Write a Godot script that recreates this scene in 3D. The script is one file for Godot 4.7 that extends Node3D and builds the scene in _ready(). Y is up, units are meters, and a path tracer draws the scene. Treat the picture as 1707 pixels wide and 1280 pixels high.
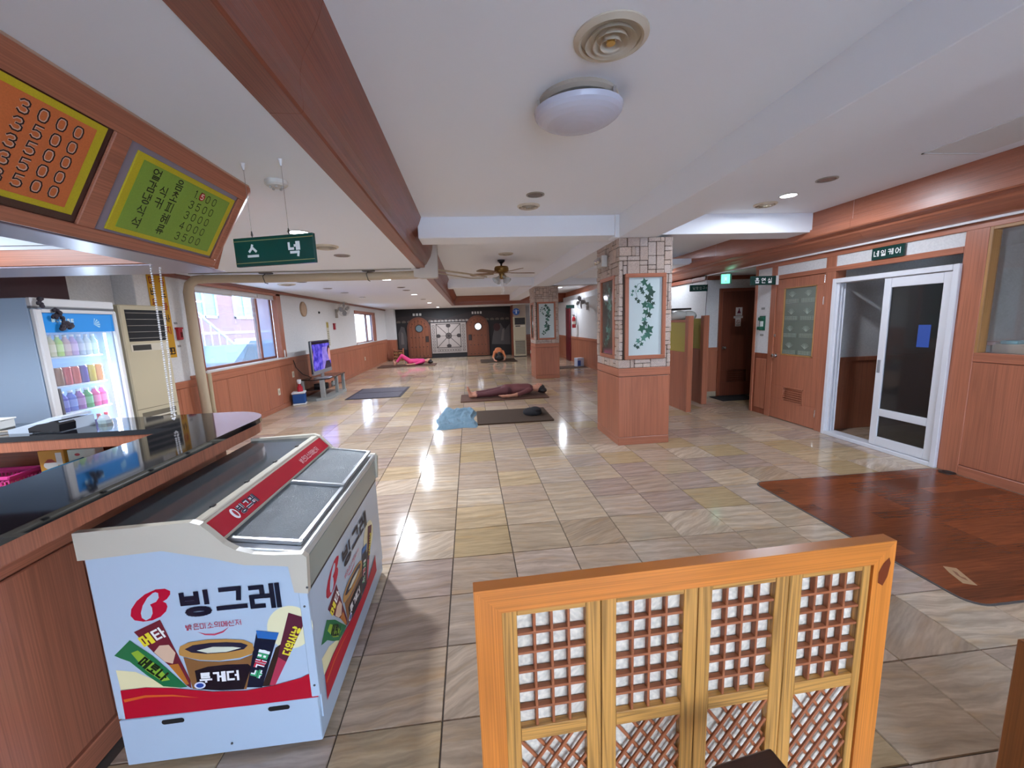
extends Node3D

# ------------------------------------------------------------------ mesh building
class MB:
	var v := PackedVector3Array()
	var n := PackedVector3Array()
	var t := PackedVector2Array()
	var c := PackedColorArray()
	var ix := PackedInt32Array()
	var xf := Transform3D()
	var col := Color.WHITE

	func vert(p: Vector3, nn: Vector3, uv: Vector2) -> int:
		v.append(xf * p)
		n.append((xf.basis * nn).normalized())
		t.append(uv)
		c.append(col)
		return v.size() - 1

	# corners run counter-clockwise seen from outside
	func quad(a: Vector3, b: Vector3, cc: Vector3, d: Vector3, ua := Vector2(0, 0), ub := Vector2(1, 0), uc := Vector2(1, 1), ud := Vector2(0, 1)) -> void:
		var nn := (b - a).cross(cc - a)
		if nn.length() < 1e-12:
			nn = (cc - a).cross(d - a)
		nn = nn.normalized()
		var i := vert(a, nn, ua)
		vert(b, nn, ub)
		vert(cc, nn, uc)
		vert(d, nn, ud)
		ix.append_array(PackedInt32Array([i, i + 2, i + 1, i, i + 3, i + 2]))

	func tri(a: Vector3, b: Vector3, cc: Vector3) -> void:
		var nn := (b - a).cross(cc - a).normalized()
		var i := vert(a, nn, Vector2(a.x, a.y))
		vert(b, nn, Vector2(b.x, b.y))
		vert(cc, nn, Vector2(cc.x, cc.y))
		ix.append_array(PackedInt32Array([i, i + 2, i + 1]))

	# box with chamfered edges; the texture's v runs along the grain axis g
	func box(ctr: Vector3, size: Vector3, bev := 0.0, g := 1, off := Vector2.ZERO) -> void:
		var h := size * 0.5
		var bv := minf(bev, minf(h.x, minf(h.y, h.z)) * 0.6)
		for ax in 3:
			var a1 := (ax + 1) % 3
			var a2 := (ax + 2) % 3
			for s in [-1.0, 1.0]:
				var q: Array[Vector3] = []
				var uvs: Array[Vector2] = []
				for k in [[-1, -1], [1, -1], [1, 1], [-1, 1]]:
					var p := Vector3.ZERO
					p[ax] = s * h[ax]
					p[a1] = k[0] * (h[a1] - bv)
					p[a2] = k[1] * (h[a2] - bv)
					q.append(ctr + p)
					var gg := g if g != ax else a2
					var oth := a1 if gg == a2 else a2
					var w := ctr + p
					uvs.append(Vector2(w[oth] + ax * 0.37, w[gg]) + off)
				if s > 0:
					quad(q[0], q[1], q[2], q[3], uvs[0], uvs[1], uvs[2], uvs[3])
				else:
					quad(q[3], q[2], q[1], q[0], uvs[3], uvs[2], uvs[1], uvs[0])
		if bv <= 0.0:
			return
		for ax in 3:
			var a1 := (ax + 1) % 3
			var a2 := (ax + 2) % 3
			for s1 in [-1.0, 1.0]:
				for s2 in [-1.0, 1.0]:
					var q: Array[Vector3] = []
					for k in [[-1, 0], [1, 0], [1, 1], [-1, 1]]:
						var p := Vector3.ZERO
						p[ax] = k[0] * (h[ax] - bv)
						if k[1] == 0:
							p[a1] = s1 * h[a1]
							p[a2] = s2 * (h[a2] - bv)
						else:
							p[a1] = s1 * (h[a1] - bv)
							p[a2] = s2 * h[a2]
						q.append(ctr + p)
					var nn := (q[1] - q[0]).cross(q[2] - q[0])
					var o := Vector3.ZERO
					o[a1] = s1
					o[a2] = s2
					var uvs: Array[Vector2] = []
					for p in q:
						uvs.append(Vector2(p[a1 if g != a1 else ax], p[g]) + off)
					if nn.dot(o) > 0:
						quad(q[0], q[1], q[2], q[3], uvs[0], uvs[1], uvs[2], uvs[3])
					else:
						quad(q[3], q[2], q[1], q[0], uvs[3], uvs[2], uvs[1], uvs[0])
		for sx in [-1.0, 1.0]:
			for sy in [-1.0, 1.0]:
				for sz in [-1.0, 1.0]:
					var s := Vector3(sx, sy, sz)
					var p1 := ctr + s * Vector3(h.x, h.y - bv, h.z - bv)
					var p2 := ctr + s * Vector3(h.x - bv, h.y, h.z - bv)
					var p3 := ctr + s * Vector3(h.x - bv, h.y - bv, h.z)
					if sx * sy * sz > 0:
						tri(p1, p2, p3)
					else:
						tri(p1, p3, p2)

	func bx(a: Vector3, b: Vector3, bev := 0.0, g := 1, off := Vector2.ZERO) -> void:
		box((a + b) * 0.5, (b - a).abs(), bev, g, off)

	# profile points (radius, height) turned about the y axis through ctr
	func lathe(ctr: Vector3, prof: Array, segs := 24, smooth := true) -> void:
		for i in prof.size() - 1:
			var p: Vector2 = prof[i]
			var q: Vector2 = prof[i + 1]
			var d := (q - p)
			if d.length() < 1e-7:
				continue
			var nn := Vector2(d.y, -d.x).normalized()
			for s in segs:
				var a0 := TAU * s / segs
				var a1 := TAU * (s + 1) / segs
				var am := (a0 + a1) * 0.5
				var n0 := Vector3(nn.x * cos(a0), nn.y, nn.x * sin(a0)) if smooth else Vector3(nn.x * cos(am), nn.y, nn.x * sin(am))
				var n1 := Vector3(nn.x * cos(a1), nn.y, nn.x * sin(a1)) if smooth else n0
				var b := v.size()
				vert(ctr + Vector3(p.x * cos(a0), p.y, p.x * sin(a0)), n0, Vector2(float(s) / segs, p.y))
				vert(ctr + Vector3(p.x * cos(a1), p.y, p.x * sin(a1)), n1, Vector2(float(s + 1) / segs, p.y))
				vert(ctr + Vector3(q.x * cos(a1), q.y, q.x * sin(a1)), n1, Vector2(float(s + 1) / segs, q.y))
				vert(ctr + Vector3(q.x * cos(a0), q.y, q.x * sin(a0)), n0, Vector2(float(s) / segs, q.y))
				ix.append_array(PackedInt32Array([b, b + 1, b + 2, b, b + 2, b + 3]))

	func tube(path: Array, r, segs := 10, caps := true) -> void:
		var rings: Array = []
		var up := Vector3.UP
		for i in path.size():
			var p: Vector3 = path[i]
			var d: Vector3
			if i == 0:
				d = path[1] - p
			elif i == path.size() - 1:
				d = p - path[i - 1]
			else:
				d = (path[i + 1] - p).normalized() + (p - path[i - 1]).normalized()
			d = d.normalized()
			if absf(d.dot(up)) > 0.95:
				up = Vector3.RIGHT if absf(d.x) < 0.8 else Vector3.BACK
			var sx := d.cross(up).normalized()
			var sy := sx.cross(d).normalized()
			up = sy
			var rr: float = r[i] if r is Array else r
			var ring: Array = []
			for k in segs:
				var a := TAU * k / segs
				var nn := sx * cos(a) + sy * sin(a)
				ring.append([p + nn * rr, nn])
			rings.append([ring, p, d])
		for i in rings.size() - 1:
			for k in segs:
				var k1 := (k + 1) % segs
				var b := v.size()
				for e in [[rings[i][0][k], k, i], [rings[i][0][k1], k + 1, i], [rings[i + 1][0][k1], k + 1, i + 1], [rings[i + 1][0][k], k, i + 1]]:
					vert(e[0][0], e[0][1], Vector2(float(e[1]) / segs, e[2]))
				ix.append_array(PackedInt32Array([b, b + 1, b + 2, b, b + 2, b + 3]))
		if caps:
			for e in [[0, -1.0], [rings.size() - 1, 1.0]]:
				var ring: Array = rings[e[0]][0]
				var nn: Vector3 = rings[e[0]][2] * e[1]
				var b := vert(rings[e[0]][1], nn, Vector2.ZERO)
				for k in segs:
					vert(ring[k][0], nn, Vector2.ZERO)
				for k in segs:
					var k1 := (k + 1) % segs
					if e[1] > 0:
						ix.append_array(PackedInt32Array([b, b + 1 + k, b + 1 + k1]))
					else:
						ix.append_array(PackedInt32Array([b, b + 1 + k1, b + 1 + k]))

	# flat polygon in the local xy plane at height z, facing +z
	func poly(pts: PackedVector2Array, z := 0.0) -> void:
		var ids := Geometry2D.triangulate_polygon(pts)
		var b := v.size()
		for p in pts:
			vert(Vector3(p.x, p.y, z), Vector3.BACK, p)
		for i in range(0, ids.size(), 3):
			var p0 := pts[ids[i]]
			var p1 := pts[ids[i + 1]]
			var p2 := pts[ids[i + 2]]
			if (p1 - p0).cross(p2 - p0) > 0:
				ix.append_array(PackedInt32Array([b + ids[i], b + ids[i + 2], b + ids[i + 1]]))
			else:
				ix.append_array(PackedInt32Array([b + ids[i], b + ids[i + 1], b + ids[i + 2]]))

	# polygon extruded along local z from z0 to z1 (z1 > z0)
	func prism(pts: PackedVector2Array, z0: float, z1: float, smooth_sides := false) -> void:
		var q := pts
		if Geometry2D.is_polygon_clockwise(q):
			q = q.duplicate()
			q.reverse()
		poly(q, z1)
		var b := v.size()
		var ids := Geometry2D.triangulate_polygon(q)
		for p in q:
			vert(Vector3(p.x, p.y, z0), Vector3.FORWARD, p)
		for i in range(0, ids.size(), 3):
			if (q[ids[i + 1]] - q[ids[i]]).cross(q[ids[i + 2]] - q[ids[i]]) > 0:
				ix.append_array(PackedInt32Array([b + ids[i], b + ids[i + 1], b + ids[i + 2]]))
			else:
				ix.append_array(PackedInt32Array([b + ids[i], b + ids[i + 2], b + ids[i + 1]]))
		var run := 0.0
		for i in q.size():
			var p := q[i]
			var r := q[(i + 1) % q.size()]
			var l := p.distance_to(r)
			quad(Vector3(p.x, p.y, z0), Vector3(r.x, r.y, z0), Vector3(r.x, r.y, z1), Vector3(p.x, p.y, z1), Vector2(run, z0), Vector2(run + l, z0), Vector2(run + l, z1), Vector2(run, z1))
			run += l

	# prism lying flat: the outline's y runs to -z, its depth upwards
	func prism_flat(pts: PackedVector2Array, y0: float, y1: float) -> void:
		var keep := xf
		xf = xf * Transform3D(Basis(Vector3(1, 0, 0), Vector3(0, 0, -1), Vector3(0, 1, 0)), Vector3.ZERO)
		prism(pts, y0, y1)
		xf = keep

	# profile polyline (x, y) swept straight along z; open strip, its outside is on the left of the path seen from +z
	func sweep(pts: Array, z0: float, z1: float) -> void:
		var run := 0.0
		for i in pts.size() - 1:
			var p: Vector2 = pts[i]
			var r: Vector2 = pts[i + 1]
			var l := p.distance_to(r)
			quad(Vector3(p.x, p.y, z0), Vector3(r.x, r.y, z0), Vector3(r.x, r.y, z1), Vector3(p.x, p.y, z1), Vector2(run, z0), Vector2(run + l, z0), Vector2(run + l, z1), Vector2(run, z1))
			run += l

	func ball(ctr: Vector3, r: Vector3, segs := 12, rings := 8) -> void:
		for i in rings:
			for k in segs:
				var b := v.size()
				for e in [[i, k], [i, k + 1], [i + 1, k + 1], [i + 1, k]]:
					var th: float = PI * e[0] / rings
					var ph: float = TAU * e[1] / segs
					var d := Vector3(sin(th) * cos(ph), cos(th), sin(th) * sin(ph))
					vert(ctr + d * r, (d / r).normalized(), Vector2(ph, th))
				ix.append_array(PackedInt32Array([b, b + 2, b + 1, b, b + 3, b + 2]))

	func mesh() -> ArrayMesh:
		var m := ArrayMesh.new()
		var a := []
		a.resize(Mesh.ARRAY_MAX)
		a[Mesh.ARRAY_VERTEX] = v
		a[Mesh.ARRAY_NORMAL] = n
		a[Mesh.ARRAY_TEX_UV] = t
		a[Mesh.ARRAY_COLOR] = c
		a[Mesh.ARRAY_INDEX] = ix
		m.add_surface_from_arrays(Mesh.PRIMITIVE_TRIANGLES, a)
		return m

var taken := {}

func numbered(called: String) -> String:
	if not taken.has(called):
		taken[called] = 0
		return called
	taken[called] += 1
	return "%s_%03d" % [called, taken[called]]

func put(called: String, m: Mesh, material: Material, parent: Node = self) -> MeshInstance3D:
	var o := MeshInstance3D.new()
	o.name = numbered(called) if parent == self else called
	o.mesh = m
	o.material_override = material
	o.cast_shadow = GeometryInstance3D.SHADOW_CASTING_SETTING_ON
	parent.add_child(o, true)
	return o

func obj(called: String, b: MB, material: Material, parent: Node = self) -> MeshInstance3D:
	return put(called, b.mesh(), material, parent)

func tag(o: Node, label: String, category: String, group := "") -> Node:
	o.set_meta("label", label)
	o.set_meta("category", category)
	if group != "":
		o.set_meta("group", group)
	return o

func thing(called: String, label: String, category: String, at := Vector3.ZERO, turn := 0.0, group := "") -> Node3D:
	var o := Node3D.new()
	o.name = numbered(called)
	add_child(o)
	o.position = at
	o.rotation.y = turn
	tag(o, label, category, group)
	return o

func setting(called: String) -> Node3D:
	var o := Node3D.new()
	o.name = numbered(called)
	add_child(o)
	o.set_meta("kind", "structure")
	return o

func again(src: Node3D, at: Vector3, turn := INF, label := "") -> Node3D:
	var o: Node3D = src.duplicate()
	o.name = numbered(String(src.name))
	add_child(o)
	o.position = at
	if turn != INF:
		o.rotation.y = turn
	if label != "":
		o.set_meta("label", label)
	return o

func board(called: String, a: Vector3, b: Vector3, material: Material, parent: Node, bev := 0.003, g := 1, off := Vector2.ZERO) -> MeshInstance3D:
	var m := MB.new()
	m.bx(a, b, bev, g, off)
	return obj(called, m, material, parent)

func lin(h: String) -> Color:
	return Color(h).srgb_to_linear()

# ------------------------------------------------------------------ materials
var mats := {}

func mat(called: String, color := "ffffff", rough := 0.6, metal := 0.0, tex: Texture2D = null, scale := Vector3.ONE) -> StandardMaterial3D:
	if mats.has(called):
		return mats[called]
	var m := StandardMaterial3D.new()
	m.resource_name = called
	m.albedo_color = Color(color)
	m.roughness = rough
	m.metallic = metal
	if tex:
		m.albedo_texture = tex
		m.uv1_scale = scale
		m.texture_filter = BaseMaterial3D.TEXTURE_FILTER_LINEAR_WITH_MIPMAPS_ANISOTROPIC
	mats[called] = m
	return m

func inked(rough := 0.5) -> StandardMaterial3D:
	var k := "inked%.2f" % rough
	if mats.has(k):
		return mats[k]
	var m := mat(k, "ffffff", rough)
	m.vertex_color_use_as_albedo = true
	return m

func glow(called: String, color: String, energy: float) -> StandardMaterial3D:
	if mats.has(called):
		return mats[called]
	var m := mat(called, color, 0.5)
	m.emission_enabled = true
	m.emission = Color(color)
	m.emission_energy_multiplier = energy
	return m

func pane(called: String, color: String, alpha: float, rough := 0.02) -> StandardMaterial3D:
	if mats.has(called):
		return mats[called]
	var m := mat(called, color, rough)
	m.transparency = BaseMaterial3D.TRANSPARENCY_ALPHA
	m.albedo_color.a = alpha
	return m

func fbm(seed_: int, freq: float, oct := 4) -> FastNoiseLite:
	var f := FastNoiseLite.new()
	f.seed = seed_
	f.noise_type = FastNoiseLite.TYPE_SIMPLEX_SMOOTH
	f.frequency = freq
	f.fractal_octaves = oct
	return f

func tex_of(im: Image) -> ImageTexture:
	im.generate_mipmaps()
	return ImageTexture.create_from_image(im)

# grain running along v; a tone to multiply a colour by
func wood_tex(seed_: int, lo: float, rings: float, fine: float, calm := 0.55) -> ImageTexture:
	var im := Image.create(384, 384, false, Image.FORMAT_RGB8)
	var f1 := fbm(seed_, 1.0, 3)
	var f2 := fbm(seed_ + 7, 1.0, 2)
	for y in 384:
		for x in 384:
			# the noise is read on two circles so that the picture tiles
			var a := TAU * x / 384.0
			var b := TAU * y / 384.0
			var s := f1.get_noise_3d(cos(a) * 14.0, sin(a) * 14.0, cos(b) * 0.35 + sin(b) * 0.3) * fine
			var w := f2.get_noise_3d(cos(a) * 1.1, sin(a) * 1.1 + cos(b) * 0.3, sin(b) * 0.3)
			var r := sin(w * rings + cos(a) * rings * 0.5) * 0.5 + 0.5
			var g := 1.0 - lo * (calm * pow(r, 2.0) + (1.0 - calm) * clampf(0.5 + s, 0.0, 1.0))
			im.set_pixel(x, y, Color(g, g * (0.985), g * 0.96))
	return tex_of(im)

# cloth or plaster mottle
func mottle_tex(seed_: int, lo: float, freq: float) -> ImageTexture:
	var im := Image.create(256, 256, false, Image.FORMAT_RGB8)
	var f1 := fbm(seed_, freq, 4)
	for y in 256:
		for x in 256:
			var a := TAU * x / 256.0
			var b := TAU * y / 256.0
			var s := f1.get_noise_3d(cos(a) * 2.0, sin(a) * 2.0 + cos(b) * 2.0, sin(b) * 2.0)
			var g := 1.0 - lo * clampf(0.5 + s * 0.9, 0.0, 1.0)
			im.set_pixel(x, y, Color(g, g, g))
	return tex_of(im)

# 4 x 4 pieces of banded sandstone, each with its own tone and direction of bands
func stone_tex() -> ImageTexture:
	var n := 128
	var im := Image.create(n * 4, n * 4, false, Image.FORMAT_RGB8)
	var rng := RandomNumberGenerator.new()
	rng.seed = 5
	var base := ["b4a390", "ae9c8c", "bba995", "a59380", "b5a184", "ab9c92", "beaf9d", "a8978a", "b09f90", "b8a588", "a4938a", "bbab9a", "ad9c88", "b3a296", "ae9a7a", "b0a194"]
	for k in 16:
		var f := fbm(40 + k, 1.0, 4)
		var c0 := Color(base[k])
		var ang := rng.randf_range(-0.18, 0.18) if k % 8 != 3 else rng.randf_range(0.3, 0.6)
		var warp := rng.randf_range(0.015, 0.07)
		var ox := (k % 4) * n
		var oy := int(k / 4.0) * n
		for y in n:
			for x in n:
				var p := Vector2(x, y) / n
				var q := p.rotated(ang)
				var w := f.get_noise_2d(q.x * 1.6 + 9.0, q.y * 2.0) * warp
				var band := f.get_noise_2d(q.x * 0.5, (q.y + w) * 6.0)
				var fine := f.get_noise_2d(q.x * 2.4 + 30.0, (q.y + w) * 26.0)
				var rust := clampf(f.get_noise_2d(q.x * 0.8 + 70.0, (q.y + w) * 4.0) * 1.5 - 0.15, 0.0, 1.0)
				var g := 1.0 + band * 0.15 + fine * 0.10
				var c := Color(c0.r * g, c0.g * g, c0.b * g).lerp(Color(c0.r * 1.02, c0.g * 0.92, c0.b * 0.76), rust * 0.5)
				im.set_pixel(ox + x, oy + y, c)
	return tex_of(im)

# long planks printed on a vinyl sheet
func vinyl_tex() -> ImageTexture:
	var im := Image.create(512, 512, false, Image.FORMAT_RGB8)
	var f := fbm(91, 1.0, 4)
	var rng := RandomNumberGenerator.new()
	rng.seed = 11
	var tone := []
	for i in 64:
		tone.append(rng.randf_range(0.86, 1.14))
	for y in 512:
		var row := int(y / 32.0)
		for x in 512:
			var col := int((x + (row * 173) % 256) / 256.0)
			var t: float = tone[(row * 5 + col * 3) % 64]
			var s := f.get_noise_2d(x * 0.012 + row * 7.0, y * 0.22)
			var g := t * (1.0 + s * 0.2)
			im.set_pixel(x, y, Color(0.46 * g, 0.245 * g, 0.135 * g))
	return tex_of(im)

# ------------------------------------------------------------------ lettering
const JAMO := {
	"ㄱ": [[0, 1, 1, 1, 0.92, 0]], "ㄴ": [[0, 1, 0, 0, 1, 0]], "ㄷ": [[1, 1, 0, 1, 0, 0, 1, 0]],
	"ㄹ": [[0, 1, 1, 1, 1, 0.52, 0, 0.52, 0, 0, 1, 0]], "ㅁ": [[0, 0, 0, 1, 1, 1, 1, 0, 0, 0]],
	"ㅂ": [[0, 1, 0, 0, 1, 0, 1, 1], [0, 0.52, 1, 0.52]], "ㅅ": [[0.5, 1, 0.36, 0.5, 0, 0], [0.45, 0.68, 1, 0]],
	"ㅇ": [["o", 0.5, 0.5, 0.5, 0.5]], "ㅈ": [[0, 1, 1, 1], [0.5, 1, 0.4, 0.5, 0, 0], [0.46, 0.6, 1, 0]],
	"ㅊ": [[0.3, 1, 0.7, 1], [0, 0.74, 1, 0.74], [0.5, 0.74, 0.4, 0.4, 0, 0], [0.46, 0.46, 1, 0]],
	"ㅋ": [[0, 1, 1, 1, 0.92, 0], [0, 0.55, 0.95, 0.55]], "ㅌ": [[1, 1, 0, 1, 0, 0, 1, 0], [0, 0.52, 0.95, 0.52]],
	"ㅍ": [[0, 1, 1, 1], [0, 0, 1, 0], [0.3, 1, 0.3, 0], [0.7, 1, 0.7, 0]],
	"ㅎ": [[0.3, 1, 0.7, 1], [0, 0.74, 1, 0.74], ["o", 0.5, 0.28, 0.4, 0.28]],
	"ㅏ": [[0.3, 1, 0.3, 0], [0.3, 0.5, 0.95, 0.5]], "ㅑ": [[0.3, 1, 0.3, 0], [0.3, 0.64, 0.95, 0.64], [0.3, 0.36, 0.95, 0.36]],
	"ㅓ": [[0.7, 1, 0.7, 0], [0.0, 0.55, 0.7, 0.55]], "ㅕ": [[0.7, 1, 0.7, 0], [0, 0.68, 0.7, 0.68], [0, 0.4, 0.7, 0.4]],
	"ㅣ": [[0.5, 1, 0.5, 0]], "ㅐ": [[0.2, 1, 0.2, 0], [0.8, 1, 0.8, 0], [0.2, 0.5, 0.8, 0.5]],
	"ㅔ": [[0.42, 1, 0.42, 0], [0.92, 1, 0.92, 0], [-0.08, 0.52, 0.42, 0.52]],
	"ㅖ": [[0.42, 1, 0.42, 0], [0.92, 1, 0.92, 0], [-0.08, 0.66, 0.42, 0.66], [-0.08, 0.4, 0.42, 0.4]],
	"ㅗ": [[0, 0, 1, 0], [0.5, 1, 0.5, 0]], "ㅜ": [[0, 1, 1, 1], [0.5, 1, 0.5, 0]], "ㅡ": [[0, 0.5, 1, 0.5]],
	"ㅠ": [[0, 1, 1, 1], [0.3, 1, 0.3, 0], [0.7, 1, 0.7, 0]], "ㅛ": [[0, 0, 1, 0], [0.3, 1, 0.3, 0], [0.7, 1, 0.7, 0]],
	"0": [[0.5, 1, 0.2, 0.95, 0.05, 0.7, 0.05, 0.3, 0.2, 0.05, 0.5, 0, 0.8, 0.05, 0.95, 0.3, 0.95, 0.7, 0.8, 0.95, 0.5, 1]],
	"1": [[0.3, 0.85, 0.55, 1, 0.55, 0]],
	"3": [[0.08, 0.85, 0.3, 1, 0.7, 1, 0.9, 0.85, 0.9, 0.65, 0.7, 0.53, 0.4, 0.53, 0.7, 0.53, 0.95, 0.38, 0.95, 0.15, 0.75, 0, 0.3, 0, 0.05, 0.16]],
	"4": [[0.7, 0, 0.7, 1, 0.05, 0.3, 0.98, 0.3]],
	"5": [[0.9, 1, 0.15, 1, 0.1, 0.56, 0.4, 0.64, 0.75, 0.58, 0.95, 0.38, 0.92, 0.15, 0.7, 0, 0.25, 0, 0.05, 0.14]],
	".": [[0.2, 0.0, 0.3, 0.0]], "B": [[0.1, 0, 0.1, 1, 0.7, 1, 0.9, 0.85, 0.9, 0.65, 0.7, 0.53, 0.1, 0.53], [0.7, 0.53, 0.95, 0.35, 0.95, 0.15, 0.7, 0, 0.1, 0]],
	"L": [[0.1, 1, 0.1, 0, 0.9, 0]], "U": [[0.1, 1, 0.1, 0.2, 0.35, 0, 0.65, 0, 0.9, 0.2, 0.9, 1]], "E": [[0.9, 1, 0.1, 1, 0.1, 0, 0.9, 0], [0.1, 0.5, 0.8, 0.5]],
	"S": [[0.9, 0.85, 0.6, 1, 0.3, 1, 0.1, 0.8, 0.2, 0.58, 0.8, 0.42, 0.92, 0.2, 0.7, 0, 0.3, 0, 0.08, 0.15]],
	"P": [[0.1, 0, 0.1, 1, 0.7, 1, 0.92, 0.82, 0.92, 0.62, 0.7, 0.48, 0.1, 0.48]], "*": [[0.1, 0.5, 0.9, 0.5], [0.3, 0.85, 0.7, 0.15], [0.7, 0.85, 0.3, 0.15]],
}
const FIRST := ["ㄱ", "ㄱㄱ", "ㄴ", "ㄷ", "ㄷㄷ", "ㄹ", "ㅁ", "ㅂ", "ㅂㅂ", "ㅅ", "ㅅㅅ", "ㅇ", "ㅈ", "ㅈㅈ", "ㅊ", "ㅋ", "ㅌ", "ㅍ", "ㅎ"]
const MIDDLE := ["ㅏ", "ㅐ", "ㅑ", "ㅒ", "ㅓ", "ㅔ", "ㅕ", "ㅖ", "ㅗ", "ㅗㅏ", "ㅗㅐ", "ㅗㅣ", "ㅛ", "ㅜ", "ㅜㅓ", "ㅜㅔ", "ㅜㅣ", "ㅠ", "ㅡ", "ㅡㅣ", "ㅣ"]
const LAST := ["", "ㄱ", "ㄱㄱ", "ㄱㅅ", "ㄴ", "ㄴㅈ", "ㄴㅎ", "ㄷ", "ㄹ", "ㄹㄱ", "ㄹㅁ", "ㄹㅂ", "ㄹㅅ", "ㄹㅌ", "ㄹㅍ", "ㄹㅎ", "ㅁ", "ㅂ", "ㅂㅅ", "ㅅ", "ㅅㅅ", "ㅇ", "ㅈ", "ㅊ", "ㅋ", "ㅌ", "ㅍ", "ㅎ"]

func stroke(b: MB, pts: PackedVector2Array, w: float, z: float) -> void:
	for i in pts.size() - 1:
		var d := (pts[i + 1] - pts[i]).normalized()
		var s := Vector2(-d.y, d.x) * w * 0.5
		var a := pts[i] - d * w * 0.42
		var e := pts[i + 1] + d * w * 0.42
		# each stroke lies a hair above the last, as ink laid on ink
		var zz := z + 0.000008 * ((b.v.size() / 4) % 40)
		b.quad(Vector3(a.x - s.x, a.y - s.y, zz), Vector3(e.x - s.x, e.y - s.y, zz), Vector3(e.x + s.x, e.y + s.y, zz), Vector3(a.x + s.x, a.y + s.y, zz))

func jamo(b: MB, which: String, r: Rect2, w: float, z: float) -> void:
	var k := which.length()
	for i in k:
		var rr := Rect2(r.position.x + r.size.x * i / k, r.position.y, r.size.x / k * (1.0 if k == 1 else 0.82), r.size.y)
		rr = rr.grow_individual(-w * 0.5, -w * 0.5, -w * 0.5, -w * 0.5)
		for s in JAMO[which[i]]:
			var pts := PackedVector2Array()
			if s[0] is String:
				for a in 19:
					pts.append(rr.position + rr.size * Vector2(s[1] + s[3] * cos(TAU * a / 18.0), s[2] + s[4] * sin(TAU * a / 18.0)))
			else:
				for j in range(0, s.size(), 2):
					pts.append(rr.position + rr.size * Vector2(s[j], s[j + 1]))
			stroke(b, pts, w, z)

# one character in the box r of the local xy plane
func glyph(b: MB, ch: String, r: Rect2, w: float, z: float) -> void:
	var u := ch.unicode_at(0)
	if u < 0xAC00 or u > 0xD7A3:
		if JAMO.has(ch):
			jamo(b, ch, r, w, z)
		return
	var k := u - 0xAC00
	var f: String = FIRST[int(k / 588.0)]
	var m: String = MIDDLE[int((k % 588) / 28.0)]
	var l: String = LAST[k % 28]
	var part := func(x0: float, y0: float, x1: float, y1: float) -> Rect2:
		return Rect2(r.position + r.size * Vector2(x0, y0), r.size * Vector2(x1 - x0, y1 - y0))
	var y0 := 0.0 if l == "" else 0.40
	if m in ["ㅗ", "ㅛ", "ㅜ", "ㅠ", "ㅡ"]:
		if l == "":
			jamo(b, f, part.call(0.14, 0.44, 0.86, 1.0), w, z)
			jamo(b, m, part.call(0.0, 0.02, 1.0, 0.40), w, z)
		else:
			jamo(b, f, part.call(0.16, 0.62, 0.84, 1.04), w, z)
			jamo(b, m, part.call(0.0, 0.38, 1.0, 0.60), w, z)
	elif m.length() == 2:
		jamo(b, f, part.call(0.04, y0 + (1.0 - y0) * 0.42, 0.66, 1.0), w, z)
		jamo(b, m[0], part.call(0.0, y0, 0.72, y0 + (1.0 - y0) * 0.36), w, z)
		jamo(b, m[1], part.call(0.72, y0, 1.0, 1.0), w, z)
	else:
		var wide: float = 0.5 if m in ["ㅐ", "ㅔ", "ㅖ"] else 0.6
		jamo(b, f, part.call(0.0, y0 + 0.06 * (1.0 - y0), wide, 1.0 - 0.04), w, z)
		jamo(b, m, part.call(wide, y0, 1.02, 1.0), w, z)
	if l != "":
		jamo(b, l, part.call(0.12, -0.02, 0.92, 0.36), w, z)

# a line of characters: ctr is the middle of the line, size the box of one character, gap the step between them
func line(b: MB, s: String, ctr: Vector2, size: Vector2, step: float, w: float, z: float) -> void:
	var x := ctr.x - step * (s.length() - 1) * 0.5
	for ch in s:
		glyph(b, ch, Rect2(x - size.x * 0.5, ctr.y - size.y * 0.5, size.x, size.y), w, z)
		x += step

# the same, each character a part of its own
func spell(parent: Node3D, s: String, ctr: Vector2, size: Vector2, step: float, w: float, z: float, ink: String, rough := 0.4) -> void:
	var x := ctr.x - step * (s.length() - 1) * 0.5
	for ch in s:
		letter(parent, ch, Rect2(x - size.x * 0.5, ctr.y - size.y * 0.5, size.x, size.y), w, z, ink, rough)
		x += step

func letter(parent: Node3D, ch: String, r: Rect2, w: float, z: float, ink: String, rough := 0.4) -> void:
	var b := MB.new()
	b.col = lin(ink)
	glyph(b, ch, r, w, z)
	if b.v.size() > 0:
		obj("letter", b, inked(rough), parent)

func disc_pts(c: Vector2, rx: float, ry: float, k := 24) -> PackedVector2Array:
	var p := PackedVector2Array()
	for i in k:
		p.append(c + Vector2(cos(TAU * i / k) * rx, sin(TAU * i / k) * ry))
	return p

func pv(a: Array) -> PackedVector2Array:
	var p := PackedVector2Array()
	for i in range(0, a.size(), 2):
		p.append(Vector2(a[i], a[i + 1]))
	return p

func rect_pts(x0: float, y0: float, x1: float, y1: float) -> PackedVector2Array:
	return PackedVector2Array([Vector2(x0, y0), Vector2(x1, y0), Vector2(x1, y1), Vector2(x0, y1)])

# ------------------------------------------------------------------ shared looks
var wood: StandardMaterial3D       # varnished reddish wood of walls, pillars and counter
var wood2: StandardMaterial3D
var white_wall: StandardMaterial3D
var ceil_mat: StandardMaterial3D
var dark_gap: StandardMaterial3D
var chrome: StandardMaterial3D
var black_plastic: StandardMaterial3D
var stone_mat: StandardMaterial3D
var t_wood: Texture2D
var t_pine: Texture2D
var t_mot: Texture2D

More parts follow.
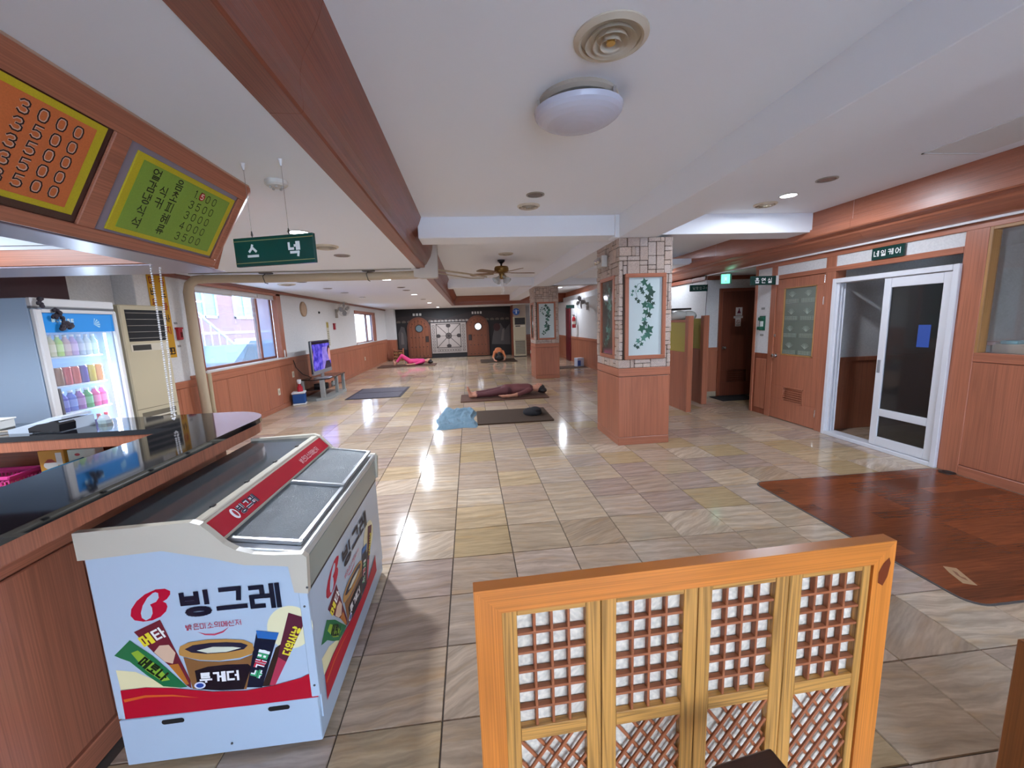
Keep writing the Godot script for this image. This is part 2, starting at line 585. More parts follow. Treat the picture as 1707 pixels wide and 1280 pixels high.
func make_looks() -> void:
	t_wood = wood_tex(3, 0.17, 4.0, 1.3, 0.25)
	t_pine = wood_tex(21, 0.36, 14.0, 1.0, 0.5)
	t_mot = mottle_tex(8, 0.06, 3.5)
	wood = mat("varnished_wood", "b9755a", 0.36, 0.0, t_wood, Vector3(1.6, 0.55, 1))
	wood2 = mat("varnished_wood_dark", "94523c", 0.32, 0.0, t_wood, Vector3(1.6, 0.55, 1))
	white_wall = mat("white_wallpaper", "dedede", 0.85, 0.0, t_mot, Vector3(0.9, 0.9, 1))
	ceil_mat = mat("ceiling_paint", "edeff2", 0.9)
	dark_gap = wood
	chrome = mat("chrome", "d0d0d0", 0.18, 1.0)
	black_plastic = mat("black_plastic", "17171a", 0.4)
	stone_mat = mat("split_stone", "d9c6b8", 0.85, 0.0, mottle_tex(31, 0.25, 3.0), Vector3(2.5, 2.5, 1))

func _ready() -> void:
	make_looks()
	# ---------------------------------------------------------------- camera
	var cam := Camera3D.new()
	cam.name = "camera"
	cam.fov = 87.38
	cam.near = 0.05
	cam.far = 200.0
	cam.transform = Transform3D(Basis(Vector3(0.99381612, -0.03622185, 0.10496423), Vector3(0.0515084, 0.98782373, -0.14680312), Vector3(-0.09836868, 0.15130184, 0.98358088)), Vector3(0, 1.55, 0))
	add_child(cam)
	cam.current = true
	# ---------------------------------------------------------------- sky and exposure
	var env := Environment.new()
	var sky := Sky.new()
	var sm := ProceduralSkyMaterial.new()
	sm.sky_top_color = Color("b4cff6")
	sm.sky_horizon_color = Color("dfebfb")
	sm.ground_bottom_color = Color("b0b0ae")
	sm.ground_horizon_color = Color("c9c7c4")
	sm.sky_energy_multiplier = 1.0
	sm.sun_angle_max = 0.0
	sky.sky_material = sm
	env.background_mode = Environment.BG_SKY
	env.sky = sky
	env.background_energy_multiplier = 12.0
	env.tonemap_mode = Environment.TONE_MAPPER_LINEAR
	env.tonemap_exposure = 1.68
	env.sdfgi_enabled = true
	env.ssao_enabled = true
	env.ssil_enabled = true
	var we := WorldEnvironment.new()
	we.name = "world"
	we.environment = env
	add_child(we)

	build_shell()
	build_right_wall()
	build_recess()
	build_far_wall()
	build_pillars()
	build_ceiling_fittings()
	build_outside()
	build_counter()
	build_freezer()
	build_kitchen()
	build_left_side()
	build_screen()
	build_floor_things()
	build_people()

# ------------------------------------------------------------------ room shell
const XL := -3.83
const XR := 4.45
const ZF := -19.6
const TX := 0.404
const TZ := 0.376

func build_shell() -> void:
	# floor: a bed of grout, the nearest tiles one by one, the far ones as one mass
	var fl := setting("floor")
	board("grout_bed", Vector3(-4.3, -0.2, ZF - 0.2), Vector3(6.8, -0.006, 3.2), mat("grout", "4a4038", 0.9), fl, 0.0)
	var tm := mat("sandstone_tile", "fdf8f0", 0.12, 0.0, stone_tex())
	var kinds: Array[ArrayMesh] = []
	for k in 16:
		var b := MB.new()
		tile_into(b, k, Vector3.ZERO)
		kinds.append(b.mesh())
	var rng := RandomNumberGenerator.new()
	rng.seed = 77
	var spots := []
	for i in range(-11, 17):
		for j in range(-12, 50):
			var x := -0.59 + TX * (i + 0.5)
			var z := -1.40 - TZ * (j + 0.5)
			if x < -4.2 or (x > 4.7 and (z < -7.6 or z > 1.5)) or x > 6.6 or z < ZF:
				continue
			if x < -1.5 and z > -2.4:
				continue
			var k := rng.randi_range(0, 15)
			var ahead := -z
			# how large it shows from where the photograph is taken, none if outside its view
			var big := 1.0 / (x * x + z * z)
			if ahead < 0.75 or absf(x + 0.1 * z) > ahead * 1.45 + 0.1 or x > 4.6:
				big *= 0.001
			spots.append([big, x, z, k])
	spots.sort_custom(func(a, b): return a[0] > b[0])
	var mass := MB.new()
	for i in spots.size():
		var s: Array = spots[i]
		if i < 300:
			var o := put("tile", kinds[s[3]], tm, fl)
			o.position = Vector3(s[1], 0, s[2])
		else:
			tile_into(mass, s[3], Vector3(s[1], 0, s[2]))
	obj("far_tiles", mass, tm, fl).set_meta("kind", "stuff")

	# left wall with two window openings
	var wl := setting("wall_left")
	var T := 0.18
	for r in [[-5.2, -6.22, 0.0, 2.5], [-6.22, -8.80, 0.0, 0.98], [-6.22, -8.80, 2.26, 2.5], [-8.80, -14.2, 0.0, 2.5], [-14.2, -17.1, 0.0, 0.98], [-14.2, -17.1, 2.08, 2.5], [-17.1, ZF - 0.2, 0.0, 2.5]]:
		board("wall_surface", Vector3(XL - T, r[2], r[1]), Vector3(XL, r[3], r[0]), white_wall, wl, 0.0)
	board("wall_surface", Vector3(-4.06 - T, 0, -5.38), Vector3(XL - 0.004, 2.5, -5.196), white_wall, wl, 0.0)
	board("wall_surface", Vector3(-4.06 - T, 0, -5.19), Vector3(-4.06, 2.5, 3.2), white_wall, wl, 0.0)
	board("wainscot_backing", Vector3(XL, 0.0, ZF), Vector3(XL + 0.012, 0.93, -5.39), dark_gap, wl, 0.0)
	var z := -5.40
	var k := 0
	for zz in [-5.62, -6.16, -6.66, -7.24, -7.86, -8.46]:
		wall_panel(wl, z, zz, k)
		z = zz
		k += 1
	while z > ZF + 0.3:
		wall_panel(wl, z, maxf(z - 0.6, ZF), k)
		z -= 0.6
		k += 1
	board("cap_rail", Vector3(XL + 0.0, 0.845, ZF), Vector3(XL + 0.032, 0.935, -5.40), wood, wl, 0.004, 2)
	board("cap_rail", Vector3(XL + 0.0, 0.935, ZF), Vector3(XL + 0.034, 0.985, -5.88), wood, wl, 0.004, 2)
	board("cornice", Vector3(XL, 2.285, ZF), Vector3(XL + 0.05, 2.34, -5.38), wood2, wl, 0.01, 2)
	var bl := setting("baseboard_left")
	board("baseboard", Vector3(XL + 0.012, 0.0, ZF), Vector3(XL + 0.04, 0.085, -5.40), wood, bl, 0.004, 2)

	build_window(1, -6.22, -8.80, 0.98, 2.26)
	build_window(2, -14.2, -17.1, 0.98, 2.08)

	# ceilings
	var c := setting("ceiling")
	board("low_ceiling", Vector3(-4.26, 2.34, -17.4), Vector3(-0.675, 2.5, 3.2), ceil_mat, c, 0.0)
	board("low_ceiling", Vector3(-4.26, 2.34, ZF - 0.2), Vector3(4.6, 2.5, -17.4), ceil_mat, c, 0.0)
	board("raised_ceiling", Vector3(-0.62, 2.71, -17.4), Vector3(1.75, 2.85, 3.2), ceil_mat, c, 0.0)
	board("raised_ceiling", Vector3(2.2, 2.71, -17.4), Vector3(4.3, 2.85, 3.2), ceil_mat, c, 0.0)
	board("long_beam", Vector3(1.75, 2.462, -17.4), Vector3(2.2, 2.85, 3.2), ceil_mat, c, 0.004)
	for zb in [-4.64, -10.76]:
		board("cross_beam", Vector3(-0.5, 2.49, zb - 0.37), Vector3(1.75, 2.72, zb), ceil_mat, c, 0.004)
		board("cross_beam", Vector3(2.2, 2.49, zb - 0.37), Vector3(4.16, 2.72, zb), ceil_mat, c, 0.004)
		board("beam_bracket", Vector3(1.70, 2.462, zb - 0.2), Vector3(1.78, 2.72, zb + 0.03), ceil_mat, c, 0.004)
	board("side_soffit", Vector3(4.15, 2.5, -17.4), Vector3(4.3, 2.85, 3.2), ceil_mat, c, 0.0)
	board("recess_ceiling", Vector3(4.40, 2.262, -9.5), Vector3(6.9, 2.5, 3.2), ceil_mat, c, 0.0)
	var h := MB.new()
	h.bx(Vector3(3.5, 2.702, -2.95), Vector3(3.52, 2.71, -2.0), 0.001)
	h.bx(Vector3(3.5, 2.702, -2.95), Vector3(4.0, 2.71, -2.93), 0.001)
	h.bx(Vector3(3.53, 2.705, -2.92), Vector3(4.0, 2.71, -2.0), 0.001)
	obj("access_hatch", h, mat("hatch_paint", "dcdad6", 0.8), c)

	# wooden cove round the raised part
	var t1 := setting("trim_1")
	var prof := [Vector2(-0.70, 2.37), Vector2(-0.685, 2.336), Vector2(-0.575, 2.336), Vector2(-0.565, 2.345), Vector2(-0.562, 2.385), Vector2(-0.566, 2.43), Vector2(-0.562, 2.475), Vector2(-0.548, 2.52), Vector2(-0.527, 2.56), Vector2(-0.504, 2.60), Vector2(-0.484, 2.64), Vector2(-0.468, 2.68), Vector2(-0.457, 2.712), Vector2(-0.457, 2.73), Vector2(-0.70, 2.73)]
	var zc := 3.2
	while zc > -17.35:
		var z1 := maxf(zc - 2.44, -17.4)
		var b := MB.new()
		var pp := PackedVector2Array()
		for p in prof:
			pp.append(p)
		b.prism(pp, z1 + 0.001, zc - 0.001)
		obj("cove_length", b, wood2, t1)
		zc = z1
	var t3 := setting("trim_3")
	var b3 := MB.new()
	var p3 := PackedVector2Array()
	for p in prof:
		p3.append(Vector2(p.x + 0.57, p.y))
	b3.xf = Transform3D(Basis(Vector3(0, 0, 1), Vector3(0, 1, 0), Vector3(-1, 0, 0)), Vector3(0, 0, -17.25))
	b3.prism(p3, -4.2, 0.685)
	obj("cove_length", b3, wood2, t3)
	# cornice of the right wall
	var t2 := setting("trim_2")
	var pr := [Vector2(4.15, 2.73), Vector2(4.15, 2.515), Vector2(4.125, 2.512), Vector2(4.125, 2.43), Vector2(4.135, 2.418), Vector2(4.19, 2.415), Vector2(4.215, 2.40), Vector2(4.23, 2.375), Vector2(4.25, 2.362), Vector2(4.275, 2.34), Vector2(4.32, 2.312), Vector2(4.37, 2.29), Vector2(4.42, 2.278), Vector2(4.46, 2.275), Vector2(4.46, 2.73)]
	zc = 3.2
	while zc > -17.35:
		var z1 := maxf(zc - 2.44, -17.4)
		var b := MB.new()
		var pp := PackedVector2Array()
		for p in pr:
			pp.append(p)
		b.prism(pp, z1 + 0.001, zc - 0.001)
		obj("cornice_length", b, wood, t2)
		zc = z1
	board("bead_strip", Vector3(4.425, 2.262, -17.4), Vector3(4.46, 2.276, 3.2), mat("pale_strip", "a87c68", 0.5), t2, 0.002, 2)

	# wall behind the photographer: a glazed entrance front
	var wb := setting("wall_back")
	for r in [[-4.24, -0.4, 0.0, 2.85], [-0.4, 3.3, 2.45, 2.85], [-0.4, 3.3, 0.0, 0.12], [3.3, 6.9, 0.0, 2.85]]:
		board("wall_surface", Vector3(r[0], r[2], 3.2), Vector3(r[1], r[3], 3.4), white_wall, wb, 0.0)
	for i in 2:
		var w := setting("window_%d" % (3 + i))
		var x0 := -0.4 + i * 1.85
		var b := MB.new()
		b.bx(Vector3(x0, 0.12, 3.24), Vector3(x0 + 0.08, 2.45, 3.34), 0.004)
		b.bx(Vector3(x0 + 1.77, 0.12, 3.24), Vector3(x0 + 1.85, 2.45, 3.34), 0.004)
		b.bx(Vector3(x0, 2.37, 3.24), Vector3(x0 + 1.85, 2.45, 3.34), 0.004)
		b.bx(Vector3(x0, 0.12, 3.24), Vector3(x0 + 1.85, 0.20, 3.34), 0.004)
		obj("frame", b, mat("window_aluminium", "9a9a98", 0.4, 0.6), w)
		board("pane", Vector3(x0 + 0.08, 0.20, 3.285), Vector3(x0 + 1.77, 2.37, 3.295), pane("clear_pane", "f4faff", 0.06), w, 0.0)

func tile_into(b: MB, k: int, at: Vector3) -> void:
	var hx := TX * 0.5 - 0.0023
	var hz := TZ * 0.5 - 0.0023
	var bv := 0.0018
	var u0 := (k % 4) * 0.25 + 0.006
	var v0 := int(k / 4.0) * 0.25 + 0.006
	var s := 0.238
	var uv := func(x: float, z: float) -> Vector2:
		return Vector2(u0 + s * (x / (2 * hx) + 0.5), v0 + s * (z / (2 * hz) + 0.5))
	var q := [Vector3(-hx + bv, 0, hz - bv), Vector3(hx - bv, 0, hz - bv), Vector3(hx - bv, 0, -hz + bv), Vector3(-hx + bv, 0, -hz + bv)]
	var e := [Vector3(-hx, -0.006, hz), Vector3(hx, -0.006, hz), Vector3(hx, -0.006, -hz), Vector3(-hx, -0.006, -hz)]
	b.quad(at + q[0], at + q[1], at + q[2], at + q[3], uv.call(q[0].x, q[0].z), uv.call(q[1].x, q[1].z), uv.call(q[2].x, q[2].z), uv.call(q[3].x, q[3].z))
	for i in 4:
		var j := (i + 1) % 4
		b.quad(at + e[i], at + e[j], at + q[j], at + q[i], uv.call(e[i].x, e[i].z), uv.call(e[j].x, e[j].z), uv.call(q[j].x, q[j].z), uv.call(q[i].x, q[i].z))

func wall_panel(wl: Node3D, z0: float, z1: float, k: int) -> void:
	board("panel", Vector3(XL + 0.008, 0.085, z1 + 0.003), Vector3(XL + 0.022, 0.84, z0 - 0.003), wood, wl, 0.003, 1, Vector2(k * 0.31, k * 0.17))

func build_window(n: int, z0: float, z1: float, y0: float, y1: float) -> void:
	var w := setting("window_%d" % n)
	var fr := mat("brown_window_frame", "8c5140", 0.45, 0.0, t_wood, Vector3(2, 0.6, 1))
	var x := XL
	var D := 0.2
	# lining and casing
	board("sill", Vector3(x - D, y0, z1), Vector3(x + 0.045, y0 + 0.035, z0 + 0.02), mat("sill_white", "cfc9c4", 0.35), w, 0.006)
	board("casing", Vector3(x - 0.02, y0, z1 - 0.01), Vector3(x + 0.03, y1 + 0.06, z1 + 0.17), wood, w, 0.004)
	board("casing", Vector3(x - 0.02, y1 - 0.02, z1), Vector3(x + 0.03, y1 + 0.06, z0), wood, w, 0.004, 2)
	board("jamb", Vector3(x - 0.075, y0 + 0.035, z1 + 0.13), Vector3(x - 0.018, y1, z1 + 0.17), wood, w, 0.002)
	board("jamb", Vector3(x - 0.18, y0 + 0.035, z0 - 0.03), Vector3(x, y1, z0 + 0.002), wood2, w, 0.002)
	# outer frame and sashes
	var xs := x - 0.12
	var sash := func(za: float, zb: float, dx: float, mt: Material, glass: Material, called: String) -> void:
		var b := MB.new()
		b.bx(Vector3(xs + dx, y0 + 0.035, za - 0.05), Vector3(xs + dx + 0.035, y1, za), 0.004)
		b.bx(Vector3(xs + dx, y0 + 0.035, zb), Vector3(xs + dx + 0.035, y1, zb + 0.05), 0.004)
		b.bx(Vector3(xs + dx, y0 + 0.035, zb), Vector3(xs + dx + 0.035, y0 + 0.075, za), 0.004, 2)
		b.bx(Vector3(xs + dx, y1 - 0.05, zb), Vector3(xs + dx + 0.035, y1, za), 0.004, 2)
		var o := obj(called, b, mt, w)
		board("pane", Vector3(xs + dx + 0.014, y0 + 0.075, zb + 0.05), Vector3(xs + dx + 0.02, y1 - 0.05, za - 0.05), glass, o, 0.0)
	var clear := pane("window_pane", "b4cfe0", 0.30)
	var filmed := pane("filmed_pane", "a8c8e8", 0.55, 0.25)
	if n == 1:
		sash.call(z0 - 0.02, -6.38, 0.0, fr, filmed, "fixed_sash")
		sash.call(-6.24, -8.02, 0.04, fr, clear, "sliding_sash")
		sash.call(-7.96, z1 + 0.16, 0.0, fr, filmed, "filmed_sash")
		var blind := mat("blind_white", "d4d2cf", 0.6)
		for r in [[-6.25, -7.19, 2.16], [-7.2, -8.0, 2.175], [-8.01, -8.62, 2.18]]:
			var b := MB.new()
			b.bx(Vector3(x - 0.05, r[2], r[1]), Vector3(x - 0.02, 2.245, r[0]), 0.006)
			b.bx(Vector3(x - 0.055, r[2] - 0.02, r[1]), Vector3(x - 0.015, r[2], r[0]), 0.006)
			obj("rolled_blind", b, blind, w)
	else:
		sash.call(z0 - 0.02, -16.0, 0.04, fr, clear, "sliding_sash")
		sash.call(-15.95, z1 + 0.16, 0.0, fr, filmed, "filmed_sash")

# ------------------------------------------------------------------ right wall
func build_right_wall() -> void:
	var w := setting("wall_right")
	var x := XR
	var T := 0.16
	# what stands behind the wooden facing
	board("wall_core", Vector3(x + 0.03, 0, -3.13), Vector3(x + T, 1.10, 3.2), white_wall, w, 0.0)
	board("wall_core", Vector3(x + 0.03, 2.2, -5.97), Vector3(x + T, 2.5, 3.2), white_wall, w, 0.0)
	board("wall_core", Vector3(x + 0.03, 0, -5.97), Vector3(x + T, 2.26, -5.53), white_wall, w, 0.0)
	board("wall_core", Vector3(x + 0.06, 0, -5.53), Vector3(x + T, 2.26, -4.6), dark_gap, w, 0.0)
	# posts and rails
	for r in [[-3.30, -3.13], [-4.72, -4.585], [-5.63, -5.53], [-5.97, -5.92]]:
		board("post", Vector3(x, 0, r[0]), Vector3(x + 0.05, 2.275, r[1]), wood, w, 0.003, 1, Vector2(r[0], 0))
	board("post", Vector3(x + 0.05, 0, -5.97), Vector3(x + T, 2.275, -5.955), wood, w, 0.003)
	board("head_rail", Vector3(x - 0.003, 2.205, -5.97), Vector3(x + 0.048, 2.276, 3.2), wood, w, 0.003, 2)
	board("middle_rail", Vector3(x - 0.002, 2.02, -5.53), Vector3(x + 0.048, 2.078, -3.30), wood, w, 0.003, 2)
	for r in [[-5.53, -4.72], [-4.585, -3.30]]:
		board("transom_panel", Vector3(x + 0.012, 2.078, r[0]), Vector3(x + 0.05, 2.205, r[1]), white_wall, w, 0.0)
	board("white_strip", Vector3(x + 0.012, 0.945, -5.92), Vector3(x + 0.05, 2.205, -5.63), white_wall, w, 0.0)
	board("lower_panel", Vector3(x + 0.008, 0.09, -5.88), Vector3(x + 0.05, 0.86, -5.66), wood, w, 0.004)
	board("lower_frame", Vector3(x + 0.018, 0.0, -5.92), Vector3(x + 0.05, 0.945, -5.63), wood2, w, 0.0)
	# near part: panels below, shop window above
	var z := -3.13
	board("sill_rail", Vector3(x - 0.002, 1.056, -3.13), Vector3(x + 0.06, 1.137, 3.2), wood, w, 0.004, 2)
	board("base_rail", Vector3(x - 0.002, 0.0, -3.13), Vector3(x + 0.05, 0.09, 3.2), wood, w, 0.004, 2)
	board("groove_back", Vector3(x + 0.02, 0.09, -3.13), Vector3(x + 0.05, 1.056, 3.2), wood2, w, 0.0)
	var k := 0
	while z < 3.1:
		board("panel", Vector3(x + 0.004, 0.095, z + 0.003 + (0.0 if k else -0.05)), Vector3(x + 0.04, 1.052, z + 0.94), wood, w, 0.004, 1, Vector2(k * 0.4, 0.2 * k))
		z += 0.945
		k += 1
	var w7 := setting("window_5")
	var gold := mat("pale_wood_edge", "b98a55", 0.4, 0.0, t_wood, Vector3(2, 0.6, 1))
	board("jamb", Vector3(x + 0.0, 1.137, -3.13), Vector3(x + 0.09, 2.205, -3.105), gold, w7, 0.002)
	board("jamb", Vector3(x + 0.0, 1.137, 0.2), Vector3(x + 0.09, 2.205, 0.22), gold, w7, 0.002)
	board("jamb", Vector3(x + 0.0, 2.18, -3.105), Vector3(x + 0.09, 2.205, 0.2), gold, w7, 0.002, 2)
	board("pane", Vector3(x + 0.07, 1.137, -3.1), Vector3(x + 0.076, 2.18, 0.2), pane("shop_pane", "cfd6da", 0.10), w7, 0.0)
	board("pier", Vector3(x, 1.137, 0.22), Vector3(x + T, 2.205, 3.2), wood, w7, 0.0)

	# closed room behind: dim, papered above, panelled below
	var r := setting("wall_salon")
	var dimw := white_wall
	board("wall_surface", Vector3(6.6, 0, -4.9), Vector3(6.8, 2.5, 3.2), dimw, r, 0.0)
	board("wall_surface", Vector3(x + T, 0, -4.9), Vector3(6.8, 2.5, -4.72), dimw, r, 0.0)
	board("wainscot", Vector3(x + T, 0.0, -4.72), Vector3(6.6, 0.95, -4.70), wood, r, 0.002)
	board("wainscot_cap", Vector3(x + T, 0.90, -4.70), Vector3(6.6, 0.95, -4.685), wood, r, 0.002)
	board("partition", Vector3(5.3, 0, -3.12), Vector3(5.36, 2.26, 0.4), wood2, r, 0.0)

	# door with patterned glass and a louvre
	var d1 := setting("door_1")
	var b := MB.new()
	var xd := x + 0.012
	b.bx(Vector3(xd, 0.01, -5.52), Vector3(xd + 0.04, 0.29, -4.73), 0.002)
	b.bx(Vector3(xd, 0.495, -5.52), Vector3(xd + 0.04, 0.955, -4.73), 0.002)
	b.bx(Vector3(xd, 0.29, -5.52), Vector3(xd + 0.04, 0.495, -5.30), 0.002)
	b.bx(Vector3(xd, 0.29, -4.945), Vector3(xd + 0.04, 0.495, -4.73), 0.002)
	b.bx(Vector3(xd, 1.88, -5.52), Vector3(xd + 0.04, 2.015, -4.73), 0.003)
	b.bx(Vector3(xd, 0.955, -5.52), Vector3(xd + 0.04, 1.88, -5.385), 0.003)
	b.bx(Vector3(xd, 0.955, -4.845), Vector3(xd + 0.04, 1.88, -4.73), 0.003)
	obj("leaf", b, wood, d1)
	var gb := MB.new()
	gb.bx(Vector3(xd - 0.004, 0.945, -5.39), Vector3(xd + 0.02, 0.965, -4.84), 0.002)
	gb.bx(Vector3(xd - 0.004, 1.875, -5.39), Vector3(xd + 0.02, 1.89, -4.84), 0.002)
	gb.bx(Vector3(xd - 0.004, 0.945, -5.39), Vector3(xd + 0.02, 1.89, -5.375), 0.002)
	gb.bx(Vector3(xd - 0.004, 0.945, -4.855), Vector3(xd + 0.02, 1.89, -4.84), 0.002)
	obj("glazing_bead", gb, gold, d1)
	var pg := board("patterned_glass", Vector3(xd + 0.014, 0.96, -5.38), Vector3(xd + 0.022, 1.88, -4.85), mat("patterned_glass", "6b746a", 0.25), d1, 0.0)
	# raised pattern: rows of fine squares with a branch in each
	var pat := MB.new()
	for i in 2:
		for j in 4:
			var zc := -5.25 + i * 0.27
			var yc := 1.07 + j * 0.235
			for e in 5:
				pat.bx(Vector3(xd + 0.010, yc - 0.10 + e * 0.012, zc - 0.11), Vector3(xd + 0.0145, yc - 0.095 + e * 0.012, zc + 0.11), 0.0)
			for e in 9:
				pat.bx(Vector3(xd + 0.010, yc - 0.10, zc - 0.11 + e * 0.027), Vector3(xd + 0.0145, yc - 0.045, zc - 0.107 + e * 0.027), 0.0)
			for e in 7:
				var a := -0.9 + e * 0.3
				pat.tube([Vector3(xd + 0.012, yc - 0.02, zc), Vector3(xd + 0.012, yc - 0.02 + 0.08 * cos(a), zc + 0.08 * sin(a))], 0.0035, 4, false)
	obj("relief_pattern", pat, mat("glass_relief", "98a294", 0.3), pg)
	var lv := MB.new()
	lv.bx(Vector3(xd - 0.006, 0.28, -5.31), Vector3(xd + 0.01, 0.30, -4.935), 0.002)
	lv.bx(Vector3(xd - 0.006, 0.485, -5.31), Vector3(xd + 0.01, 0.505, -4.935), 0.002)
	lv.bx(Vector3(xd - 0.006, 0.28, -5.31), Vector3(xd + 0.01, 0.505, -5.29), 0.002)
	lv.bx(Vector3(xd - 0.006, 0.28, -4.955), Vector3(xd + 0.01, 0.505, -4.935), 0.002)
	var lo := obj("louvre_frame", lv, wood, d1)
	for i in 6:
		var s := MB.new()
		s.xf = Transform3D(Basis(Vector3.BACK, 0.25), Vector3(xd + 0.006, 0.315 + i * 0.031, -5.12))
		s.box(Vector3.ZERO, Vector3(0.015, 0.005, 0.34), 0.001, 2)
		obj("slat", s, wood, lo)
	for y in [0.22, 1.68, 1.45 + 0.5]:
		board("hinge", Vector3(xd - 0.01, y - 0.05, -4.735), Vector3(xd + 0.01, y + 0.05, -4.715), chrome, d1, 0.003)
	handle(d1, Vector3(xd, 0.93, -5.47), 0.0)
	board("lock_plate", Vector3(xd - 0.008, 1.20, -5.58), Vector3(xd + 0.01, 1.24, -5.50), mat("lock_tin", "b9a7a0", 0.3, 0.7), d1, 0.003)

	# white sliding door
	var d2 := setting("door_2")
	var pvc := mat("white_pvc", "d8d9de", 0.35)
	var f := MB.new()
	f.bx(Vector3(x - 0.03, 0.0, -4.585), Vector3(x + 0.12, 1.93, -4.535), 0.005)
	f.bx(Vector3(x - 0.03, 0.0, -3.345), Vector3(x + 0.12, 1.93, -3.295), 0.005)
	f.bx(Vector3(x - 0.03, 1.875, -4.535), Vector3(x + 0.12, 1.93, -3.345), 0.005)
	f.bx(Vector3(x - 0.03, 0.0, -4.535), Vector3(x + 0.12, 0.045, -3.345), 0.005)
	obj("frame", f, pvc, d2)
	for i in 3:
		board("track_rib", Vector3(x + 0.0 + i * 0.04, 0.045, -4.536), Vector3(x + 0.01 + i * 0.04, 1.875, -4.51), pvc, d2, 0.002)
	var sa := MB.new()
	var xa := x - 0.012
	sa.bx(Vector3(xa, 0.05, -3.97), Vector3(xa + 0.04, 1.87, -3.895), 0.004)
	sa.bx(Vector3(xa, 0.05, -3.42), Vector3(xa + 0.04, 1.87, -3.35), 0.004)
	sa.bx(Vector3(xa, 1.77, -3.895), Vector3(xa + 0.04, 1.87, -3.42), 0.004)
	sa.bx(Vector3(xa, 0.05, -3.895), Vector3(xa + 0.04, 0.15, -3.42), 0.004)
	sa.bx(Vector3(xa, 0.385, -3.895), Vector3(xa + 0.04, 0.465, -3.42), 0.004)
	var so := obj("sliding_leaf", sa, pvc, d2)
	var smoke := pane("dark_room_pane", "2b2c2c", 0.72, 0.06)  # the dark room mirrored in the glass is put into its colour
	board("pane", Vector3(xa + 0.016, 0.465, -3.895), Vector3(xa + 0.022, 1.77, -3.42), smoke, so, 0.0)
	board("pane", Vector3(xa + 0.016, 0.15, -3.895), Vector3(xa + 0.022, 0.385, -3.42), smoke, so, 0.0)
	board("pull", Vector3(xa - 0.006, 0.86, -3.955), Vector3(xa + 0.002, 1.0, -3.925), mat("pull_grey", "8b8b90", 0.4), so, 0.002)
	var ntc := MB.new()
	ntc.bx(Vector3(xa + 0.013, 1.16, -3.60), Vector3(xa + 0.016, 1.38, -3.49), 0.0)
	tag(obj("blue_notice", ntc, mat("notice_blue", "2f4f9e", 0.6)), "blue paper notice stuck on the dark glass of the white sliding door", "notice")

	# signs
	green_sign("네일케어", Vector3(x - 0.012, 2.14, -3.965), 0.33, 0.125, -PI / 2, 0.062, 0.075, "dark green sign with four white letters above the white sliding door")
	var s1 := green_sign("흡연실", Vector3(4.215, 2.012, -5.5), 0.385, 0.125, 0.0, 0.072, 0.098, "dark green sign with three white letters sticking out beside the patterned glass door")
	board("wall_bracket", Vector3(0.193, -0.064, -0.012), Vector3(0.236, 0.064, 0.01), mat("sign_end", "d6d6d2", 0.5), s1, 0.002)
	# small green holder on the white strip
	var g := thing("wall_holder", "small dark green holder fixed to the white wall strip beside the glazed door", "holder", Vector3(x + 0.012, 1.40, -5.78))
	var gm := mat("holder_green", "1d5b46", 0.4)
	board("back_plate", Vector3(-0.012, -0.11, -0.06), Vector3(0, 0.11, 0.06), gm, g, 0.003)
	board("top_cup", Vector3(-0.05, 0.04, -0.045), Vector3(-0.012, 0.09, 0.045), gm, g, 0.006)
	board("bottom_cup", Vector3(-0.06, -0.10, -0.05), Vector3(-0.012, -0.05, 0.02), gm, g, 0.006)
	board("white_card", Vector3(-0.03, -0.05, -0.02), Vector3(-0.012, 0.03, 0.03), mat("card_white", "dfe6e2", 0.6), g, 0.002)
	for y in [1.62, 1.22]:
		var t := board("paper_label", Vector3(x + 0.008, y - 0.016, -5.82), Vector3(x + 0.012, y + 0.016, -5.75), mat("label_grey", "8f8f8d", 0.7), self, 0.0)
		tag(t, "tiny grey label %s the dark green holder on the white strip" % ["above" if y > 1.4 else "below"], "label")
	# goods on the shop window's ledge
	board("display_ledge", Vector3(x + 0.09, 1.09, -3.1), Vector3(5.3, 1.13, 0.2), mat("ledge_grey", "8a8078", 0.6), r, 0.002)
	var goods := [["white carton lying on the ledge behind the shop window", "d9dcde", -3.20, 0.16, 0.065, 0.0], ["beige tissue box on the ledge behind the shop window", "a99b86", -2.99, 0.24, 0.08, 0.0], ["flat teal box on top of the beige tissue box", "4b9aa6", -3.0, 0.12, 0.03, 0.08], ["pinkish packet stacked on the white carton", "c7a7a4", -3.16, 0.15, 0.03, 0.065]]
	for i in goods.size():
		var e: Array = goods[i]
		var bb := MB.new()
		bb.bx(Vector3(4.60, 1.13 + e[5], e[2] - e[3] * 0.5), Vector3(4.72, 1.13 + e[5] + e[4], e[2] + e[3] * 0.5), 0.005)
		var o := obj("goods_box", bb, mat("goods_%d" % i, e[1], 0.6))
		tag(o, e[0], "box")
	var bt := thing("red_bottle", "small red bottle standing at the corner of the shop window ledge", "bottle", Vector3(4.63, 1.13, -3.26))
	var bm := MB.new()
	bm.lathe(Vector3.ZERO, [Vector2(0, 0), Vector2(0.026, 0), Vector2(0.028, 0.07), Vector2(0.012, 0.095), Vector2(0.012, 0.105)], 12)
	obj("body", bm, mat("bottle_red", "a42a36", 0.3), bt)
	bm = MB.new()
	bm.lathe(Vector3.ZERO, [Vector2(0.014, 0.105), Vector2(0.014, 0.13), Vector2(0, 0.13)], 12)
	obj("cap", bm, mat("cap_red", "c23540", 0.3), bt)
	var gar := thing("hanging_garment", "dark sleeved garment hanging in the dim room behind the shop window", "garment", Vector3(5.27, 0, -2.35))
	var gm2 := MB.new()
	gm2.xf = Transform3D(Basis(Vector3.UP, -PI / 2), Vector3(0, 0, 0))
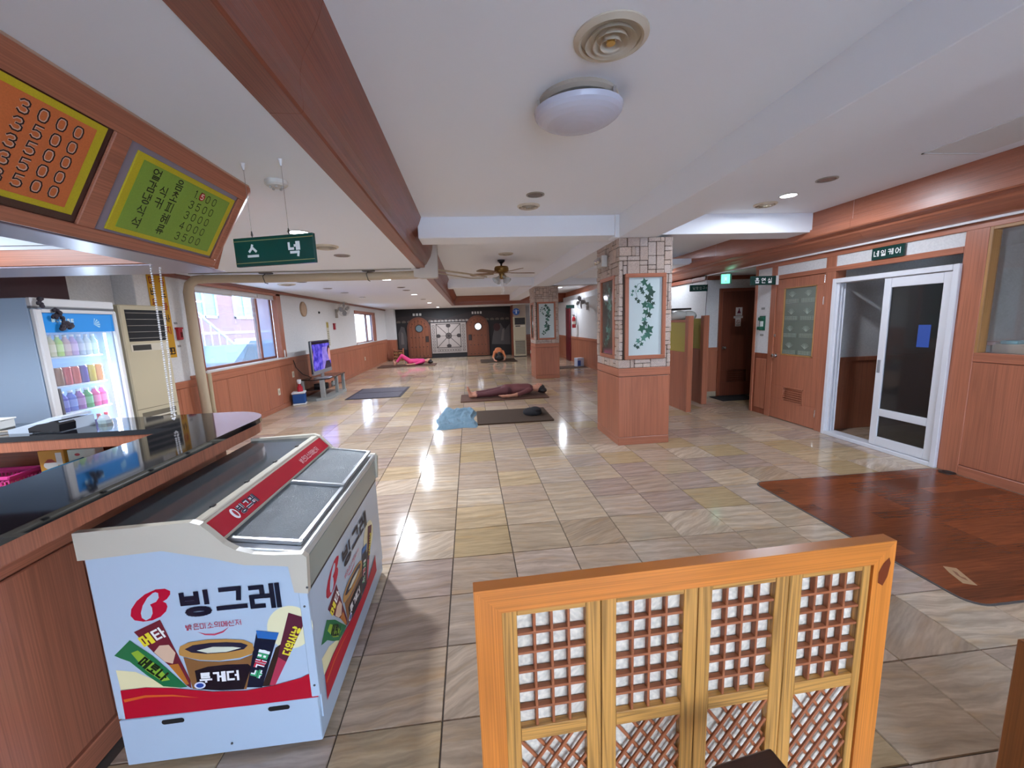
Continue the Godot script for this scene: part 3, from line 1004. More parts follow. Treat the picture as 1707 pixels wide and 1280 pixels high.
	gm2.prism(pv([-0.2, 1.25, 0.2, 1.25, 0.2, 1.72, 0.27, 1.42, 0.34, 1.44, 0.22, 1.92, 0.07, 1.98, 0.06, 2.1, -0.06, 2.1, -0.07, 1.98, -0.22, 1.92, -0.34, 1.44, -0.27, 1.42, -0.2, 1.72]), -0.0, 0.05)
	obj("cloth", gm2, mat("garment_cloth", "2f2d31", 0.9), gar)
	gm2 = MB.new()
	gm2.tube([Vector3(0, 2.1, 0), Vector3(0, 2.2, 0)], 0.004, 6)
	obj("hanger_hook", gm2, chrome, gar)

func handle(parent: Node3D, at: Vector3, turn: float) -> void:
	var b := MB.new()
	b.xf = Transform3D(Basis(Vector3.UP, turn), at) * Transform3D(Basis(Vector3.BACK, PI / 2), Vector3.ZERO)
	b.lathe(Vector3.ZERO, [Vector2(0, 0.03), Vector2(0.012, 0.03), Vector2(0.026, 0.045), Vector2(0.028, 0.06), Vector2(0.018, 0.07), Vector2(0, 0.072)], 16)
	b.lathe(Vector3.ZERO, [Vector2(0.028, 0), Vector2(0.028, 0.006), Vector2(0.010, 0.01), Vector2(0.010, 0.032)], 16)
	obj("knob", b, chrome, parent)

# board with raised rim and strokes; its front faces local +z
func green_sign(s: String, at: Vector3, w: float, h: float, turn: float, ch: float, step: float, label: String, ink := "e6ebe8", gold := false) -> Node3D:
	var o := thing("hanging_sign" if gold else "door_sign", label, "sign", at, turn)
	var b := MB.new()
	b.box(Vector3.ZERO, Vector3(w, h, 0.02), 0.002)
	obj("board", b, mat("sign_green" if gold else "sign_dark_green", "07463f" if gold else "143c36", 0.25), o)
	spell(o, s, Vector2(0, 0), Vector2(ch * 0.92, ch), step, ch * (0.165 if gold else 0.13), 0.0112, ink)
	return o

# ------------------------------------------------------------------ recess with the washroom door, partitions
func build_recess() -> void:
	var w := setting("wall_recess")
	board("wall_surface", Vector3(4.4, 0, -7.4), Vector3(6.9, 2.5, -7.2), white_wall, w, 0.0)
	board("wall_surface", Vector3(6.0, 0, -7.2), Vector3(6.2, 2.5, -5.97), white_wall, w, 0.0)
	board("wall_surface", Vector3(4.61, 0, -5.97), Vector3(6.2, 2.5, -5.8), white_wall, w, 0.0)
	board("wall_surface", Vector3(4.4, 0, -9.4), Vector3(4.56, 2.5, -7.4), white_wall, w, 0.0)
	board("wall_surface", Vector3(3.86, 0, -9.4), Vector3(4.56, 2.28, -9.2), white_wall, w, 0.0)
	board("wall_surface", Vector3(3.86, 0, ZF), Vector3(4.06, 2.275, -9.4), white_wall, w, 0.0)
	board("wall_closure", Vector3(4.06, 2.2, ZF), Vector3(4.6, 2.5, -9.0), white_wall, w, 0.0)
	# panelling of the recess and of the corridor
	board("skirting", Vector3(4.4, 0, -7.2), Vector3(4.66, 0.10, -7.185), mat("pale_skirting", "b0a089", 0.5), w, 0.002)
	board("panel", Vector3(4.4, 0.10, -7.2), Vector3(4.655, 0.92, -7.18), wood, w, 0.003)
	board("panel_cap", Vector3(4.4, 0.88, -7.18), Vector3(4.655, 0.945, -7.17), wood, w, 0.003, 0)
	board("ceiling_trim", Vector3(4.4, 2.19, -7.2), Vector3(6.0, 2.262, -7.16), wood2, w, 0.004, 0)
	board("ceiling_trim", Vector3(4.36, 2.19, -9.2), Vector3(4.4, 2.262, -7.2), wood2, w, 0.004, 2)
	var z := -9.4
	var k := 0
	while z > -19.3:
		board("panel", Vector3(3.838, 0.09, maxf(z - 0.6, ZF) + 0.003), Vector3(3.86, 0.86, z - 0.003), wood, w, 0.003, 1, Vector2(k * 0.27, 0.1))
		z -= 0.6
		k += 1
	board("panel_backing", Vector3(3.85, 0.0, ZF), Vector3(3.862, 0.95, -9.4), dark_gap, w, 0.0)
	board("cap_rail", Vector3(3.83, 0.865, ZF), Vector3(3.86, 0.95, -9.4), wood, w, 0.004, 2)
	board("skirting_board", Vector3(3.83, 0.0, ZF), Vector3(3.86, 0.09, -9.4), wood, w, 0.004, 2)

	# washroom door
	var d := setting("door_3")
	var dm := mat("door_dark_wood", "7a4230", 0.42, 0.0, t_wood, Vector3(1.2, 0.4, 1))
	var f := MB.new()
	f.bx(Vector3(4.655, 0, -7.2), Vector3(4.71, 2.03, -7.155), 0.004)
	f.bx(Vector3(5.42, 0, -7.2), Vector3(5.475, 2.03, -7.155), 0.004)
	f.bx(Vector3(4.655, 1.975, -7.2), Vector3(5.475, 2.03, -7.156), 0.004, 0)
	obj("frame", f, wood2, d)
	var lb := MB.new()
	lb.bx(Vector3(4.71, 0.01, -7.2), Vector3(5.42, 0.27, -7.165), 0.002)
	lb.bx(Vector3(4.71, 0.50, -7.2), Vector3(5.42, 1.975, -7.165), 0.002)
	lb.bx(Vector3(4.71, 0.27, -7.2), Vector3(4.85, 0.50, -7.165), 0.002)
	lb.bx(Vector3(5.25, 0.27, -7.2), Vector3(5.42, 0.50, -7.165), 0.002)
	var lf := obj("leaf", lb, dm, d)
	board("louvre_back", Vector3(4.85, 0.27, -7.199), Vector3(5.25, 0.50, -7.197), dm, lf, 0.0)
	for i in 6:
		var s := MB.new()
		s.xf = Transform3D(Basis(Vector3.RIGHT, 0.25), Vector3(5.05, 0.288 + i * 0.039, -7.172))
		s.box(Vector3.ZERO, Vector3(0.40, 0.005, 0.015), 0.001, 0)
		obj("slat", s, dm, lf)
	var kb := MB.new()
	kb.xf = Transform3D(Basis(Vector3.RIGHT, PI / 2), Vector3(4.755, 0.93, -7.165))
	kb.lathe(Vector3.ZERO, [Vector2(0.026, 0), Vector2(0.026, 0.006), Vector2(0.010, 0.01), Vector2(0.010, 0.032), Vector2(0.026, 0.045), Vector2(0.028, 0.06), Vector2(0.018, 0.07), Vector2(0, 0.072)], 16)
	obj("knob", kb, chrome, d)
	# notices on the door
	var n1 := thing("washroom_notice", "white notice with a dark red figure on the brown washroom door", "notice", Vector3(5.04, 1.60, -7.164))
	board("sheet", Vector3(-0.065, -0.075, 0), Vector3(0.065, 0.075, 0.003), mat("paper", "d9d3cf", 0.7), n1, 0.0)
	var b := MB.new()
	b.col = lin("6a2036")
	b.poly(disc_pts(Vector2(0, 0.04), 0.014, 0.016, 12), 0.0045)
	b.poly(pv([-0.04, -0.035, 0.04, -0.035, 0.012, 0.025, -0.012, 0.025]), 0.004)
	b.col = lin("8a8480")
	b.poly(rect_pts(-0.04, -0.06, 0.04, -0.052), 0.004)
	obj("print", b, inked(0.7), n1)
	var n2 := thing("notice_strip", "white strip of small print under the figure notice on the washroom door", "notice", Vector3(5.03, 1.495, -7.164))
	board("sheet", Vector3(-0.09, -0.02, 0), Vector3(0.09, 0.02, 0.003), mat("paper", "d9d3cf", 0.7), n2, 0.0)
	b = MB.new()
	b.col = lin("9a9490")
	b.poly(rect_pts(-0.08, -0.004, 0.08, 0.004), 0.004)
	obj("print", b, inked(0.7), n2)
	var n3 := thing("no_smoking_notice", "white notice with a red ring low on the washroom door", "notice", Vector3(5.03, 1.40, -7.164))
	board("sheet", Vector3(-0.055, -0.075, 0), Vector3(0.055, 0.075, 0.003), mat("paper", "d9d3cf", 0.7), n3, 0.0)
	b = MB.new()
	b.col = lin("a04a4a")
	var ring := PackedVector2Array()
	for i in 17:
		ring.append(Vector2(cos(TAU * i / 16.0), sin(TAU * i / 16.0)) * 0.03 + Vector2(0, 0.01))
	stroke(b, ring, 0.008, 0.004)
	stroke(b, PackedVector2Array([Vector2(-0.02, 0.03), Vector2(0.02, -0.01)]), 0.007, 0.0045)
	b.col = lin("8a8480")
	b.poly(rect_pts(-0.035, -0.06, 0.035, -0.045), 0.004)
	obj("print", b, inked(0.7), n3)

	# the two panels of the screened entrance
	var olive := mat("olive_frosted_glass", "b3a64e", 0.35)
	var p1 := thing("glazed_partition", "wooden partition with olive frosted glass standing beside the near stone pillar", "partition", Vector3(3.44, 0, -6.08))
	board("end_post", Vector3(0, 0, -0.10), Vector3(0.085, 1.55, 0.0), wood, p1, 0.004)
	board("lower_panel", Vector3(0.01, 0.0, -1.4), Vector3(0.075, 0.97, -0.10), wood, p1, 0.003)
	board("top_rail", Vector3(0.01, 1.45, -1.4), Vector3(0.075, 1.49, -0.10), wood, p1, 0.003, 2)
	board("frosted_glass", Vector3(0.03, 0.97, -1.4), Vector3(0.045, 1.45, -0.10), olive, p1, 0.0)
	var p2 := thing("short_partition", "short wooden partition with a narrow olive glass slot facing the glazed partition", "partition", Vector3(4.0, 0, -6.58))
	board("end_post", Vector3(0, 0, -0.10), Vector3(0.1, 1.55, 0.0), wood, p2, 0.004)
	board("lower_panel", Vector3(0.02, 0, -0.62), Vector3(0.08, 0.97, -0.10), wood, p2, 0.003)
	board("frosted_glass", Vector3(0.04, 0.97, -0.60), Vector3(0.055, 1.5, -0.10), olive, p2, 0.0)
	board("far_post", Vector3(0.0, 0, -0.64), Vector3(0.1, 1.55, -0.60), wood, p2, 0.004)
	# things heaped behind the partition
	var bag := thing("clear_bag", "crumpled clear plastic bag lying on top of the glazed partition", "bag", Vector3(3.62, 1.42, -6.75))
	b = MB.new()
	var rng := RandomNumberGenerator.new()
	rng.seed = 4
	for i in 5:
		b.ball(Vector3(rng.randf_range(-0.1, 0.12), 0.06 + rng.randf() * 0.1, rng.randf_range(-0.2, 0.2)), Vector3(0.13, 0.09, 0.15), 9, 6)
	obj("film", b, mat("bag_film", "b9bcb8", 0.3), bag)
	board("dark_ledge", Vector3(3.5, 1.66, -7.6), Vector3(3.95, 1.69, -6.9), black_plastic, w, 0.004)
	board("ledge_support", Vector3(3.62, 0.0, -7.5), Vector3(3.80, 1.66, -7.3), white_wall, w, 0.0)
	var ms := green_sign("남탕입구", Vector3(4.16, 2.04, -7.05), 0.34, 0.115, 0.0, 0.05, 0.062, "small black-green sign with pale letters hanging over the short partition", "8f9d96")
	b = MB.new()
	b.tube([Vector3(-0.12, 0.05, 0), Vector3(-0.12, 0.24, 0)], 0.002, 5)
	b.tube([Vector3(0.12, 0.05, 0), Vector3(0.12, 0.24, 0)], 0.002, 5)
	obj("hanging_wire", b, chrome, ms)
	b = MB.new()
	b.col = lin("8f9d96")
	stroke(b, PackedVector2Array([Vector2(0.135, -0.012), Vector2(0.155, -0.012), Vector2(0.155, 0.012), Vector2(0.135, 0.012), Vector2(0.135, -0.012)]), 0.004, 0.0115)
	obj("arrow_mark", b, inked(0.4), ms)
	var cd := MB.new()
	cd.tube([Vector3(4.3, 2.1, -7.0), Vector3(4.22, 1.75, -6.9), Vector3(4.12, 1.32, -6.75)], 0.004, 6)
	var cdo := thing("pull_cord", "thin black cord hanging down from the small sign to the short partition", "cord")
	obj("cord", cd, black_plastic, cdo)
	board("tag", Vector3(4.10, 1.28, -6.76), Vector3(4.13, 1.35, -6.745), mat("card_white", "dfe6e2", 0.6), cdo, 0.003)

	# lit exit sign
	var ex := thing("exit_sign", "lit green exit sign hanging under the wooden cornice at the recess", "exit sign", Vector3(4.42, 2.155, -6.68), -0.35)
	board("housing", Vector3(-0.075, -0.085, -0.035), Vector3(0.10, 0.085, 0.012), mat("exit_housing", "5f7f7a", 0.5), ex, 0.006)
	board("lit_face", Vector3(-0.068, -0.078, 0.012), Vector3(0.068, 0.078, 0.02), glow("exit_glow", "7ff0c6", 0.7), ex, 0.003)
	b = MB.new()
	b.col = lin("eafff4")
	b.poly(rect_pts(-0.018, -0.05, 0.02, 0.05), 0.0215)
	obj("pictogram", b, inked(0.5), ex)
	b = MB.new()
	b.tube([Vector3(0.02, 0.08, -0.01), Vector3(0.02, 0.2, -0.01)], 0.006, 6)
	obj("stem", b, chrome, ex)
	lamp_light(ex, Vector3(0, 0, 0.06), Color("9ff2d2"), 0.004, 0.05)
	# unseen ceiling lamp added to brighten the wall behind the partition
	var fl := thing("added_entrance_lamp", "white tube lamp added out of sight to brighten the screened entrance", "lamp", Vector3(4.0, 2.45, -8.3))
	board("base", Vector3(-0.06, 0.0, -0.5), Vector3(0.06, 0.04, 0.5), mat("lamp_base", "d8d8d8", 0.5), fl, 0.004)
	board("tube_cover", Vector3(-0.05, -0.05, -0.48), Vector3(0.05, 0.0, 0.48), glow("tube_glow", "eaf4ff", 3.0), fl, 0.012)
	area_light(fl, Vector3(0, -0.06, 0), Vector2(0.1, 0.9), Color("e6f1ff"), 0.7)
	board("entrance_ceiling", Vector3(2.4, 2.495, -9.2), Vector3(4.5, 2.6, -7.3), ceil_mat, w, 0.0)

	# washroom door mat and the checked mat's edge
	var m := MB.new()
	m.bx(Vector3(4.50, 0.0, -7.14), Vector3(5.2, 0.012, -6.72), 0.004)
	tag(obj("door_mat", m, mat("mat_black", "1b1b1d", 0.9)), "black door mat on the tiles in front of the washroom door", "mat")

	# corridor things far back
	var rp := thing("red_door_leaf", "dark red door leaf standing open at the far end of the right corridor", "door", Vector3(3.83, 0, -15.4))
	board("leaf", Vector3(-0.05, 0, -0.30), Vector3(0.0, 2.05, 0.3), mat("leaf_dark_red", "5d0f1c", 0.35), rp, 0.004)
	board("edge_strip", Vector3(-0.055, 0.9, 0.26), Vector3(-0.05, 1.0, 0.29), chrome, rp, 0.002)
	var es := green_sign("", Vector3(3.62, 2.03, -14.3), 0.30, 0.12, 0.0, 0.07, 0.08, "small dark sign hanging above the dark red door in the corridor")
	b = MB.new()
	b.tube([Vector3(0, 0.06, 0), Vector3(0, 0.25, 0)], 0.003, 5)
	obj("hanging_wire", b, chrome, es)
	extinguisher(Vector3(3.72, 1.28, -14.2), "red fire extinguisher hung on the corridor wall beside the dark red door", 0.85)
	wall_fan(Vector3(3.85, 2.06, -12.9), -PI / 2 + 0.5, "grey wall fan on the white wall of the right corridor")
	var cb := thing("detergent_carton", "white and blue carton leaning by the wall on the corridor mat", "box", Vector3(3.62, 0.012, -13.2), 0.3)
	b = MB.new()
	b.bx(Vector3(-0.13, 0, -0.1), Vector3(0.13, 0.28, 0.1), 0.006)
	obj("carton", b, mat("carton_white", "c9d2e4", 0.6), cb)
	b = MB.new()
	b.col = lin("3c5fae")
	b.poly(rect_pts(-0.12, 0.02, 0.0, 0.2), 0.102)
	obj("blue_print", b, inked(0.6), cb)
	m = MB.new()
	m.bx(Vector3(2.75, 0.0, -13.45), Vector3(3.8, 0.012, -12.75), 0.004)
	tag(obj("floor_mat", m, mat("mat_brown", "4a3428", 0.9)), "long dark brown mat on the floor along the right corridor", "mat")

func extinguisher(at: Vector3, label: String, s := 1.0) -> void:
	var e := thing("fire_extinguisher", label, "extinguisher", at)
	e.scale = Vector3.ONE * s
	var b := MB.new()
	b.lathe(Vector3.ZERO, [Vector2(0, 0), Vector2(0.07, 0), Vector2(0.078, 0.02), Vector2(0.078, 0.36), Vector2(0.06, 0.43), Vector2(0.02, 0.46), Vector2(0.02, 0.49)], 20)
	obj("cylinder", b, mat("extinguisher_red", "a8141f", 0.3), e)
	b = MB.new()
	b.bx(Vector3(-0.02, 0.49, -0.02), Vector3(0.02, 0.53, 0.02), 0.004)
	b.bx(Vector3(-0.09, 0.53, -0.012), Vector3(0.03, 0.545, 0.012), 0.003)
	b.bx(Vector3(-0.08, 0.505, -0.01), Vector3(-0.01, 0.515, 0.01), 0.003)
	obj("valve_lever", b, black_plastic, e)
	b = MB.new()
	b.tube([Vector3(0.02, 0.5, 0), Vector3(0.09, 0.47, 0), Vector3(0.1, 0.3, 0), Vector3(0.095, 0.12, 0)], 0.011, 8)
	obj("hose", b, black_plastic, e)
	b = MB.new()
	b.lathe(Vector3.ZERO, [Vector2(0.0786, 0.15), Vector2(0.0786, 0.27)], 20)
	obj("label_band", b, mat("extinguisher_label", "d9cfc0", 0.6), e)

func lamp_light(parent: Node3D, at: Vector3, c: Color, e: float, size: float) -> void:
	var l := OmniLight3D.new()
	l.name = "light"
	l.light_color = c
	l.light_energy = e
	l.light_size = size
	l.omni_range = 40.0
	l.omni_attenuation = 2.0
	l.shadow_enabled = true
	parent.add_child(l, true)
	l.position = at

# shines along local -z of the light, turned to face down
func area_light(parent: Node3D, at: Vector3, size: Vector2, c: Color, e: float, basis := Basis(Vector3.RIGHT, -PI / 2)) -> void:
	var l := AreaLight3D.new()
	l.name = "light"
	l.light_color = c
	l.light_energy = e
	l.area_size = size
	l.area_range = 40.0
	l.shadow_enabled = true
	parent.add_child(l, true)
	l.transform = Transform3D(basis, at)

# ------------------------------------------------------------------ far wall
func build_far_wall() -> void:
	var w := setting("wall_far")
	var blk := mat("far_black", "1d1a1c", 0.7, 0.0, t_mot)
	board("wall_core", Vector3(-4.1, 0, ZF - 0.4), Vector3(4.6, 2.5, ZF - 0.2), white_wall, w, 0.0)
	board("black_facing", Vector3(-3.42, 0, ZF - 0.2), Vector3(2.02, 2.34, ZF), blk, w, 0.0)
	board("side_pier", Vector3(XL, 0.95, ZF - 0.2), Vector3(-3.42, 2.34, ZF + 0.4), white_wall, w, 0.0)
	board("side_pier_panel", Vector3(XL, 0, ZF - 0.2), Vector3(-3.42, 0.95, ZF + 0.41), wood, w, 0.003)
	board("beige_facing", Vector3(2.02, 0, ZF - 0.2), Vector3(2.62, 2.34, ZF + 0.9), mat("beige_paint", "b9a99a", 0.8), w, 0.0)
	board("brown_edge", Vector3(2.0, 0, ZF), Vector3(2.04, 2.34, ZF + 0.92), wood2, w, 0.003)
	board("white_facing", Vector3(2.62, 0.95, ZF - 0.2), Vector3(4.06, 2.34, ZF + 0.2), white_wall, w, 0.0)
	for i in 8:
		board("slat_board", Vector3(2.62, i * 0.12, ZF - 0.2), Vector3(4.06, i * 0.12 + 0.115, ZF + 0.22), wood, w, 0.004, 0, Vector2(i * 0.3, 0))
	# painted landscape of dark hills with a row of pale arcs
	var b := MB.new()
	b.xf = Transform3D(Basis(), Vector3(0, 0, ZF))
	b.col = lin("2c2526")
	b.poly(pv([-3.42, 1.75, -3.42, 1.95, -2.6, 2.05, -1.9, 1.95, -1.2, 1.82, -0.6, 1.98, 0.3, 2.18, 1.1, 2.16, 2.02, 1.95, 2.02, 1.75]), 0.002)
	b.col = lin("5b5049")
	for i in 22:
		var x := -3.3 + i * 0.245
		b.poly(disc_pts(Vector2(x, 1.74), 0.10, 0.07, 14), 0.004)
	b.col = lin("8d8580")
	for i in 11:
		b.poly(disc_pts(Vector2(-1.75 + i * 0.165, 1.73), 0.065, 0.055, 12), 0.005)
	b.col = lin("211d1f")
	b.poly(rect_pts(-3.42, 1.62, 2.02, 1.70), 0.006)
	# figures painted beside the doors
	b.col = lin("4d4847")
	b.poly(pv([-3.35, 0.5, -3.0, 0.45, -2.95, 1.0, -3.05, 1.5, -3.2, 1.55, -3.35, 1.2]), 0.003)
	b.poly(pv([1.05, 0.55, 1.95, 0.5, 1.95, 1.5, 1.7, 1.2, 1.5, 1.55, 1.2, 1.3, 1.1, 0.9]), 0.003)
	b.col = lin("3c1d1d")
	b.poly(disc_pts(Vector2(1.32, 1.36), 0.17, 0.19, 18), 0.005)
	b.col = lin("6a6360")
	b.poly(pv([1.5, 0.7, 1.62, 0.7, 1.7, 1.3, 1.58, 1.25]), 0.005)
	b.poly(pv([-3.25, 0.7, -3.1, 0.7, -3.12, 1.2, -3.2, 1.3]), 0.005)
	b.col = lin("b9b6b2")
	for r in [[-2.57, 0.11], [-2.42, 0.11], [-2.27, 0.11], [0.19, 0.09], [0.32, 0.09], [0.45, 0.09], [0.58, 0.09]]:
		b.poly(rect_pts(r[0] - r[1] * 0.45, 2.02, r[0] + r[1] * 0.45, 2.13), 0.004)
	obj("painted_scene", b, inked(0.7), w)
	# pale mosaic panel
	var pn := MB.new()
	pn.bx(Vector3(-1.83, 0.20, ZF), Vector3(-0.15, 1.66, ZF + 0.015), 0.004)
	var panel := obj("mosaic_panel", pn, mat("mosaic_pale", "9c918a", 0.7, 0.0, t_mot, Vector3(3, 3, 1)), w)
	var dk := mat("mosaic_dark", "2e2624", 0.7)
	var md := MB.new()
	var z := ZF + 0.021
	var st := func(p: Array, wd: float) -> void:
		var pts := PackedVector2Array()
		for i in range(0, p.size(), 2):
			pts.append(Vector2(p[i], p[i + 1]))
		stroke(md, pts, wd, z)
	st.call([-1.57, 0.47, -0.43, 0.47, -0.43, 1.59, -1.57, 1.59, -1.57, 0.47], 0.03)
	st.call([-1.57, 0.47, -0.43, 1.59], 0.025)
	st.call([-1.57, 1.59, -0.43, 0.47], 0.025)
	st.call([-1.57, 1.03, -0.43, 1.03], 0.018)
	st.call([-1.0, 0.47, -1.0, 1.59], 0.018)
	st.call([-1.83, 0.2, -0.15, 0.2, -0.15, 1.66, -1.83, 1.66, -1.83, 0.2], 0.025)
	md.poly(disc_pts(Vector2(-1.0, 1.03), 0.15, 0.15, 20), z - ZF * 0 + 0.001)
	for e in [[-1.0, 0.55], [-1.0, 1.51], [-1.49, 1.03], [-0.51, 1.03]]:
		md.poly(disc_pts(Vector2(e[0], e[1]), 0.11, 0.09, 16), z + 0.001)
	for i in 9:
		var y := 0.34 + i * 0.145
		for x in [-1.70, -0.29]:
			st.call([x - 0.05, y - 0.04, x + 0.05, y - 0.04, x + 0.05, y + 0.04, x - 0.05, y + 0.04, x - 0.05, y - 0.04], 0.016)
	for i in 9:
		var x := -1.5 + i * 0.125
		st.call([x - 0.045, 0.29, x + 0.045, 0.29, x + 0.045, 0.39, x - 0.045, 0.39, x - 0.045, 0.29], 0.016)
	obj("inlay_lines", md, dk, panel)
	var md2 := MB.new()
	for i in 8:
		var a := TAU * i / 8.0
		md2.poly(disc_pts(Vector2(-1.0 + 0.09 * cos(a), 1.03 + 0.09 * sin(a)), 0.02, 0.02, 8), z + 0.002)
	obj("centre_beads", md2, mat("mosaic_bead", "6f625a", 0.7), panel)
	arched_door(4, -2.39, "d9e6ee")
	arched_door(5, 0.39, "e8f1ff")
	# floor-standing air conditioner, its sign and an extinguisher
	tower_ac(Vector3(2.27, 0, -18.2), 0.0, 0.55, 1.80, "tall beige air conditioner standing against the far wall under a round blue sign")
	var bs := thing("round_sign", "round blue sign with a white mark above the far air conditioner", "sign", Vector3(2.18, 2.03, -18.65))
	b = MB.new()
	b.xf = Transform3D(Basis(Vector3.RIGHT, PI / 2), Vector3.ZERO)
	b.lathe(Vector3.ZERO, [Vector2(0, -0.01), Vector2(0.16, -0.01), Vector2(0.16, 0.01), Vector2(0, 0.01)], 24)
	obj("disc", b, mat("sign_blue", "1f5fb4", 0.4), bs)
	b = MB.new()
	b.col = lin("e8f0ff")
	b.poly(rect_pts(-0.025, -0.09, 0.025, 0.09), 0.012)
	b.poly(rect_pts(-0.12, 0.03, -0.06, 0.05), 0.012)
	b.poly(rect_pts(0.06, 0.03, 0.12, 0.05), 0.012)
	obj("mark", b, inked(0.4), bs)
	extinguisher(Vector3(2.72, 0, -17.6), "red fire extinguisher standing on the floor beside the far air conditioner", 1.15)
	# stacked wooden head rests at the left corner
	var s := thing("block_rack", "low rack of stacked wooden head rests in the far left corner", "rack", Vector3(-3.28, 0, -18.9))
	for i in 4:
		board("shelf_board", Vector3(-0.2, i * 0.15, -0.15), Vector3(0.2, i * 0.15 + 0.02, 0.15), wood, s, 0.003, 0)
	board("upright", Vector3(-0.22, 0, -0.15), Vector3(-0.2, 0.56, 0.15), wood, s, 0.003)
	board("upright", Vector3(0.2, 0, -0.15), Vector3(0.22, 0.56, 0.15), wood, s, 0.003)
	var proto: Node3D = null
	for i in 3:
		for j in 2:
			var at := Vector3(-3.39 + j * 0.2, 0.02 + i * 0.15, -18.86)
			if proto == null:
				proto = thing("wooden_head_rest", "small wooden block head rest lying on the rack in the far left corner", "head rest", at, 0, "head rests on the rack")
				var hb := MB.new()
				hb.bx(Vector3(-0.085, 0, -0.1), Vector3(0.085, 0.085, 0.1), 0.012, 2)
				obj("block", hb, mat("block_pine", "b98d5e", 0.5, 0.0, t_pine, Vector3(3, 1, 1)), proto)
			else:
				again(proto, at)

func arched_door(n: int, x: float, glass: String) -> void:
	var d := setting("door_%d" % n)
	var R := 0.54
	var ys := 1.95 - R
	var out := PackedVector2Array([Vector2(x - R, 0.02), Vector2(x + R, 0.02)])
	for i in 17:
		var a := PI * i / 16.0
		out.append(Vector2(x + R * cos(a), ys + R * sin(a)))
	var b := MB.new()
	b.xf = Transform3D(Basis(), Vector3(0, 0, ZF))
	b.prism(out, 0.0, 0.05)
	obj("frame", b, mat("arch_frame", "6e3c26", 0.5, 0.0, t_wood, Vector3(2, 0.6, 1)), d)
	var pl := mat("arch_plank", "7c4529", 0.5, 0.0, t_wood, Vector3(2, 0.5, 1))
	var lf := MB.new()
	var r2 := R - 0.09
	for i in 6:
		var xa := x - r2 + i * r2 / 3.0 + 0.004
		var xb := x - r2 + (i + 1) * r2 / 3.0 - 0.004
		var p := PackedVector2Array([Vector2(xa, 0.04), Vector2(xb, 0.04)])
		for k in 5:
			var xx := lerpf(xb, xa, k / 4.0)
			p.append(Vector2(xx, ys + sqrt(maxf(r2 * r2 - (xx - x) * (xx - x), 0.0))))
		var pb := MB.new()
		pb.xf = Transform3D(Basis(), Vector3(0, 0, ZF))
		pb.prism(p, 0.05, 0.075)
		obj("plank", pb, pl, d)
	b = MB.new()
	b.xf = Transform3D(Basis(Vector3.RIGHT, PI / 2), Vector3(x + 0.03, 1.42, ZF + 0.075))
	b.lathe(Vector3.ZERO, [Vector2(0.19, 0), Vector2(0.19, 0.02), Vector2(0.15, 0.02), Vector2(0.15, 0.0)], 24)
	obj("porthole_ring", b, mat("iron_dark", "2a1a14", 0.5), d)
	b = MB.new()
	b.xf = Transform3D(Basis(Vector3.RIGHT, PI / 2), Vector3(x + 0.03, 1.42, ZF + 0.08))
	b.lathe(Vector3.ZERO, [Vector2(0.155, 0.0), Vector2(0, 0.001)], 24)
	obj("porthole_glass", b, mat("porthole_grey", "5f7076", 0.1) if n == 4 else glow("porthole_lit", glass, 0.9), d)
	var sm := MB.new()
	for i in 6:
		sm.ball(Vector3(0, 0, 0), Vector3(0.022, 0.022, 0.012), 8, 4)
		break
	var studs := sm.mesh()
	var im := mat("iron_dark", "2a1a14", 0.5)
	for row in [0.12, 0.55, 1.0]:
		for i in 5:
			var o := put("stud", studs, im, d)
			o.position = Vector3(x - 0.36 + i * 0.18, row, ZF + 0.078)
	for i in 7:
		var a := PI * (i + 0.5) / 7.0
		var o := put("stud", studs, im, d)
		o.position = Vector3(x + 0.36 * cos(a), ys + 0.36 * sin(a), ZF + 0.078)
	board("handle_plate", Vector3(x + (0.3 if n == 4 else -0.45), 0.78, ZF + 0.07), Vector3(x + (0.45 if n == 4 else -0.3), 1.05, ZF + 0.10), im, d, 0.01)

# ------------------------------------------------------------------ stone pillars
func build_pillars() -> void:
	pillar(Vector3(1.752, 0, -4.63), 0.65, 0.82, "stone pillar with ivy glass over a wooden base beside the olive glass partition", 12)
	pillar(Vector3(1.745, 0, -10.76), 0.66, 0.82, "stone pillar with ivy glass over a wooden base behind the lying person", 33)

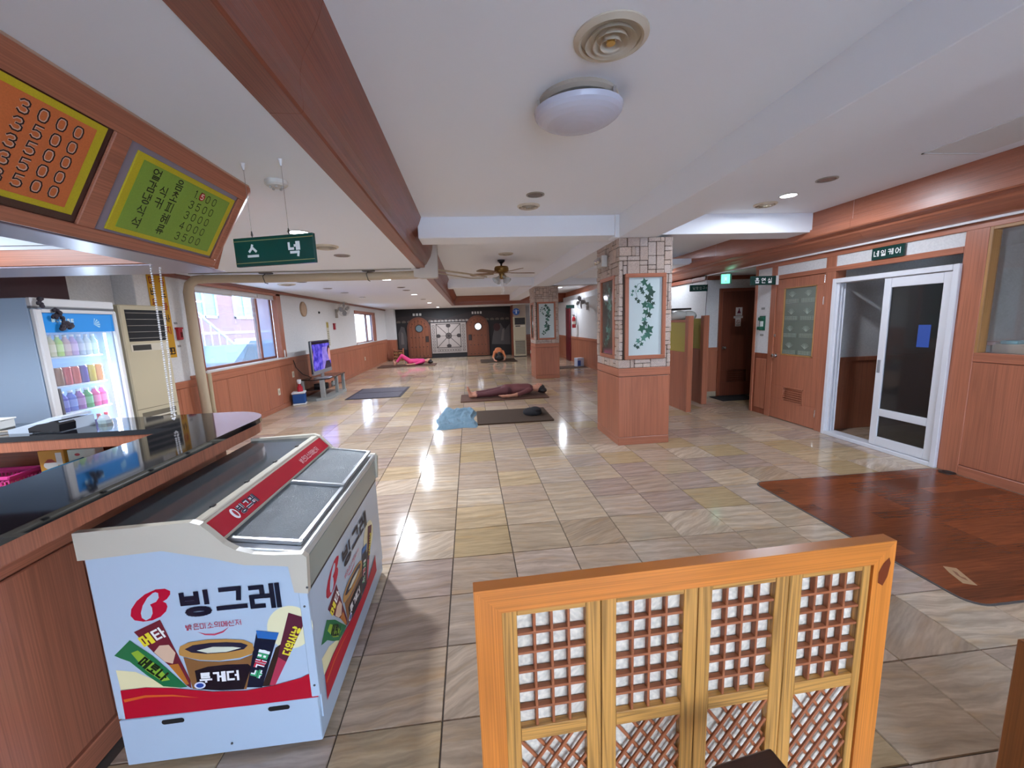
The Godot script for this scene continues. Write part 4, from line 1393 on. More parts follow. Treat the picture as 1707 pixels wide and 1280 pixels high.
func pillar(o: Vector3, W: float, D: float, label: String, seed_: int) -> void:
	var p := thing("stone_pillar", label, "pillar", o)
	board("core", Vector3(0.02, 0, -D + 0.02), Vector3(W - 0.02, 2.465, -0.02), mat("mortar", "4f433c", 0.95), p, 0.0)
	# wooden base
	var eps := 0.0
	board("base_panel", Vector3(0.004, 0.10, -0.02), Vector3(W - 0.004, 0.85, -0.002), wood, p, 0.003, 1, Vector2(0.2, 0))
	board("base_panel", Vector3(0.002, 0.10, -D + 0.004), Vector3(0.02, 0.85, -0.004), wood, p, 0.003, 1, Vector2(0.9, 0))
	board("base_panel", Vector3(W - 0.02, 0.10, -D + 0.004), Vector3(W - 0.002, 0.85, -0.004), wood, p, 0.003, 1, Vector2(1.4, 0))
	board("base_panel", Vector3(0.004, 0.10, -D + 0.002), Vector3(W - 0.004, 0.85, -D + 0.02), wood, p, 0.003, 1, Vector2(1.7, 0))
	board("skirting", Vector3(0, 0, -D), Vector3(W, 0.095, 0), wood, p, 0.004, 0)
	board("cap_board", Vector3(0, 0.857, -D), Vector3(W, 0.955, 0), wood, p, 0.004, 0)
	var rng := RandomNumberGenerator.new()
	rng.seed = seed_
	# split stones: the front, left, right and rear faces, leaving the glazed boxes free
	stones(p, Transform3D(Basis(), Vector3(0, 0, 0)), W, 0.955, 2.465, Rect2(0.075, 1.06, 0.50, 1.0), rng, 0.0)
	stones(p, Transform3D(Basis(Vector3.UP, -PI / 2), Vector3(0, 0, -D)), D, 0.955, 2.465, Rect2(0.16, 1.06, 0.52, 1.0), rng, 0.0)
	stones(p, Transform3D(Basis(Vector3.UP, PI / 2), Vector3(W, 0, 0)), D, 0.955, 2.465, Rect2(0.16, 1.06, 0.52, 1.0), rng, 0.0)
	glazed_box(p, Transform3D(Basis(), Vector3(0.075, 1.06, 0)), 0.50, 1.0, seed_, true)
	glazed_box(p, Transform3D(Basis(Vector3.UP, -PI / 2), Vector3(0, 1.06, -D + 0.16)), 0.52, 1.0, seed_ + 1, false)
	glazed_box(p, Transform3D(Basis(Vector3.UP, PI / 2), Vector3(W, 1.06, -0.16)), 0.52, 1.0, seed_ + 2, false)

func stones(p: Node3D, xf: Transform3D, W: float, y0: float, y1: float, hole: Rect2, rng: RandomNumberGenerator, eps: float) -> void:
	# rows of a 0.05 m grid filled with blocks one or two cells high
	var cell := 0.0515
	var nx := int(round(W / cell))
	var ny := int(round((y1 - y0) / cell))
	var cx := W / nx
	var cy := (y1 - y0) / ny
	var used := {}
	var tones := [Color(0.92, 0.9, 0.9), Color(1, 1, 1), Color(1.0, 0.95, 0.92), Color(0.96, 0.97, 1.0), Color(0.9, 0.86, 0.84)]
	for j in ny:
		for i in nx:
			if used.has(Vector2i(i, j)):
				continue
			var mid := Vector2((i + 0.5) * cx, y0 + (j + 0.5) * cy)
			if hole.has_point(mid):
				continue
			var wdt := [2, 3, 2, 4, 1][rng.randi() % 5] as int
			var hgt := [1, 1, 2, 2, 3][rng.randi() % 5] as int
			if wdt == 1:
				hgt = mini(hgt, 2)
			var ok := func(ww: int, hh: int) -> bool:
				for a in ww:
					for c in hh:
						var q := Vector2i(i + a, j + c)
						if q.x >= nx or q.y >= ny or used.has(q) or hole.has_point(Vector2((q.x + 0.5) * cx, y0 + (q.y + 0.5) * cy)):
							return false
				return true
			while wdt > 1 and not ok.call(wdt, 1):
				wdt -= 1
			while hgt > 1 and not ok.call(wdt, hgt):
				hgt -= 1
			for a in wdt:
				for c in hgt:
					used[Vector2i(i + a, j + c)] = true
			var b := MB.new()
			b.xf = xf
			b.col = tones[rng.randi() % 5]
			var z := 0.0 + rng.randf_range(-0.009, 0.004)
			b.bx(Vector3(i * cx + 0.003, y0 + j * cy + 0.003, -0.022), Vector3((i + wdt) * cx - 0.003, y0 + (j + hgt) * cy - 0.003, z), 0.005, 1, Vector2(rng.randf(), rng.randf()))
			stone_mat.vertex_color_use_as_albedo = true
			obj("stone", b, stone_mat, p)

func glazed_box(p: Node3D, xf: Transform3D, W: float, H: float, seed_: int, lit: bool) -> void:
	var b := MB.new()
	b.xf = xf
	for r in [[0.0, 0.0, W, 0.045], [0.0, H - 0.045, W, H], [0.0, 0.045, 0.045, H - 0.045], [W - 0.045, 0.045, W, H - 0.045]]:
		b.bx(Vector3(r[0], r[1], -0.03), Vector3(r[2], r[3], 0.012), 0.004, 1 if r[3] - r[1] > 0.1 else 0)
	var fr := obj("glazed_frame", b, wood, p)
	b = MB.new()
	b.xf = xf
	b.bx(Vector3(0.045, 0.045, -0.022), Vector3(W - 0.045, H - 0.045, -0.012), 0.0)
	obj("frosted_glass", b, mat("frosted_white_glass", "c3d3d4", 0.12) if lit else mat("dim_display_glass", "57544e", 0.08), fr)  # front looks lit and sides dim by glass colour alone
	# ivy spray: lobed leaves along a curved stem
	b = MB.new()
	b.xf = xf
	var rng := RandomNumberGenerator.new()
	rng.seed = seed_
	var greens := ["1f3f30", "2a5a48", "37695a", "4f8272", "24483c"]
	var spots := [[0.24, 0.90, 0.085], [0.29, 0.84, 0.09], [0.32, 0.78, 0.10], [0.20, 0.82, 0.06], [0.22, 0.78, 0.05], [0.30, 0.70, 0.09], [0.27, 0.73, 0.06], [0.25, 0.64, 0.085], [0.31, 0.62, 0.10], [0.35, 0.65, 0.05], [0.26, 0.55, 0.08], [0.30, 0.52, 0.07], [0.24, 0.47, 0.06], [0.25, 0.42, 0.07], [0.22, 0.36, 0.10], [0.30, 0.35, 0.11], [0.29, 0.28, 0.09], [0.24, 0.25, 0.08], [0.17, 0.22, 0.06], [0.21, 0.18, 0.05], [0.13, 0.165, 0.04], [0.165, 0.145, 0.05], [0.10, 0.80, 0.035], [0.13, 0.85, 0.035], [0.09, 0.76, 0.035], [0.16, 0.80, 0.03], [0.14, 0.71, 0.04], [0.17, 0.68, 0.05]]
	b.col = lin("2b4a3c")
	stroke(b, PackedVector2Array([Vector2(0.24, 0.90), Vector2(0.30, 0.80), Vector2(0.29, 0.65), Vector2(0.26, 0.50), Vector2(0.27, 0.35), Vector2(0.25, 0.24), Vector2(0.12, 0.16)]), 0.006, -0.0112)
	stroke(b, PackedVector2Array([Vector2(0.24, 0.90), Vector2(0.16, 0.88), Vector2(0.13, 0.80), Vector2(0.17, 0.68)]), 0.004, -0.0112)
	for i in spots.size():
		var s: Array = spots[i]
		b.col = lin(greens[rng.randi() % 5])
		var pts := PackedVector2Array()
		var a0 := rng.randf() * TAU
		for k in 10:
			var r: float = s[2] * (0.62 if k % 2 == 0 else 0.33)
			if k == 5:
				r = s[2] * 0.2
			pts.append(Vector2(s[0] * W / 0.5, s[1]) + Vector2(cos(a0 + TAU * k / 10.0), sin(a0 + TAU * k / 10.0)) * r)
		b.poly(pts, -0.011 + i * 0.00005)
	obj("ivy_print", b, inked(0.5), fr)

# ------------------------------------------------------------------ ceiling fittings
func ring_vent(at: Vector3, r: float, label: String, group := "") -> Node3D:
	var v := thing("round_vent", label, "vent", at, 0.0, group)
	var cream := mat("vent_cream", "cdbfa8", 0.5)
	var b := MB.new()
	b.lathe(Vector3.ZERO, [Vector2(r * 0.78, 0.02), Vector2(r * 0.80, -0.012), Vector2(r * 0.86, -0.018), Vector2(r, -0.006), Vector2(r, 0.0)], 32)
	obj("flange", b, cream, v)
	b = MB.new()
	b.lathe(Vector3.ZERO, [Vector2(0, -0.001), Vector2(r * 0.8, -0.001)], 32)
	obj("duct_throat", b, cream, v)
	for k in 3:
		var rr: float = r * [0.66, 0.46, 0.26][k]
		b = MB.new()
		b.lathe(Vector3.ZERO, [Vector2(rr * 0.82, 0.0), Vector2(rr, -0.02 - k * 0.004), Vector2(rr + 0.004, -0.024 - k * 0.004), Vector2(rr * 0.86, 0.004)], 32)
		obj("ring", b, cream, v)
	b = MB.new()
	b.lathe(Vector3.ZERO, [Vector2(r * 0.1, -0.0), Vector2(r * 0.12, -0.024), Vector2(0, -0.026)], 16)
	obj("hub", b, mat("hub_yellowed", "c69a4a", 0.5), v)
	return v

func downlight(at: Vector3, lit: bool, label: String, group: String, power := 4.8) -> Node3D:
	var v := thing("recessed_downlight" if lit else "unlit_downlight", label, "ceiling light", at, 0.0, group)
	var b := MB.new()
	var r := 0.085
	b.lathe(Vector3.ZERO, [Vector2(r * 0.82, 0.0), Vector2(r * 0.84, -0.008), Vector2(r, -0.006), Vector2(r, 0.0)], 24)
	obj("bezel", b, mat("bezel_white", "cfcdc8", 0.4) if lit else mat("bezel_metal", "9d958a", 0.35, 0.5), v)
	b = MB.new()
	b.lathe(Vector3.ZERO, [Vector2(0, -0.005), Vector2(r * 0.84, -0.005)], 24)
	obj("lens", b, glow("downlight_glow", "f4faff", 12.0) if lit else mat("lens_off", "6c665f", 0.2, 0.4), v)
	if lit:
		area_light(v, Vector3(0, -0.02, 0), Vector2(0.13, 0.13), Color("e8f1ff"), power)
	return v

func build_ceiling_fittings() -> void:
	ring_vent(Vector3(0.65, 2.71, -1.82), 0.155, "large round cream air vent on the ceiling near the dome lamp")
	ring_vent(Vector3(0.66, 2.71, -4.25), 0.115, "small round cream vent on the raised ceiling just before the cross beam")
	ring_vent(Vector3(3.24, 2.71, -4.26), 0.115, "small round cream vent on the ceiling of the right bay")
	ring_vent(Vector3(0.68, 2.71, -7.06), 0.13, "round vent on the ceiling above the brass ceiling fan")
	ring_vent(Vector3(-1.34, 2.34, -4.2), 0.12, "round vent on the low ceiling behind the green hanging sign")
	ring_vent(Vector3(-3.08, 2.34, -7.45), 0.14, "round vent on the low ceiling over the wide left window")
	# dome lamp, its cover hanging slightly askew
	var d := thing("dome_lamp", "unlit white dome ceiling lamp with its cover hanging askew", "ceiling lamp", Vector3(0.64, 2.71, -2.30))
	var b := MB.new()
	b.lathe(Vector3.ZERO, [Vector2(0.21, 0), Vector2(0.215, -0.02), Vector2(0.2, -0.035), Vector2(0, -0.036)], 40)
	obj("base_plate", b, mat("lamp_plate", "b8a996", 0.4), d)
	b = MB.new()
	b.xf = Transform3D(Basis(Vector3(0.9, 0, 0.4).normalized(), 0.07), Vector3(0, -0.055, 0))
	var prof := []
	for i in 9:
		var a := PI * 0.5 * i / 8.0
		prof.append(Vector2(0.235 * sin(a), -0.085 * cos(a)))
	prof.append(Vector2(0.236, 0.006))
	prof.append(Vector2(0.228, 0.008))
	b.lathe(Vector3.ZERO, prof, 40)
	obj("cover", b, mat("opal_cover", "cdccd6", 0.25), d)
	for i in 3:
		var a := TAU * i / 3.0 + 0.9
		board("clip", Vector3(0.222 * cos(a) - 0.008, -0.06, 0.222 * sin(a) - 0.008), Vector3(0.222 * cos(a) + 0.008, -0.02, 0.222 * sin(a) + 0.008), chrome, d, 0.002)
	# downlights
	for i in 5:
		var z: float = [-3.58, -7.12, -10.6, -14.55, -18.3][i]
		downlight(Vector3(-1.34, 2.34, z), true, "lit white downlight in the row along the low left ceiling", "lit downlights of the left row")
	downlight(Vector3(3.25, 2.71, -3.95), true, "lit white downlight on the ceiling of the right bay before the cross beam", "", 2.2)
	downlight(Vector3(3.25, 2.71, -8.2), true, "lit white downlight added unseen beyond the near stone pillar to brighten the corridor", "", 2.2)  # unseen lamp added to brighten the corridor wall
	downlight(Vector3(3.25, 2.71, -14.25), true, "lit white downlight added unseen beyond the far stone pillar to brighten the corridor", "", 2.2)  # second added lamp, kept out of sight, for the corridor wall
	for e in [Vector3(0.67, 2.71, -3.89), Vector3(3.24, 2.71, -3.5)]:
		downlight(e, false, "unlit metal downlight on the raised ceiling %s" % ["before the cross beam" if e.x < 1 else "of the right bay"], "")
	for e in [Vector3(-1.34, 2.34, -4.72), Vector3(-2.72, 2.34, -7.15), Vector3(-2.72, 2.34, -8.4), Vector3(-2.72, 2.34, -9.5), Vector3(-1.34, 2.34, -8.6), Vector3(-1.34, 2.34, -9.3), Vector3(-2.72, 2.34, -11.0), Vector3(-1.34, 2.34, -12.6), Vector3(0.5, 2.34, -18.6)]:
		downlight(e, false, "unlit metal downlight in the low ceiling", "unlit downlights of the low ceiling")
	# smoke detector
	var s := thing("smoke_detector", "white smoke detector on the low ceiling behind the menu canopy", "detector", Vector3(-0.985, 2.34, -2.40))
	b = MB.new()
	b.lathe(Vector3.ZERO, [Vector2(0.055, 0), Vector2(0.056, -0.018), Vector2(0.045, -0.028), Vector2(0, -0.03)], 24)
	obj("base", b, mat("detector_white", "d5d1c8", 0.5), s)
	b = MB.new()
	for i in 5:
		var a := TAU * i / 5.0
		b.box(Vector3(0.03 * cos(a), -0.034, 0.03 * sin(a)), Vector3(0.012, 0.012, 0.012), 0.003)
	obj("vents", b, mat("detector_grey", "b5b1aa", 0.4), s)
	# hanging snack sign
	var sg := green_sign("스넥", Vector3(-0.916, 1.935, -2.13), 0.43, 0.135, -0.27, 0.07, 0.225, "dark green hanging sign with two white letters beside the menu canopy", "e6ebe8", true)
	b = MB.new()
	b.col = lin("9b9d62")
	b.poly(rect_pts(-0.215, 0.050, 0.215, 0.053), 0.0108)
	b.poly(rect_pts(-0.215, -0.053, 0.215, -0.050), 0.0108)
	obj("gold_line", b, inked(0.4), sg)
	for x in [-0.115, 0.085]:
		b = MB.new()
		b.tube([Vector3(x, 0.06, 0), Vector3(x, 0.405, 0)], 0.0012, 5)
		obj("wire", b, chrome, sg)
		b = MB.new()
		b.lathe(Vector3(x, 0.375, 0), [Vector2(0.004, 0), Vector2(0.007, 0.01), Vector2(0.011, 0.03)], 10)
		obj("ceiling_hook", b, mat("hook_white", "d8d6d2", 0.4), sg)
		b = MB.new()
		b.lathe(Vector3(x, 0.068, 0), [Vector2(0.001, 0), Vector2(0.005, 0.012), Vector2(0.002, 0.03)], 8)
		obj("wire_clip", b, mat("clip_dark", "3a3a3a", 0.5), sg)
	# ceiling fan
	var f := thing("ceiling_fan", "brass ceiling fan with wooden blades and glass lamp cups", "ceiling fan", Vector3(0.655, 2.71, -7.75), 0.12)
	var brass := mat("old_brass", "8a6a3a", 0.3, 0.9)
	b = MB.new()
	b.lathe(Vector3.ZERO, [Vector2(0.07, 0), Vector2(0.065, -0.03), Vector2(0.02, -0.07), Vector2(0.015, -0.12)], 20)
	obj("canopy", b, mat("fan_dark", "2b241f", 0.4, 0.4), f)
	b = MB.new()
	b.lathe(Vector3.ZERO, [Vector2(0.02, -0.11), Vector2(0.12, -0.12), Vector2(0.135, -0.15), Vector2(0.135, -0.20), Vector2(0.11, -0.23), Vector2(0.05, -0.25), Vector2(0.045, -0.33), Vector2(0.02, -0.35), Vector2(0, -0.35)], 28)
	obj("motor", b, brass, f)
	for i in 5:
		var a := TAU * i / 5.0 + 0.05
		b = MB.new()
		b.xf = Transform3D(Basis(Vector3.UP, a), Vector3(0, -0.235, 0)) * Transform3D(Basis(Vector3.RIGHT, 0.18), Vector3.ZERO)
		var pts := pv([0.18, -0.055, 0.60, -0.07, 0.64, -0.05, 0.65, 0.0, 0.64, 0.05, 0.60, 0.07, 0.18, 0.055])
		b.xf = b.xf * Transform3D(Basis(Vector3.RIGHT, PI / 2), Vector3.ZERO)
		b.prism(pts, -0.004, 0.004)
		var bl := obj("blade", b, mat("blade_wood", "8a6a4a", 0.4, 0.0, t_wood, Vector3(4, 1, 1)), f)
		b = MB.new()
		b.xf = Transform3D(Basis(Vector3.UP, a), Vector3(0, -0.23, 0))
		b.bx(Vector3(0.10, -0.006, -0.02), Vector3(0.24, 0.0, 0.02), 0.003)
		obj("blade_arm", b, brass, bl)
	for i in 4:
		var a := TAU * i / 4.0 + 0.4
		b = MB.new()
		b.xf = Transform3D(Basis(Vector3.UP, a) * Basis(Vector3.BACK, 0.9), Vector3(0.05 * cos(a), -0.30, -0.05 * sin(a)))
		b.lathe(Vector3.ZERO, [Vector2(0.02, 0), Vector2(0.025, -0.03), Vector2(0.045, -0.08), Vector2(0.07, -0.13), Vector2(0.068, -0.13), Vector2(0.043, -0.08), Vector2(0.02, -0.03)], 14)
		obj("lamp_cup", b, pane("cup_glass", "cfd2cf", 0.45, 0.15), f)
	for x in [-0.02, 0.03]:
		b = MB.new()
		b.tube([Vector3(x, -0.34, 0.02), Vector3(x, -0.62, 0.02)], 0.0025, 5)
		obj("pull_chain", b, chrome, f)
	# emergency lamp on the near pillar
	var e := thing("emergency_lamp", "small twin-headed emergency lamp beside the top of the near stone pillar", "lamp", Vector3(1.70, 2.26, -5.1))
	board("box", Vector3(-0.03, -0.07, -0.1), Vector3(0.045, 0.07, 0.1), mat("lamp_box", "c4c0b8", 0.5), e, 0.006)
	for z in [-0.05, 0.05]:
		b = MB.new()
		b.xf = Transform3D(Basis(Vector3.RIGHT, 0.9), Vector3(-0.05, 0.0, z))
		b.lathe(Vector3.ZERO, [Vector2(0.015, -0.03), Vector2(0.035, 0.02), Vector2(0.033, 0.03), Vector2(0, 0.03)], 14)
		obj("lamp_head", b, chrome, e)
	# insulated pipe that climbs the left wall and crosses the ceiling
	var pp := thing("insulated_pipe", "cream wrapped pipe climbing beside the left window and crossing the low ceiling", "pipe")
	var cream := mat("pipe_wrap", "bfae94", 0.7, 0.0, t_mot, Vector3(3, 3, 1))
	b = MB.new()
	b.tube([Vector3(-3.70, 0.0, -5.93), Vector3(-3.71, 0.5, -5.93), Vector3(-3.70, 0.95, -5.9), Vector3(-3.71, 1.5, -5.91), Vector3(-3.71, 2.1, -5.92), Vector3(-3.69, 2.2, -5.93), Vector3(-3.62, 2.265, -5.94), Vector3(-3.5, 2.275, -5.95)], 0.058, 14)
	obj("riser", b, cream, pp)
	b = MB.new()
	b.tube([Vector3(-3.52, 2.275, -5.95), Vector3(-2.7, 2.262, -5.97), Vector3(-1.9, 2.268, -6.0), Vector3(-1.2, 2.262, -5.98), Vector3(-0.75, 2.262, -5.95), Vector3(-0.55, 2.27, -5.92)], 0.055, 14)
	obj("ceiling_run", b, cream, pp)
	b = MB.new()
	b.tube([Vector3(-3.64, 1.0, -5.98), Vector3(-3.66, 0.5, -6.0), Vector3(-3.62, 0.0, -6.0)], 0.025, 10)
	obj("drain_hose", b, mat("hose_cream", "b7a688", 0.6), pp)
	b = MB.new()
	b.xf = Transform3D(Basis(), Vector3(0, 0, -5.86))
	b.prism(pv([-0.62, 2.20, -0.42, 2.20, -0.395, 2.22, -0.385, 2.66, -0.44, 2.66, -0.45, 2.58, -0.48, 2.48, -0.54, 2.38, -0.64, 2.325, -0.72, 2.325, -0.72, 2.22]), -0.07, 0.07)
	obj("boxed_corner", b, mat("boxing_white", "c7bfb4", 0.8), pp)
	for x in [-2.72, -1.36]:
		b = MB.new()
		b.lathe(Vector3(x, 2.34, -5.97), [Vector2(0.09, 0), Vector2(0.085, -0.012), Vector2(0, -0.014)], 16)
		b.tube([Vector3(x, 2.335, -5.97), Vector3(x - 0.02, 2.29, -5.91), Vector3(x, 2.2, -5.91), Vector3(x + 0.01, 2.195, -5.97)], 0.006, 6)
		obj("hanger", b, mat("hanger_dark", "4a443c", 0.5), pp)
	b = MB.new()
	b.tube([Vector3(-0.45, 2.335, -5.98), Vector3(0.0, 2.34, -6.6), Vector3(0.35, 2.36, -7.3)], 0.013, 8)
	b.tube([Vector3(-0.45, 2.29, -5.98), Vector3(0.05, 2.28, -6.7), Vector3(0.3, 2.33, -7.2)], 0.009, 8)
	obj("bent_run", b, cream, pp)
	b = MB.new()
	b.tube([Vector3(-3.6, 2.33, -5.8), Vector3(-2.0, 2.328, -5.8), Vector3(-0.75, 2.328, -5.8)], 0.007, 6)
	tag(obj("surface_cable", b, mat("cable_grey", "8c8880", 0.6)), "thin grey cable fixed to the low ceiling along the wrapped pipe", "cable")

# ------------------------------------------------------------------ outside the left windows
func build_outside() -> void:
	var g := setting("ground_outside")
	board("paving", Vector3(-40, -0.4, -45), Vector3(-4.2, -0.25, 15), mat("paving_pale", "bfc2c5", 0.9), g, 0.0)
	board("paving", Vector3(-20, -0.4, 3.6), Vector3(25, -0.25, 40), mat("paving_pale", "bfc2c5", 0.9), g, 0.0)
	var hs := thing("brick_house", "pink brick house with blue windows across the yard outside the left window", "house", Vector3(-11.0, 0, 0))
	var brick := mat("far_brick", "8c6864", 0.9, 0.0, t_mot, Vector3(2, 2, 1))
	board("wall", Vector3(-3, -0.25, -36), Vector3(0, 7.0, 3), brick, hs, 0.0)
	board("band", Vector3(-0.02, 1.5, -36), Vector3(0.03, 1.62, 3), mat("band_pale", "a08e8a", 0.8), hs, 0.0)
	for z in [-15.2, -18.3, -21.4, -26.0, -30.0]:
		var fr := MB.new()
		fr.bx(Vector3(0, 2.2, z - 0.9), Vector3(0.06, 2.3, z + 0.9), 0.0)
		fr.bx(Vector3(0, 3.5, z - 0.9), Vector3(0.06, 3.6, z + 0.9), 0.0)
		for dz in [-0.9, -0.04, 0.82]:
			fr.bx(Vector3(0, 2.2, z + dz), Vector3(0.06, 3.6, z + dz + 0.08), 0.0)
		var w := obj("window", fr, mat("far_frame", "c9ccd0", 0.6), hs)
		board("pane", Vector3(0.0, 2.3, z - 0.85), Vector3(0.02, 3.5, z + 0.85), mat("far_pane", "55788a", 0.2), w, 0.0)
	# outside stair with a pale rail
	var st := thing("outside_stair", "outside stair with pale handrail climbing the brick house", "stair", Vector3(-10.6, 0, 0))
	for i in 9:
		board("step", Vector3(-0.4, -0.25, -16.6 - i * 0.3), Vector3(0.5, 1.55 - i * 0.19, -16.3 - i * 0.3), mat("stair_brick", "857472", 0.9), st, 0.0)
	var rl := MB.new()
	rl.tube([Vector3(0.5, 2.35, -14.0), Vector3(0.5, 2.35, -16.4), Vector3(0.5, 0.75, -19.0)], 0.05, 8)
	for i in 6:
		rl.tube([Vector3(0.5, -0.2, -16.6 - i * 0.48), Vector3(0.5, 2.3 - i * 0.29, -16.6 - i * 0.48)], 0.025, 6)
	obj("handrail", rl, mat("rail_white", "d9dadb", 0.5), st)
	board("white_shutter", Vector3(-10.98, -0.25, -22.5), Vector3(-10.9, 1.25, -20.2), mat("shutter_white", "d4d2cf", 0.6), hs, 0.0).position = Vector3(11.0, 0, 0)
	car(Vector3(-6.9, -0.25, -12.9), "parked dark blue car seen through the left window")
	car(Vector3(-7.6, -0.25, -17.8), "second parked car farther along the yard outside the left window")

func car(at: Vector3, label: String) -> void:
	var c := thing("parked_car", label, "car", at, PI / 2)
	var paint := mat("car_paint", "48606f", 0.12, 0.2)
	var b := MB.new()
	b.prism(pv([-2.2, 0.3, 2.2, 0.3, 2.25, 0.7, 2.1, 0.85, 1.1, 0.98, 0.4, 1.45, -1.2, 1.47, -1.9, 1.05, -2.2, 0.95]), -0.85, 0.85)
	obj("body", b, paint, c)
	for s in [-1.0, 1.0]:
		b = MB.new()
		b.xf = Transform3D(Basis(), Vector3(0, 0, s * 0.852 - (0.01 if s < 0 else 0.0)))
		b.prism(pv([-1.55, 1.02, 0.95, 1.0, 0.36, 1.38, -1.15, 1.40]), 0.0, 0.01)
		obj("side_window", b, mat("car_glass", "2b3a46", 0.05), c)
	for x in [-1.35, 1.35]:
		for s in [-0.78, 0.78]:
			b = MB.new()
			b.xf = Transform3D(Basis(Vector3.RIGHT, PI / 2), Vector3(x, 0.32, s))
			b.lathe(Vector3.ZERO, [Vector2(0, -0.1), Vector2(0.28, -0.1), Vector2(0.32, -0.07), Vector2(0.32, 0.07), Vector2(0.28, 0.1), Vector2(0, 0.1)], 20)
			obj("wheel", b, black_plastic, c)
	b = MB.new()
	b.quad(Vector3(1.12, 0.985, 0.75), Vector3(1.12, 0.985, -0.75), Vector3(0.42, 1.44, -0.65), Vector3(0.42, 1.44, 0.65))
	obj("windscreen", b, mat("car_glass", "2b3a46", 0.05), c)

# ------------------------------------------------------------------ snack counter and canopy
func bar_outline(x0: float, x1: float, z_in: float, z_out: float, r: float) -> PackedVector2Array:
	# L-shaped outline in (x, -z): the arm along the hall with a rounded end, the arm to the left
	var p := PackedVector2Array([Vector2(x0, -1.6), Vector2(x1, -1.6)])
	for i in 9:
		var a := PI * 0.5 * i / 8.0
		p.append(Vector2(x1 - r + r * cos(a), -z_out - r + r * sin(a)))
	p.append(Vector2(-4.0, -z_out))
	p.append(Vector2(-4.0, -z_in))
	p.append(Vector2(x0, -z_in))
	return p

func flat_slab(b: MB, pts: PackedVector2Array, y0: float, y1: float) -> void:
	# outline given in (x, -z): turn the xy plane so that its y runs to -z and its z up
	b.xf = Transform3D(Basis(Vector3(1, 0, 0), Vector3(0, 0, -1), Vector3(0, 1, 0)), Vector3.ZERO)
	b.prism(pts, y0, y1)

